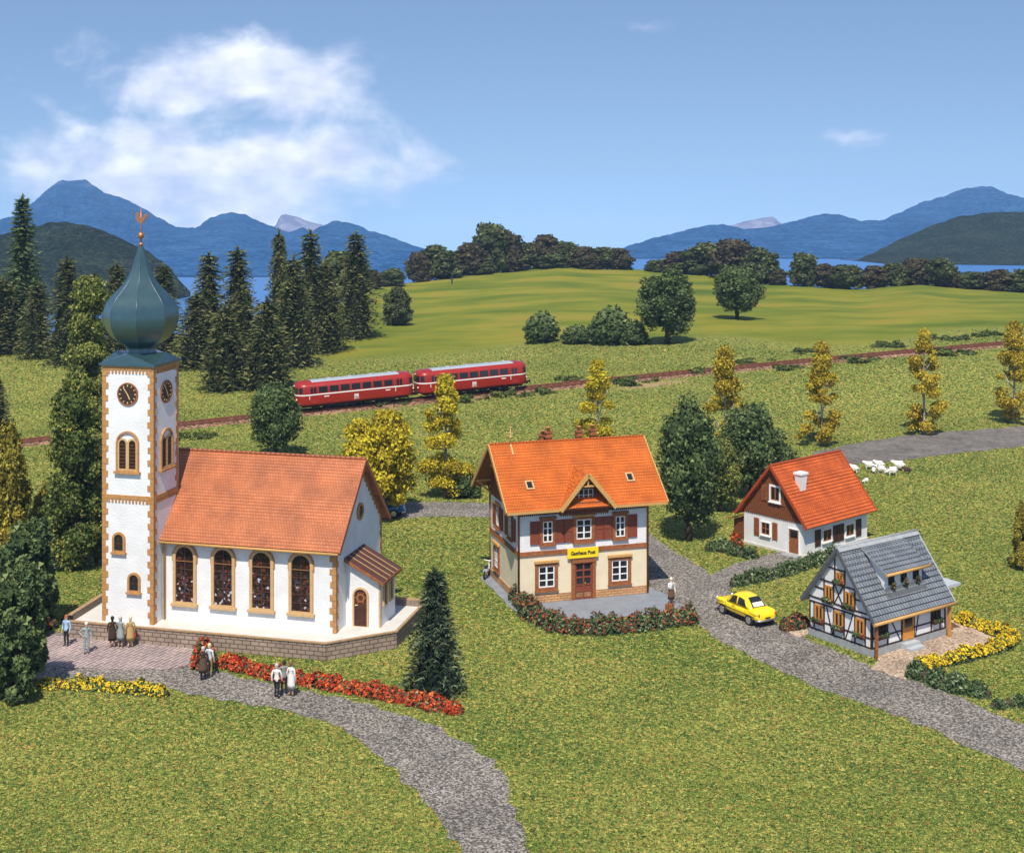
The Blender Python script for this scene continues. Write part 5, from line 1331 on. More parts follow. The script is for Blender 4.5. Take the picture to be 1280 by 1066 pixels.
    for s in (-1, 1):
        MB().ball((-2.11, s * .66, .76), .085, n=10, sq=(.7, .75, 1.5)).build('tail_light', M['lamp_red'], c)
        MB().ball((2.10, s * .62, .82), .11, n=12, sq=(.6, 1, 1)).build('headlight', M['lamp_clear'], c)
        MB().box(-1.9, 1.95, s * .868 - .012, s * .868 + .012, .60, .635).build('trim_strip', M['black'], c)
        for i, x in enumerate((-1.0, .02, .95)): MB().box(x - .006, x + .006, s * .872 - .006, s * .872 + .006, .4, .96).build('door_seam', M['black'], body)
        MB().box(.1, .26, s * .885 - .02, s * .885 + .02, .84, .87).build('door_handle', M['chrome'], c)
    for x, s in ((-2.2, -1), (2.19, 1)):
        mb = MB(); mb.tube([(x - s * .25, -.86, .44), (x, -.72, .44), (x + s * .03, 0, .44), (x, .72, .44), (x - s * .25, .86, .44)], .06, 8); mb.build('bumper', M['chrome'], c)
    MB().box(-2.19, -2.15, -.2, .2, .53, .60).build('boot_handle', M['black'], c)
    MB().box(2.15, 2.2, -.42, .42, .52, .70).build('grille', M['chrome'], c)
    MB().box(-1.9, 1.9, -.7, .7, .16, .34).build('underbody', M['black'], c)
    return c
cp = flat(932, 772); sedan(M['car_yellow'], (cp[0], cp[1], .022), R(120), 'yellow fifties saloon car parked on the grey village road').scale = (.93, .93, .96)
cp = flat(471, 645); sedan(M['car_blue'], (cp[0], cp[1], .022), R(4), 'bright blue car on the back road, mostly hidden behind the church roof')
def moped():
    p = flat(611, 722); c = empty('moped', (p[0] - .1, p[1], .05), R(75), 'small grey moped standing at the left rear corner of the inn', 'moped')
    for x in (-.55, .55):
        mb = MB(); mb.tube([(x, -.05, .28), (x, .05, .28)], .28, 16); w = mb.build('wheel', M['tyre'], c); MB().tube([(x, -.06, .28), (x, .06, .28)], .16, 12).build('hub', M['chrome'], w)
    mb = MB(); mb.tube([(-.6, 0, .55), (-.2, 0, .5), (.1, 0, .42), (.35, 0, .5), (.45, 0, .85)], [.14, .17, .1, .1, .06], 10); mb.build('frame', M['moped_grey'], c)
    MB().ball((-.25, 0, .75), .14, n=10, sq=(2.2, 1, .5)).build('saddle', M['black'], c)
    MB().tube([(.55, 0, .28), (.42, 0, .98)], .04, 8).build('fork', M['chrome'], c)
    mb = MB(); mb.tube([(.36, -.34, 1.04), (.42, -.12, .98), (.42, .12, .98), (.36, .34, 1.04)], .03, 8); mb.build('handlebar', M['window_white'], c)
    MB().ball((.52, 0, .88), .1, n=10).build('headlight', M['lamp_clear'], c)
moped()

# ---------------------------------------------------------------- railway
def track_pt(x, off=0.0, dz=0.0):
    d = Vector((1, float(track_y(x + .5) - track_y(x - .5)), 0)).normalized(); n = Vector((-d.y, d.x, 0))
    return Vector((x, float(track_y(x)), float(track_z(x)) + dz)) + n * off
def railway():
    xs = np.arange(-62, 95, 1.0)
    o = track_pt(0); c = empty('railway_track', (o.x, o.y, o.z - .4), 0, 'brown single railway track curving along the slope behind the village', 'railway track')
    rel = lambda p: p - Vector((o.x, o.y, o.z - .4))
    prof = [(-2.6, -.62), (-1.55, -.2), (1.55, -.2), (2.6, -.62)]
    mb = MB(); vs = [rel(track_pt(x, a, b)) for x in xs for a, b in prof]
    mb.add(vs, [(i * 4 + j, (i + 1) * 4 + j, (i + 1) * 4 + j + 1, i * 4 + j + 1) for i in range(len(xs) - 1) for j in range(3)]); mb.build('ballast', M['ballast'], c)
    for s in (-.75, .75):
        mb = MB(); pr = [(-.07, -.17), (-.07, 0), (.07, 0), (.07, -.17)]
        vs = [rel(track_pt(x, s + a, b)) for x in xs for a, b in pr]
        mb.add(vs, [(i * 4 + j, (i + 1) * 4 + j, (i + 1) * 4 + j + 1, i * 4 + j + 1) for i in range(len(xs) - 1) for j in range(3)]); mb.build('rail', M['rail_rust'], c)
    base = MB(); base.box(-.15, .15, -1.35, 1.35, -.1, .04); first = None; rest = MB()
    k = 0
    for x in np.arange(-61, 94, .86):
        p = rel(track_pt(x, 0, -.18)); d = track_pt(x + .4) - track_pt(x - .4); a = atan2(d.y, d.x)
        if -24 < x < 58 and k < 95:
            if first is None: first = base.build('sleeper', M['sleeper'], c); s = first
            else: s = first.copy(); COL.objects.link(s); s.parent = c
            s.location = p; s.rotation_euler = (0, 0, a); k += 1
        else:
            m_ = Matrix.Translation(p) @ Matrix.Rotation(a, 4, 'Z'); b = MB(lambda x_, y_, z_, m_=m_: tuple(m_ @ Vector((x_, y_, z_)))); b.box(-.15, .15, -1.35, 1.35, -.1, .04); rest.add(b.v, b.f)
    tag(rest.build('sleeper', M['sleeper'], c), kind='stuff')
railway()

def railcar(xa, label):
    """two-axle diesel railcar; xa is where its front buffers stand along the track"""
    L, W2 = 14.1, 1.5
    # front end at x = 0 of its own axes, body runs to +L
    p0 = track_pt(xa); d = (track_pt(xa + 9.5) - p0); a = atan2(d.y, d.x)
    c = empty('railcar', p0, a, label, 'railcar', 'red railcars coupled on the track')
    c.rotation_euler = (0, -math.asin(d.z / d.length), a)
    rad = 1.15
    def outline(inset, n=9):
        r = max(rad - inset, .05); x0, x1, w = inset * .8 + .3, L - .3 - inset * .8, W2 - inset; pts = []
        for cx_, cy_, a0 in ((x1 - r, w - r, 0), (x0 + r, w - r, 90), (x0 + r, -w + r, 180), (x1 - r, -w + r, 270)):
            for i in range(n + 1):
                t = R(a0 + 90 * i / n); pts.append((cx_ + r * cos(t), cy_ + r * sin(t)))
        return pts
    levels = [(.16, .62), (.04, .70), (.0, .85), (.0, 2.0), (.04, 2.55), (.10, 2.78), (.24, 2.94), (.5, 3.08), (.85, 3.16)]
    mb = MB(); loft(mb, [[(x, y, z) for x, y in outline(i)] for i, z in levels]); mb.build('body', M['rail_red'], c)
    base = outline(0, 18)
    cum = [0]
    for i in range(len(base)): q, p = base[(i + 1) % len(base)], base[i]; cum.append(cum[-1] + sqrt((q[0] - p[0]) ** 2 + (q[1] - p[1]) ** 2))
    def at(s, off, z):
        s = s % cum[-1]; i = min(int(np.searchsorted(cum, s, 'right') - 1), len(base) - 1); t = (s - cum[i]) / max(cum[i + 1] - cum[i], 1e-6)
        p, q = base[i], base[(i + 1) % len(base)]; ins = float(np.interp(z, [l[1] for l in levels], [l[0] for l in levels]))
        x, y = p[0] + (q[0] - p[0]) * t, p[1] + (q[1] - p[1]) * t
        tx, ty = q[0] - p[0], q[1] - p[1]; l = sqrt(tx * tx + ty * ty) or 1
        return (x + ty / l * (off - ins), y - tx / l * (off - ins), z)
    def patch(nm, s0, s1, z0, z1, off, mt, par):
        n = max(2, int((s1 - s0) / .12)); n = min(n, 200); mb = MB()
        vs = [at(s0 + (s1 - s0) * i / n, o, z) for i in range(n + 1) for o, z in ((off, z0), (off, z1), (-.02, z1), (-.02, z0))]
        fs = [(i * 4 + j, (i + 1) * 4 + j, (i + 1) * 4 + (j + 1) % 4, i * 4 + (j + 1) % 4) for i in range(n) for j in range(4)] + [(0, 1, 2, 3), (n * 4 + 3, n * 4 + 2, n * 4 + 1, n * 4)]
        mb.add(vs, fs); return mb.build(nm, mt, par)
    def s_of(x, y):   # arc length of the outline point nearest (x, y)
        i = min(range(len(base)), key=lambda i: (base[i][0] - x) ** 2 + (base[i][1] - y) ** 2)
        return cum[i]
    # straight near side runs from (x0+rad) to (x1-rad) at y=-W2: find by projecting
    sA = s_of(.3 + rad, -W2); xA = .3 + rad
    near = lambda x: sA + (x - xA)
    sB = s_of(L - .3 - rad, W2); xB = L - .3 - rad
    farside = lambda x: sB + (xB - x)
    patch('stripe', 0, cum[-1], 1.74, 1.86, .014, M['window_white'], c)
    for i in range(7):
        x = 2.75 + i * 1.24
        for s0 in (near(x), farside(x + .98)):
            f_ = patch('window', s0, s0 + .98, 1.98, 2.62, .012, M['black'], c); patch('pane', s0 + .04, s0 + .94, 2.02, 2.58, .02, M['dark_glass'], f_)
    for x in (1.75, 11.55):
        for s0 in (near(x), farside(x + .8)):
            d_ = patch('door', s0, s0 + .8, .86, 2.66, .016, M['rail_red'], c)
            for q in (.08, .44): patch('door_pane', s0 + q, s0 + q + .28, 1.95, 2.58, .026, M['dark_glass'], d_)
            patch('grab_rail', s0 - .1, s0 - .04, 1.3, 1.7, .05, M['window_white'], d_)
    sF, sR = s_of(.45, 0), 0
    sF = (s_of(.3 , W2 - rad) + s_of(.3, -W2 + rad)) / 2
    sR = cum[-1] - (cum[-1] - s_of(L - .45, -W2 + rad)) / 2
    sR = s_of(L - .3, -W2 + rad) + (W2 - rad)
    for sc_ in (sF, sR):
        for q in (-1.45, -.74, -.0, .74, 1.45):
            w_ = .31 if abs(q) < 1 else .24
            patch('cab_window', sc_ + q - w_, sc_ + q + w_, 1.98, 2.60, .018, M['dark_glass'], c)
        for q in (-.85, .85): 
            p = at(sc_ + q, .05, 1.3); MB().ball(p, .12, n=10, sq=(.7, .7, 1)).build('headlight', M['lamp_clear'], c)
        p = at(sc_, .03, 2.74); MB().ball(p, .09, n=10).build('headlight', M['lamp_clear'], c)
    # roof panel
    mb = MB(); prof = [(-1.02, 3.065), (-.75, 3.175), (-.3, 3.215), (.3, 3.215), (.75, 3.175), (1.02, 3.065)]
    loft(mb, [[(x, y, z) for y, z in prof] + [(x, y, z - .08) for y, z in prof[::-1]] for x in (2.1, 12.1)], smooth=False); rp = mb.build('roof_panel', M['rail_roof'], c)
    for x in (4.2, 6.6, 9.0, 11.2): MB().box(x - .22, x + .22, -.16, .16, 3.2, 3.32).build('roof_vent', M['grey_trim'], rp)
    # emblem and car numbers on the near side
    def decal(txt, x, z, size, col=M['window_white'], bold=.01):
        words(txt, size, col, c, Matrix.Translation((x, -W2 - .016, z)) @ Matrix.Rotation(pi / 2, 4, 'X'), 'lettering', bold)
    em = MB(tf_front(-W2)); em.ring([(6.72, 1.1), (7.2, 1.1), (7.2, 1.46), (6.72, 1.46)], [(6.77, 1.15), (7.15, 1.15), (7.15, 1.41), (6.77, 1.41)], .0, .014); e = em.build('emblem', M['window_white'], c)
    decal('DB', 6.96, 1.275, .26)
    decal('798 711-3', 6.96, .95, .15, bold=.004)
    for x in (3.6, 10.6): MB(tf_front(-W2)).box(x - .28, x + .28, .0, .014, 1.47, 1.57).build('class_plate', M['window_white'], c)
    # underframe
    mb = MB(); mb.box(1.0, L - 1.0, -1.05, 1.05, .38, .72); uf = mb.build('underframe', M['black'], c)
    for x in (2.4, 5.2, 6.6, 8.2, 10.9): MB().box(x - .4, x + .4, -1.25, 1.25, .30, .60).build('equipment_box', M['black'], uf)
    for x in (3.8, 9.8):
        for s in (-1, 1):
            mb = MB(); mb.tube([(x, s * .68, .45), (x, s * .82, .45)], .45, 20); w = mb.build('wheel', M['black'], c)
            MB().box(x - .5, x + .5, s * 1.0 - .06, s * 1.0 + .06, .38, .58).build('axle_box', M['black'], w)
    for x, s in ((.3, -1), (L - .3, 1)):
        MB().tube([(x - s * .3, 0, .55), (x + s * .4, 0, .5)], .11, 8).build('coupling', M['black'], c)
        for y in (-.88, .88):
            mb = MB(); mb.tube([(x - s * .35, y, .82), (x + s * .28, y, .82)], .09, 8); mb.tube([(x + s * .26, y, .82), (x + s * .32, y, .82)], .2, 12); mb.build('buffer', M['black'], c)
    return c
def px_x(px):      # where along the track a picture column falls
    xs = np.linspace(-60, 90, 3000); return float(xs[np.argmin(np.abs(CX + F_PX * xs / track_y(xs) - px))])
railcar(px_x(365), 'front red railcar, left of the two, with grey roof panel and white stripe')
railcar(px_x(516), 'rear red railcar, right of the two, its far end at the open track')
# ---------------------------------------------------------------- trees
def trunk_mesh(r, h, mt, limbs=(), seed=0, lean=0.0):
    rs = random.Random(seed); mb = MB()
    pts = [(lean * t * t + rs.uniform(-.01, .01) * (0 < t), rs.uniform(-.01, .01) * (0 < t), h * t - .02 * (t == 0)) for t in (0, .15, .35, .6, .8, 1)]
    mb.tube(pts, [r * 1.35, r, r * .85, r * .65, r * .45, r * .2], 8)
    for z, a, l, up in limbs:
        p = Vector((0, 0, z)); q = p + Vector((cos(a) * l, sin(a) * l, up)); m = p.lerp(q, .5) + Vector((0, 0, -.02))
        mb.tube([p, m, q], [r * .5, r * .35, r * .12], 6)
    o = mb.build('trunk', mt); me = o.data; bpy.data.objects.remove(o); return me

CROWNS, TRUNKS, ASPECT = {}, {}, {}
def kind(nm, clumps, n, leaf, mt, tr, seed, core=.72, ar=1.0):
    clumps = [(x, y, z * ar, a, b, c * ar) for x, y, z, a, b, c in clumps]
    V, T, t = leaf_cloud(clumps, int(n * (.4 + .6 * ar)), leaf, seed, core, depth=.34 if core else .75)
    CROWNS[nm] = tri_mesh('crown', V, T, mt, t); TRUNKS[nm] = trunk_mesh(*tr, seed=seed); ASPECT[nm] = ar
    TRUNKS[nm].transform(Matrix.Diagonal((1, 1, ar, 1)))
bw = None
def rnd_clumps(seed, n, prof, zmin, zmax, rr, squash=.85):
    """clumps packed into a crown whose half width at height z is prof(z)"""
    rs = random.Random(seed); out = []
    for i in range(n):
        z = zmin + (zmax - zmin) * ((i + .5) / n) + rs.uniform(-.03, .03); w = prof(z); a = i * 2.4 + rs.uniform(-.5, .5); r = rr * rs.uniform(.62, 1.38)
        d = max(w - r * .9, 0) * rs.uniform(.6, 1.0)
        out.append((d * cos(a), d * sin(a), z, r, r * rs.uniform(.85, 1.1), r * squash * rs.uniform(.8, 1.15)))
    return out
LB = [(.3, .5, .22, .2), (.38, 2.4, .22, .22), (.45, 4.3, .2, .22), (.55, 1.3, .18, .18), (.6, 5.4, .16, .16)]
# unit trees: 1 high, about 1 wide
rd = lambda z: .5 * sqrt(max(0, 1 - ((z - .56) / .48) ** 2))
kind('round_a', rnd_clumps(1, 20, rd, .27, .92, .18) + [(0, 0, .55, .26, .26, .26)], 11000, .022, M['leaf_dark'], (.045, .7, M['trunk'], LB), 11, ar=1.5)
kind('round_b', rnd_clumps(2, 15, rd, .22, .92, .2) + [(0, 0, .52, .28, .28, .32)], 11000, .022, M['leaf_green'], (.045, .7, M['trunk'], LB), 12, ar=1.3)
kind('round_c', rnd_clumps(3, 20, rd, .26, .92, .18) + [(0, 0, .55, .26, .26, .25)], 11000, .022, M['leaf_dark'], (.045, .7, M['trunk'], LB), 13, ar=1.25)
tl = lambda z: .5 * (1 - .45 * z) if z > .12 else .3
kind('tall_a', rnd_clumps(4, 24, tl, .10, .95, .19, 0.42), 12000, .021, M['leaf_lime'], (.05, .9, M['trunk'], LB), 14, ar=2.6)
kind('tall_b', rnd_clumps(5, 22, tl, .08, .93, .2, 0.42), 12000, .021, M['leaf_green'], (.05, .9, M['trunk'], LB), 15, ar=2.5)
kind('bushy_a', rnd_clumps(6, 26, lambda z: .5 * sqrt(max(0, 1 - (z / 1.02) ** 3)), .06, .92, .16), 12000, .030, M['leaf_olive'], (.05, .7, M['trunk'], LB), 16, ar=1.5)
kind('bushy_b', rnd_clumps(7, 30, lambda z: .5 * sqrt(max(0, 1 - (z / 1.02) ** 3)), .05, .93, .15), 9500, .036, M['leaf_dark'], (.05, .7, M['trunk'], LB), 17, ar=1.6)
kind('gold_round', rnd_clumps(8, 24, lambda z: .5 * sqrt(max(0, 1 - ((z - .5) / .55) ** 2)), .14, .92, .16, .8), 15000, .018, M['leaf_yellow'], (.04, .75, M['trunk'], LB), 18, ar=1.1)
kind('gold_bush', rnd_clumps(9, 20, lambda z: .5 * sqrt(max(0, 1 - (z / 1.02) ** 2.5)), .08, .9, .17, .8), 9000, .028, M['leaf_ochre'], (.04, .7, M['trunk'], LB), 19, ar=1.8)
bw = lambda z: .5 * (1 - z) ** .5 if z > .25 else .36 + .4 * z
for nm, sd_, mt_ in (('birch_a', 21, 'leaf_yellow'), ('birch_b', 22, 'leaf_gold'), ('birch_c', 25, 'leaf_gold')):
    cl = [q for i, q in enumerate(rnd_clumps(sd_, 40, bw, .07, .98, .125, .40)) if i not in (11, 12, 13, 14)]
    rq = random.Random(sd_); cl = [(x + rq.uniform(-.1, .1) * (z < .75), y + rq.uniform(-.1, .1) * (z < .75), z + rq.uniform(-.03, .03), a, b, c) for x, y, z, a, b, c in cl]
    kind(nm, cl, 11000, .018, M[mt_], (.026, .95, M['birch'], [(.25, .5, .25, .14), (.35, 3.2, .22, .16), (.5, 1.8, .2, .16), (.62, 5.0, .16, .14)]), sd_, core=0, ar=1.9)
far_ = lambda z: .5 * sqrt(max(0, 1 - ((z - .45) / .56) ** 2))
for i, mt_ in enumerate(('leaf_far', 'leaf_far_brown', 'leaf_far', 'leaf_far_brown')):
    kind('far_%d' % i, rnd_clumps(31 + i, 18, far_, .1, .92, .17, .8) + [(0, 0, .4, .34, .34, .34)], 5200, .036, M[mt_], (.05, .6, M['trunk']), 31 + i, core=.85)
kind('low', rnd_clumps(41, 14, lambda z: .5 * sqrt(max(0, 1 - z ** 2)), .15, .8, .22, .9) + [(0, 0, .3, .3, .3, .3)], 4500, .042, M['leaf_dark'], (.04, .4, M['trunk']), 41, ar=.7)
kind('low_b', rnd_clumps(42, 14, lambda z: .5 * sqrt(max(0, 1 - z ** 2)), .15, .8, .22, .9) + [(0, 0, .3, .3, .3, .3)], 4500, .042, M['leaf_green'], (.04, .4, M['trunk']), 42, ar=.7)
for i in (0, 1): kind('scrub_%d' % i, [(random.uniform(-.42, .42), random.uniform(-.4, .4), random.uniform(.1, .45), random.uniform(.07, .14), random.uniform(.07, .14), random.uniform(.15, .5)) for _ in range(16)], 2200, .034, M['scrub'], (.02, .3, M['trunk']), 43 + i, core=.4, ar=.3)

def fir(nm, seed, mt, whorls=26, slim=.5, needle=.075, taper=.72, droop=.35, ar=2.3):
    rs = np.random.default_rng(seed); V, T, tint = [], [], []
    for w in range(whorls):
        z0 = .05 + .93 * (w / whorls) ** .92; r = slim * (1 - z0) ** taper + .06; r *= rs.uniform(.82, 1.12)
        k = int(7 + 10 * (1 - z0))
        for b in range(k):
            a = 2 * pi * (b + rs.random()) / k; l = r * rs.uniform(.72, 1.12); dr = droop * rs.uniform(.7, 1.3); ct = rs.uniform(-.2, .2)
            dx, dy = cos(a), sin(a); m = 7
            for s in range(m):
                t = (s + .35) / m; x = l * t; z = (z0 + .03 * t) * ar - dr * l * t * t * 2.2
                c = np.array([dx * x, dy * x, z])
                for sd in (-1, 1, 0):
                    ln = needle * rs.uniform(.8, 1.5) * (1.15 - .5 * t)
                    d = np.array([dx * .75 - dy * sd * .8, dy * .75 + dx * sd * .8, -.35 + (.55 if sd == 0 else 0)]) + rs.normal(0, .18, 3); d /= np.linalg.norm(d)
                    sid = np.cross(d, rs.normal(size=3)); sid /= np.linalg.norm(sid)
                    i = len(V); V += [c - sid * ln * .17, c + sid * ln * .17, c + d * ln]; T.append((i, i + 1, i + 2)); tint.append(np.clip(.30 + ct + rs.normal(0, .17) + .42 * t, 0, 1))  # lit needle tips and darker gaps inside are put into the tint
    # leader
    for s in range(26):
        c = np.array([0, 0, (.92 + .07 * s / 26) * ar]); d = np.array([*rs.normal(0, .5, 2), .8]); d /= np.linalg.norm(d); sid = np.cross(d, rs.normal(size=3)); sid /= np.linalg.norm(sid)
        i = len(V); V += [c - sid * .018, c + sid * .018, c + d * .08]; T.append((i, i + 1, i + 2)); tint.append(.7)
    # dense heart
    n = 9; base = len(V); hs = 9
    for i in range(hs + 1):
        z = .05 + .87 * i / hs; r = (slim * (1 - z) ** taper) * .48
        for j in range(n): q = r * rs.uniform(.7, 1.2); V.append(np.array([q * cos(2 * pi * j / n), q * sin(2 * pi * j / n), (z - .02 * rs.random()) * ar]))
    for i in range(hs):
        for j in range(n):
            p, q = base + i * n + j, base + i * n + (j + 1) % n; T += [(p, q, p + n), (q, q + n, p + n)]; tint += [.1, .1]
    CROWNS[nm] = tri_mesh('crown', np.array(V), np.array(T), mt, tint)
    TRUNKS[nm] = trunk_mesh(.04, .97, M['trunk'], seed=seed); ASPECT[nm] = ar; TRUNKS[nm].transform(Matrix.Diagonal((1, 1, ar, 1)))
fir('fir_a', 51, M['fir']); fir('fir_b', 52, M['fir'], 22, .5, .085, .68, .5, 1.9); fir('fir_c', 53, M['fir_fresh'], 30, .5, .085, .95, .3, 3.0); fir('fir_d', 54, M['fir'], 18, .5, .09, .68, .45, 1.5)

M['fir_blue'] = mat_tint('fir_blue', [(0, (.006, .012, .006)), (.5, (.026, .045, .024)), (.85, (.09, .12, .06)), (1, (.2, .22, .12))])
fir('fir_e', 55, M['fir_blue'], 24, .5, .085, .8, .42, 1.75)
TREES = {}
def tree(name, knd, px, base, top, w, label, cat='tree', group=None, rz=None, at=None, sink=.0, parts=True, sy=None):
    """a tree whose foot shows at (px, base), its tip at row top, w wide, all in picture rows and columns"""
    p = Vector(at) if at else on(px, base)
    s = p.y / F_PX; h = (base - top) * s; ww = w * s
    rz = random.uniform(0, 6.28) if rz is None else rz
    if parts:
        o = empty(name, (p.x, p.y, p.z - sink), rz, label, cat, group)
        a = link('trunk', TRUNKS[knd], o); b = link('crown', CROWNS[knd], o)
    else:
        o = link(name, CROWNS[knd]); o.location = (p.x, p.y, p.z - sink); o.rotation_euler = (0, 0, rz); tag(o, label, cat, group)
    o.scale = (ww * .96, (sy or ww) * .96, h / ASPECT.get(knd, 1))
    return o
g1 = 'dark fir trees on the slope above the railway'
FIRS = [
    ('fir_c', 28, 437, 243, 66, 'tall slender fir at the far left, with fresher green branches and the highest tip'),
    ('fir_b', 3, 442, 348, 66, 'short broad dark fir cut off by the left edge'),
    ('fir_a', 47, 448, 352, 56, 'small dark fir in front of the tall slender one at the far left'),
    ('fir_a', 84, 455, 320, 66, 'dark fir standing alone between the far left firs and the church tower'),
    ('fir_b', 146, 442, 328, 56, 'fir whose tip shows just left of the onion dome'),
    ('fir_a', 204, 440, 330, 66, 'fir whose tip shows just right of the onion dome'),
    ('fir_a', 261, 446, 315, 66, 'tall fir right of the dome, behind a shorter pale-tipped fir'),
    ('fir_b', 246, 460, 366, 72, 'shorter pale-tipped fir in front, first right of the church tower'),
    ('fir_a', 297, 446, 308, 66, 'tall fir in the middle of the group, second tall tip right of the dome'),
    ('fir_b', 303, 460, 358, 60, 'medium fir right in front of the second tall tip right of the dome'),
    ('fir_d', 281, 487, 384, 72, 'brown-tipped fir lowest on the slope, nearest the church roof'),
    ('fir_d', 334, 486, 372, 76, 'broad low fir just left of the front railcar, lowest on the slope'),
    ('fir_b', 349, 440, 287, 46, 'very thin tall fir, left of the pair of tallest tips'),
    ('fir_b', 367, 458, 320, 66, 'fir with an ochre tip between the two tallest tips'),
    ('fir_a', 388, 442, 287, 62, 'tall dark fir, right of the pair of tallest tips, deep in the group'),
    ('fir_b', 407, 438, 328, 64, 'mid-height fir with light tip, second from the right end of the group'),
    ('fir_a', 445, 423, 289, 68, 'tall narrow fir at the right end of the group, by the meadow'),
    ('fir_b', -4, 552, 470, 44, 'dark fir below the slope at the left edge, only its side in view'),
]
for k_, x, b, t, w, lab in FIRS: tree('fir_tree', k_, x, b, t, w * 1.25, lab, 'fir tree', g1 if b < 500 else None)
tree('fir_tree', 'fir_e', 543, 868, 712, 108, 'lone dark fir on the lawn between the church terrace and the red flower band', 'fir tree')
BT = [
    ('leafy_tree', 'bushy_b', 20, 872, 716, 92, 'dense dark green leafy tree in the left front corner, beside the yellow flower hedge', 'tree'),
    ('leafy_tree', 'bushy_b', 34, 790, 655, 92, 'rounded dark green tree behind the one in the left front corner', 'tree'),
    ('leafy_tree', 'gold_bush', 8, 712, 546, 72, 'olive yellow tree cut by the left edge, above the dark corner trees', 'tree'),
    ('shrub', 'gold_bush', 56, 690, 612, 50, 'ochre yellow bush in front of the tall green trees left of the tower', 'bush'),
    ('shrub', 'low_b', 44, 668, 622, 44, 'low green bush between the olive yellow tree and the ochre bush', 'bush'),
    ('leafy_tree', 'tall_a', 110, 585, 358, 84, 'tallest light green tree behind the left side of the church tower', 'tree'),
    ('leafy_tree', 'tall_b', 92, 712, 470, 92, 'broad dark green tree standing close to the left side of the church tower', 'tree'),
    ('leafy_tree', 'tall_a', 120, 705, 560, 60, 'dark green tree squeezed against the foot of the church tower', 'tree'),
    ('leafy_tree', 'round_c', 344, 572, 484, 78, 'dark round tree above the church roof ridge, below the front railcar', 'tree'),
    ('leafy_tree', 'gold_round', 472, 648, 517, 120, 'big round yellow tree behind the gable end of the church', 'tree'),
    ('birch_tree', 'birch_a', 557, 622, 469, 84, 'yellow birch with white trunk between church and inn, before the rear railcar', 'birch'),
    ('shrub', 'low', 580, 622, 592, 48, 'dark green bush at the foot of the birch left of the inn', 'bush'),
    ('birch_tree', 'birch_a', 747, 562, 451, 68, 'yellow birch rising just behind the inn roof and its chimneys', 'birch'),
    ('birch_tree', 'birch_b', 906, 572, 436, 74, 'yellow birch between the inn and the cottage, behind two dark green trees', 'birch'),
    ('birch_tree', 'birch_b', 1027, 557, 431, 66, 'ochre birch on the bank behind the cottage, leftmost of three on the open bank', 'birch'),
    ('birch_tree', 'birch_c', 1155, 543, 416, 66, 'ochre birch on the bank above the sheep, beside the far road', 'birch'),
    ('birch_tree', 'birch_b', 1268, 530, 406, 66, 'ochre birch on the bank at the right edge of the picture', 'birch'),
    ('leafy_tree', 'round_a', 861, 676, 516, 98, 'big dark green tree right of the inn, its trunk showing above the lawn', 'tree'),
    ('leafy_tree', 'round_c', 938, 622, 512, 92, 'dark green tree just left of the cottage roof, in front of a birch', 'tree'),
    ('leafy_tree', 'round_b', 900, 640, 556, 62, 'smaller dark green tree between the big one by the inn and the cottage', 'tree'),
    ('shrub', 'low', 978, 604, 560, 56, 'low dark bush touching the cottage roof on its left', 'bush'),
    ('leafy_tree', 'gold_bush', 1279, 712, 634, 34, 'yellow tree cut by the right edge, right of the grey-roofed house', 'tree'),
    ('meadow_tree', 'round_a', 834, 430, 344, 84, 'largest of the dark round trees standing on the meadow beyond the railway', 'tree'),
    ('meadow_tree', 'round_c', 921, 399, 335, 72, 'dark tree standing alone higher up the meadow, near the hedge by the lake', 'tree'),
    ('meadow_tree', 'far_2', 497, 407, 362, 46, 'small dark round tree at the left end of the meadow, beside the firs', 'tree'),
    ('meadow_bush', 'low', 678, 428, 393, 56, 'yellow-topped dark bush at the left of the row on the lower meadow', 'bush'),
    ('meadow_bush', 'low', 722, 429, 408, 52, 'lowest dark bush in the middle of the row on the lower meadow', 'bush'),
    ('meadow_bush', 'low', 765, 430, 387, 68, 'tallest dark bush of the row on the lower meadow', 'bush'),
    ('meadow_bush', 'low', 793, 431, 402, 40, 'dark bush at the right of the row, next to the largest meadow tree', 'bush'),
]
for nm, k_, x, b, t, w, lab, cat in BT: tree(nm, k_, x, b, t, w, lab, cat)
ORD = ['first', 'second', 'third', 'fourth', 'fifth', 'sixth', 'seventh', 'eighth', 'ninth', 'tenth', 'eleventh', 'twelfth', 'thirteenth', 'fourteenth', 'fifteenth', 'sixteenth', 'seventeenth', 'eighteenth', 'nineteenth', 'twentieth']
def crest_row(rows, lab, grp, cat='tree', name='far_tree', dy=6):
    for i, (x, b, t, w) in enumerate(rows):
        u = x; Yc = float(np.interp(u, _cu, _cY)) + dy; X = (u - CX) / F_PX * Yc; z = float(ground_z(X, Yc))
        zt = CAM_H - (t - HOR) * Yc / F_PX; zb = z - .2
        o = link(name, CROWNS['far_%d' % (i % 4)]); o.location = (X, Yc, zb); s = Yc / F_PX
        o.rotation_euler = (0, 0, i * 1.9); o.scale = (w * s, w * s, (zt - zb) / ASPECT['far_%d' % (i % 4)])
        tag(o, lab.format(ORD[i]), cat, grp)
crest_row([(428, 372, 314, 84), (466, 360, 339, 34), (490, 358, 337, 40), (523, 350, 318, 40), (546, 350, 307, 70), (585, 342, 306, 58), (613, 338, 283, 62), (634, 338, 292, 58), (660, 336, 303, 54), (681, 336, 296, 54), (706, 336, 304, 52), (730, 336, 310, 50), (752, 338, 309, 54), (775, 338, 312, 44)],
          'dark tree in the wood along the hilltop, {} from the left', 'wood along the hilltop beyond the meadow')
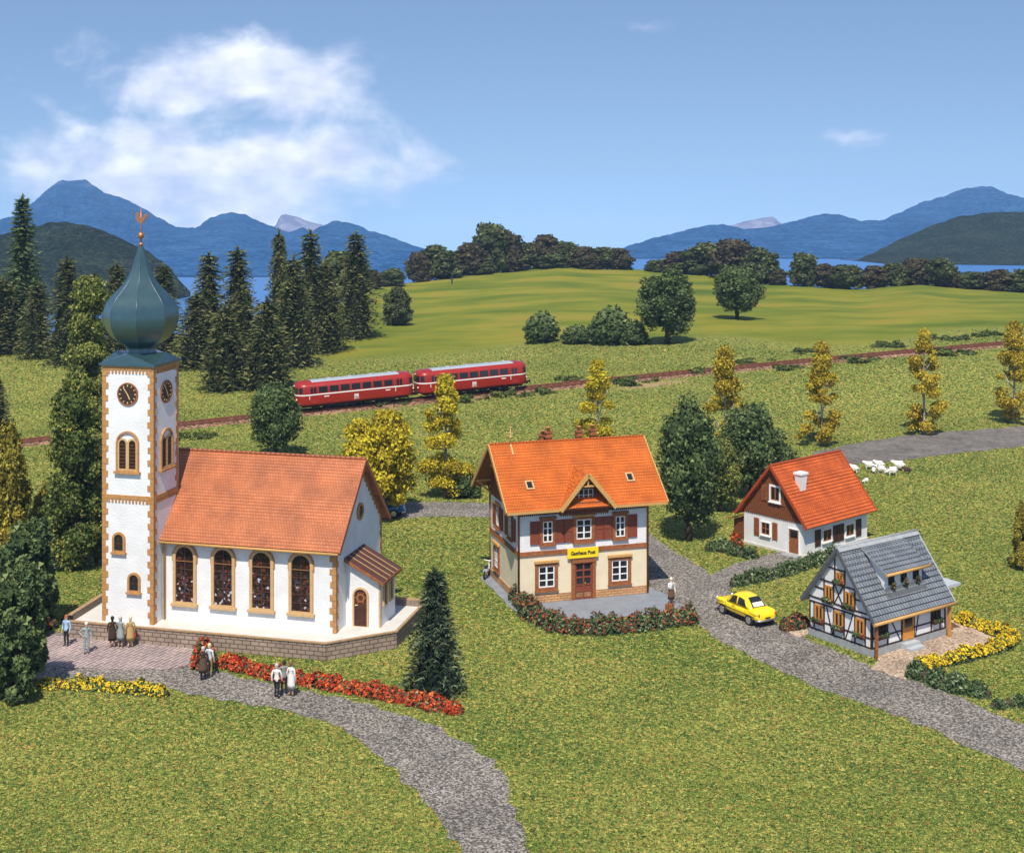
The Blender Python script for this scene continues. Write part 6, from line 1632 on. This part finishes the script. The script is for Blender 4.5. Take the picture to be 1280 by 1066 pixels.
crest_row([(600, 345, 322, 40), (640, 340, 321, 44), (690, 338, 318, 50), (735, 338, 321, 44), (565, 348, 326, 44)][0:4], 'pale green bush along the foot of the hilltop wood, {} from the left', 'bushes along the foot of the hilltop wood', 'bush', 'far_bush', dy=1)
crest_row([(820, 338, 325, 36), (850, 342, 316, 56), (882, 344, 306, 74), (918, 346, 303, 78), (952, 350, 310, 60), (972, 357, 338, 30), (1005, 357, 319, 46), (1034, 359, 332, 46), (1061, 360, 331, 50), (1092, 356, 334, 46), (1118, 353, 331, 48), (1146, 356, 325, 56), (1174, 358, 323, 56), (1192, 360, 340, 40), (1217, 362, 341, 52), (1247, 364, 339, 52), (1278, 365, 337, 56)],
          'dark tree in the row between the meadow and the lake, {} from the left', 'row of trees between the meadow and the lake')
# low scrub along the railway
SC = [(436, 508, 494, 46), (478, 506, 492, 50), (506, 504, 492, 30), (585, 500, 486, 44), (640, 494, 480, 50), (676, 492, 479, 40), (712, 474, 464, 44), (790, 478, 463, 56), (880, 466, 452, 40), (938, 452, 443, 56), (985, 460, 450, 44), (1010, 440, 431, 44), (1075, 450, 439, 60), (1110, 431, 420, 50), (1190, 441, 429, 60), (1185, 424, 412, 50), (1235, 418, 408, 44), (232, 548, 532, 40), (258, 546, 533, 34)]
for i, (x, b, t, w) in enumerate(SC):
    side_ = 'below' if b > HOR + (CAM_H - float(track_z(track_pt(px_x(x)).x))) / float(track_y(px_x(x))) * F_PX else 'above'
    n_ = sum(1 for q in SC[:i + 1] if q[0] <= x) 
    tree('scrub', 'scrub_%d' % (i % 2), x, b + 1, b + 1 - (b - t) * .8, w * 1.05, f'low green scrub beside the railway, {ORD[sorted(q[0] for q in SC).index(x)]} from the left', 'scrub', 'scrub along the railway', parts=False, sink=.15)

# ---------------------------------------------------------------- hedges and flower bands
def ground_path(pts): return [tuple(on(*p)) for p in pts]
def hedge(name, pts, w, h, n, leaf, seed, label, cat, mt='hedge', flowers=None, fn=0, fs=None, fspan=(0, 1), fill='stems'):
    P = ground_path(pts); o0 = Vector(P[0]); c = empty(name, o0, 0, label, cat)
    ms = hedge_mesh('foliage', [Vector(p) - o0 for p in P], w, h, n, leaf, seed, M[mt], M[flowers] if flowers else None, fn, fs, fspan=fspan)
    link('foliage', ms[0], c)
    if flowers: link('flowers', ms[1], c)
    mb = MB(); pr = [Vector(p) - o0 + Vector((0, 0, h * .28)) for p in P]; mb.tube(pr, [w * .16] + [w * .3] * (len(pr) - 2) + [w * .16], 7); link('stems', mb.build('stems', M['trunk']).data, c)
    bpy.data.objects.remove([o for o in bpy.data.objects if o.name.startswith('stems') and o.parent is None][0])
hedge('flower_hedge', [(654, 742), (650, 756), (668, 776), (700, 790), (740, 792), (790, 788), (840, 782), (872, 778)], 1.25, .95, 9000, .085, 61, 'low hedge with rust red flowers curving round the inn forecourt', 'hedge', flowers='flower_rust', fn=1350, fs=.085)
hedge('flower_band', [(276, 830), (310, 840), (350, 850), (400, 858), (450, 866), (500, 877), (545, 887), (578, 894)], 1.0, .55, 3600, .085, 62, 'long band of bright red flowers along the forecourt path below the church', 'flower bed', flowers='flower_red', fn=4200, fs=.085)
hedge('flower_shrub', [(243, 832), (254, 834), (266, 838)], 1.3, 1.35, 1300, .09, 63, 'red-flowered shrub on the path edge beside the church terrace wall', 'bush', flowers='flower_red', fn=420, fs=.09)
hedge('flower_shrub', [(28, 784), (50, 784), (70, 787)], 1.3, 1.0, 1600, .09, 64, 'dark shrub with a few red flowers beside the left end of the terrace wall', 'bush', flowers='flower_red', fn=160, fs=.09)
hedge('flower_hedge', [(44, 860), (75, 861), (110, 860), (150, 864), (185, 866), (210, 872)], .85, .5, 3000, .085, 65, 'low hedge with yellow flowers along the lower edge of the forecourt path', 'hedge', flowers='flower_yellow', fn=1100, fs=.08)
hedge('hedge', [(914, 735), (935, 729), (960, 724), (990, 716), (1020, 706), (1048, 695)], .9, .75, 5500, .09, 66, 'plain green hedge between the cottage path and the grey-roofed house', 'hedge')
hedge('hedge', [(882, 690), (900, 688), (925, 696), (948, 700)], .9, .7, 3000, .09, 67, 'short green hedge on the lawn left of the cottage door', 'hedge')
hedge('flower_shrub', [(912, 688), (920, 688), (928, 690)], .7, 1.15, 500, .08, 68, 'small shrub with scarlet flowers at the left corner of the cottage', 'bush', flowers='flower_red', fn=200, fs=.085)
hedge('flower_shrub', [(976, 788), (992, 786), (1010, 781)], .8, .7, 1500, .085, 69, 'low shrub with dark red flowers left of the half-timbered house', 'bush', flowers='flower_rust', fn=330, fs=.08)
hedge('flower_hedge', [(1196, 776), (1215, 783), (1240, 792), (1268, 801), (1262, 808), (1235, 818), (1205, 826), (1170, 834), (1142, 842)], .8, .62, 5500, .085, 70, 'hedge with bright yellow flowers bordering the pink gravel yard', 'hedge', flowers='flower_yellow', fn=3400, fs=.085)
hedge('hedge', [(1136, 842), (1155, 852), (1180, 860), (1210, 868), (1238, 874)], 1.1, .75, 4200, .09, 71, 'green hedge along the road below the pink gravel yard', 'hedge')
hedge('hedge', [(1240, 886), (1262, 884), (1290, 882)], .8, .4, 1200, .09, 72, 'low dark hedge at the road side in the right front corner', 'hedge')

# ---------------------------------------------------------------- grass
def build_grass(n=860000):
    rs = np.random.default_rng(99)
    Y = 1 / rs.uniform(1 / 232, 1 / 50, n); u = rs.uniform(-220, 1500, n); X = (u - CX) / F_PX * Y
    keep = np.ones(n, bool)
    for poly in KEEP_OFF:
        Xj, Yj = X + rs.normal(0, .14, n), Y + rs.normal(0, .2, n)
        p = np.array(poly); ins = np.zeros(n, bool); bb = (X > p[:, 0].min()) & (X < p[:, 0].max()) & (Y > p[:, 1].min()) & (Y < p[:, 1].max())
        idx = np.nonzero(bb)[0]; x, y = Xj[idx], Yj[idx]; c = np.zeros(len(idx), bool)
        for i in range(len(p)):
            x0, y0 = p[i]; x1, y1 = p[(i + 1) % len(p)]
            if y0 == y1: continue
            c ^= ((y0 > y) != (y1 > y)) & (x < (x1 - x0) * (y - y0) / (y1 - y0) + x0)
        ins[idx] = c; keep &= ~ins
    d = Y - track_y(np.clip(X, -90, 120)); keep &= ~((d > -2.6) & (d < 2.6))
    e = smooth(1 - np.abs(d + 5.2) / 2.6) * smooth(1 - np.abs(u - 815) / 70); keep &= rs.random(n) > e * 1.3
    lim = 30 + np.sin(X * .21) * 3 + np.sin(X * .083 + 1) * 5 + np.interp(u, [0, 460, 900, 1000, 1300], [60, 12, 2, -16, -22])
    keep &= d < lim + rs.normal(0, 4, n)
    X, Y = X[keep], Y[keep]; m = len(X); Z = ground_z(X, Y)
    s = .056 * (Y / 75) ** .85
    P = np.stack([X, Y, Z + s * .25], 1)
    N = np.tile([0, -.15, 1.0], (m, 1))
    V, T = tris_at(P, N, s[:, None], rs, flatness=.95)
    t = rs.beta(2.0, 2.0, m) * .92 + .04 + .10 * np.sin(X * .5 + np.sin(Y * .31) * 2) * np.sin(Y * .37 + X * .11)
    sp = rs.random(m); t = np.where(sp < .06, .95, np.clip(t, 0, .93)); t = np.where(sp > .965, 1.0, t)
    tag(link('grass', tri_mesh('grass', V, T, M['grass'], t)), kind='stuff')
build_grass()
# ---------------------------------------------------------------- people and animals
def skinned(name, P, E, mats, emat, parent=None, sub=1):
    """one continuous body grown round joints: P name -> (x, y, z, r[, r2]); E pairs of joints; emat material slot of each pair"""
    keys = list(P); idx = {k: i for i, k in enumerate(keys)}
    me = bpy.data.meshes.new(name); me.from_pydata([P[k][:3] for k in keys], [(idx[a], idx[b]) for a, b in E], [])
    o = bpy.data.objects.new(name, me); COL.objects.link(o)
    sk = o.modifiers.new('skin', 'SKIN'); sk.use_smooth_shade = True; sk.branch_smoothing = .3
    if not me.skin_vertices: me.skin_vertices.new()
    for i, k in enumerate(keys):
        r = P[k][3]; r2 = P[k][4] if len(P[k]) > 4 else r
        me.skin_vertices[0].data[i].radius = (r, r2); me.skin_vertices[0].data[i].use_root = (i == 0)
    ss = o.modifiers.new('sub', 'SUBSURF'); ss.levels = sub; ss.render_levels = sub
    bpy.context.view_layer.update()
    m2 = bpy.data.meshes.new_from_object(o.evaluated_get(bpy.context.evaluated_depsgraph_get())); m2.name = name
    bpy.data.objects.remove(o); m2.materials.clear()
    for m in mats: m2.materials.append(m)
    A = np.array([P[a][:3] for a, b in E]); B = np.array([P[b][:3] for a, b in E]); AB = B - A; L2 = (AB ** 2).sum(1) + 1e-9
    rad = np.array([(P[a][3] + P[b][3]) / 2 for a, b in E])
    mi = []
    for p in m2.polygons:
        c = np.array(p.center); t = np.clip(((c - A) * AB).sum(1) / L2, 0, 1); d = np.linalg.norm(A + AB * t[:, None] - c, axis=1) - rad
        mi.append(emat[int(np.argmin(d))])
    m2.polygons.foreach_set('material_index', mi); m2.polygons.foreach_set('use_smooth', [True] * len(mi)); m2.update()
    return m2

CL = {}
def cloth(nm, c):
    if nm not in CL: CL[nm] = mat('cloth_' + nm, c, .85, var=.15, vscale=6)
    return CL[nm]
SKIN = mat('skin', (.62, .36, .24), .6)
def person(px, py, face, label, top, legs, hair, shoes=(.05, .035, .025), coat=None, skirt=None, move=None, scale=1.0, at=None, cat='person'):
    P = {'pelvis': (0, 0, .94, .155, .11), 'waist': (0, 0, 1.10, .135, .10), 'chest': (0, .005, 1.30, .165, .115), 'neck': (0, .0, 1.47, .058), 'jaw': (0, .03, 1.555, .072, .085), 'crown': (0, .015, 1.655, .088, .10), 'nose': (0, .135, 1.585, .016)}
    for s, n in ((-1, 'l'), (1, 'r')):
        P.update({'hip' + n: (s * .095, 0, .87, .095), 'knee' + n: (s * .10, .02, .49, .066), 'ankle' + n: (s * .10, -.02, .09, .043), 'toe' + n: (s * .115, .15, .04, .04, .028),
                  'sho' + n: (s * .185, 0, 1.405, .062), 'elb' + n: (s * .255, -.03, 1.13, .048), 'wri' + n: (s * .25, .05, .89, .034), 'pal' + n: (s * .25, .075, .81, .034, .02), 'ear' + n: (s * .098, .01, 1.60, .018)})
    P.update(move or {})
    E = [('pelvis', 'waist', 1), ('waist', 'chest', 1), ('chest', 'neck', 1), ('neck', 'jaw', 0), ('jaw', 'crown', 0), ('jaw', 'nose', 0)]
    for n in 'lr':
        E += [('pelvis', 'hip' + n, 2), ('hip' + n, 'knee' + n, 2), ('knee' + n, 'ankle' + n, 2), ('ankle' + n, 'toe' + n, 3), ('chest', 'sho' + n, 1), ('sho' + n, 'elb' + n, 1), ('elb' + n, 'wri' + n, 1), ('wri' + n, 'pal' + n, 0), ('crown', 'ear' + n, 0)]
        w, p = Vector(P['wri' + n][:3]), Vector(P['pal' + n][:3]); d = (p - w).normalized(); sd_ = d.cross(Vector((1 if n == 'r' else -1, 0, 0)));
        sd_ = Vector((0, 1, 0)) if sd_.length < .1 else sd_.normalized()
        inn = Vector((-1 if n == 'r' else 1, 0, 0))
        for i, l in enumerate((.075, .088, .08, .06)):
            k = p + sd_ * (.028 - .019 * i) + d * .035; t = k + d * l * .55 + inn * .02; P[f'k{i}{n}'] = (*k, .0095); P[f't{i}{n}'] = (*t, .0075); E += [('pal' + n, f'k{i}{n}', 0), (f'k{i}{n}', f't{i}{n}', 0)]
        k = w.lerp(p, .45) + sd_ * .04; t = k + d * .05 + sd_ * .012 + inn * .012; P['b' + n] = (*k, .011); P['bt' + n] = (*t, .008); E += [('pal' + n, 'b' + n, 0), ('b' + n, 'bt' + n, 0)]
    me = skinned('person', P, [e[:2] for e in E], [SKIN, cloth(top[0], top[1]), cloth(legs[0], legs[1]), cloth('shoe', shoes)], [e[2] for e in E])
    o = link('person', me); p = Vector(at) if at else on(px, py)
    base = .03 if p.y < 112 else 0
    o.location = (p.x, p.y, p.z + base); o.rotation_euler = (0, 0, R(face)); o.scale = (scale,) * 3; tag(o, label, cat)
    j, cr = P['jaw'], P['crown']
    mb = MB(); mb.ball((cr[0], cr[1] - .022, cr[2] + .012), .108, n=12, sq=(.95, 1.02, .98)); mb.ball((cr[0], cr[1] - .065, cr[2] - .07), .082, n=10, sq=(1.05, .6, 1)); h = mb.build('hair', cloth(*hair), o)
    for s in (-1, 1): MB().ball((j[0] + s * .036, j[1] + .078, 1.61 + j[2] - 1.555), .012, n=6).build('eye', M['black'], o)
    MB().box(j[0] - .022, j[0] + .022, j[1] + .075, j[1] + .088, j[2] - .022, j[2] - .012).build('mouth', M['lamp_red'], o)
    if coat or skirt:
        c = coat or skirt; z1, z0 = (1.18, .42) if coat else (1.06, .45)
        pr = [(.17, z1), (.19, z1 - .22), (.215, z0 + .2), (.24, z0), (.225, z0 + .01)]
        mb = MB(); n = 14; vs = [(r * (1 + .05 * sin(k * 2.7)) * cos(2 * pi * k / n), r * .78 * sin(2 * pi * k / n), z) for r, z in pr for k in range(n)]
        mb.add(vs, [(i * n + k, i * n + (k + 1) % n, (i + 1) * n + (k + 1) % n, (i + 1) * n + k) for i in range(len(pr) - 1) for k in range(n)], 0, True); mb.build('coat_skirt' if coat else 'skirt', cloth(*c), o)
    return o
def walk(s=1): return {'kneel': (-.10, .16 * s, .50, .066), 'anklel': (-.10, .14 * s - .06, .10, .043), 'toel': (-.115, .14 * s + .10, .045, .04, .028), 'kneer': (.10, -.06 * s, .49, .066), 'ankler': (.10, -.26 * s, .13, .043), 'toer': (.115, -.26 * s + .16, .05, .04, .028),
                       'elbl': (-.25, -.14 * s, 1.14, .048), 'wril': (-.24, -.1 * s, .90, .034), 'pall': (-.24, -.08 * s, .82, .034, .02), 'elbr': (.25, .08 * s, 1.13, .048), 'wrir': (.24, .2 * s, .93, .034), 'palr': (.24, .25 * s, .86, .034, .02)}
HIPHAND = {'elbr': (.36, -.1, 1.18, .048), 'wrir': (.22, .06, 1.04, .034), 'palr': (.16, .1, 1.0, .034, .02)}
ARMUP = {'elbr': (.27, .14, 1.2, .048), 'wrir': (.12, .26, 1.36, .034), 'palr': (.07, .24, 1.43, .034, .02)}
BL, BR, GR = ('black', (.02, .02, .022)), ('darkbrown', (.05, .03, .018)), ('grey', (.30, .33, .32))
person(83, 808, 160, 'man with red hair, light blue shirt and black trousers at the terrace wall corner', ('lightblue', (.36, .52, .72)), BL, ('redhair', (.42, .12, .05)), move={'toel': (-.13, .14, .04, .04, .028)})
person(108, 818, 205, 'white-haired man in a grey suit with one hand on his hip on the paved square', ('suit', (.30, .36, .36)), ('suit', (.30, .36, .36)), ('whitehair', (.72, .68, .58)), move=HIPHAND)
person(140.5, 811, 10, 'black-haired woman in a long dark brown coat facing the terrace wall', BR, ('tan', (.45, .28, .17)), BL, coat=BR)
person(150.5, 810, -12, 'woman in grey jacket and skirt standing between the dark brown coat and the ochre coat', GR, ('tan', (.45, .28, .17)), ('greyhair', (.5, .47, .42)), skirt=GR)
pw = person(163, 810, 25, 'blond woman in an ochre coat standing nearest the tower corner, by the terrace wall', ('ochre', (.48, .32, .12)), ('ochre2', (.55, .38, .16)), ('blond', (.72, .60, .34)), coat=('ochre', (.48, .32, .12)))
person(254, 851, 20, 'person in a dark brown coat and dark trousers before the red-flowered shrub', BR, ('dark', (.03, .025, .022)), ('greyhair', (.5, .47, .42)), coat=('darkbrown2', (.10, .065, .04)))
person(262, 848, -25, 'person in a pale grey jacket close behind the one in the dark brown coat', ('pale', (.55, .58, .60)), ('khaki', (.30, .22, .10)), ('blond', (.72, .60, .34)))
person(346, 874, -15, 'grey-haired man in a white shirt and black trousers beside the red flower band', ('white', (.74, .73, .69)), BL, ('greyhair', (.5, .47, .42)), move=walk(.5))
person(355, 869, 15, 'dark-haired person in a grey jacket between the white shirt and the white dress', ('grey2', (.26, .25, .24)), ('dark', (.03, .025, .022)), BR)
person(364, 872, -30, 'woman in a long white dress at the edge of the red flower band', ('white', (.74, .73, .69)), ('tan', (.45, .28, .17)), ('redbrown', (.2, .09, .05)), coat=('white', (.74, .73, .69)))
p10 = person(839, 759, 205, 'blond woman in a white top and brown skirt before the inn, one hand raised', ('white', (.74, .73, .69)), ('tan2', (.5, .28, .18)), ('blond2', (.78, .7, .52)), skirt=('skirtbrown', (.14, .07, .035)), move=ARMUP)
person(565, 356, 180, 'tiny far walker in dark blue on the hilltop meadow', ('navy', (.03, .04, .09)), ('navy', (.03, .04, .09)), BR, scale=1.25)
# bags
def suitcase():
    p = flat(837, 768); c = empty('suitcase', (p[0], p[1], .045), R(20), 'brown leather suitcase standing in front of the woman at the inn', 'suitcase')
    MB().box(-.26, .26, -.11, .11, 0, .62).build('case', mat('leather', (.34, .12, .04), .5, var=.3, vscale=5), c, bevel=.03)
    MB().tube([(-.1, 0, .61), (-.09, 0, .69), (.09, 0, .69), (.1, 0, .61)], .018, 6).build('handle', M['dark_wood'], c)
    for x in (-.15, .15): MB().box(x - .02, x + .02, -.118, .118, -.002, .626).build('strap', M['dark_wood'], c)
suitcase()
w = pw.matrix_world if False else None
def handbag():
    q = Matrix.Translation(pw.location) @ Matrix.Rotation(R(25), 4, 'Z') @ Vector((.25, .075, .68))
    c = empty('handbag', q, R(25), 'small red handbag held by the woman in the ochre coat', 'handbag')
    MB().box(-.05, .05, -.13, .13, -.12, .06).build('bag', mat('red_bag', (.5, .03, .02), .45), c, bevel=.02)
    MB().tube([(0, -.09, .05), (0, -.05, .13), (0, .05, .13), (0, .09, .05)], .012, 6).build('strap', mat('red_strap', (.35, .02, .015), .5), c)
handbag()

def sheep_mesh(graze, wool, leg, face):
    hd = {False: [(.52, 0, .82, .19), (.64, 0, .95, .13), (.80, 0, .88, .075)], True: [(.56, 0, .55, .18), (.70, 0, .38, .12), (.80, 0, .24, .075)]}[graze]
    P = {'mid': (0, 0, .62, .36, .34), 'rump': (-.34, 0, .61, .34, .32), 'chest': (.30, 0, .63, .32, .32), 'neck': hd[0], 'head': hd[1], 'muz': hd[2], 'tail': (-.60, 0, .60, .05), 'tail2': (-.64, 0, .45, .04)}
    E = [('mid', 'rump', 0), ('mid', 'chest', 0), ('chest', 'neck', 0), ('neck', 'head', 0), ('head', 'muz', 2), ('rump', 'tail', 0), ('tail', 'tail2', 0)]
    for s, n in ((-1, 'l'), (1, 'r')):
        h = Vector(hd[1][:3]); P['ear' + n] = (h.x - .02, s * .13, h.z + .01, .022); E.append(('head', 'ear' + n, 2))
        P.update({'th' + n: (-.36, s * .16, .42, .13), 'st' + n: (-.30, s * .16, .33, .08), 'hk' + n: (-.40, s * .16, .22, .055), 'hf' + n: (-.38, s * .16, .02, .05), 'sh' + n: (.30, s * .15, .42, .12), 'kn' + n: (.32, s * .15, .22, .06), 'ff' + n: (.31, s * .15, .02, .05)})
        E += [('rump', 'th' + n, 0), ('th' + n, 'st' + n, 0), ('st' + n, 'hk' + n, 1), ('hk' + n, 'hf' + n, 1), ('chest', 'sh' + n, 0), ('sh' + n, 'kn' + n, 1), ('kn' + n, 'ff' + n, 1)]
    return skinned('sheep', P, [e[:2] for e in E], [wool, leg, face], [e[2] for e in E], sub=2)
SH = {g: sheep_mesh(g, M['wool'], M['wool'], M['wool']) for g in (True, False)}
SHD = sheep_mesh(False, M['dark_wool'], M['hoof_yellow'], M['dark_wool'])
for px, py, rz, g, sc, lab, me in ((1086, 587, 175, False, 1.0, 'white sheep facing left, leftmost of the flock in full view', None), (1092.5, 591, 250, True, .95, 'white sheep seen from the front, second of the flock from the left', None),
        (1099, 586, 160, False, 1.0, 'white sheep half behind another in the middle of the flock', None), (1102.5, 592, 330, True, .95, 'white sheep in the middle of the flock, in front of a second one', None),
        (1115, 594, 185, True, 1.05, 'white sheep grazing with its head down, nearest to us in the flock', None), (1123.5, 588, 172, False, 1.2, 'largest white sheep, standing furthest right with raised head', None),
        (1067, 591, 150, False, 1.0, 'white sheep half hidden behind the cottage roof', None), (1082, 604, 200, True, .6, 'white lamb alone on the grass below the flock', None),
        (1134, 593, 165, False, .85, 'dark brown sheep with yellowish legs at the right end of the flock', SHD)):
    o = link('sheep', me or SH[g]); p = on(px, py); o.location = p; o.rotation_euler = (0, 0, R(rz)); o.scale = (sc * .78,) * 3; tag(o, lab, 'sheep', 'flock of sheep on the grass by the far road')
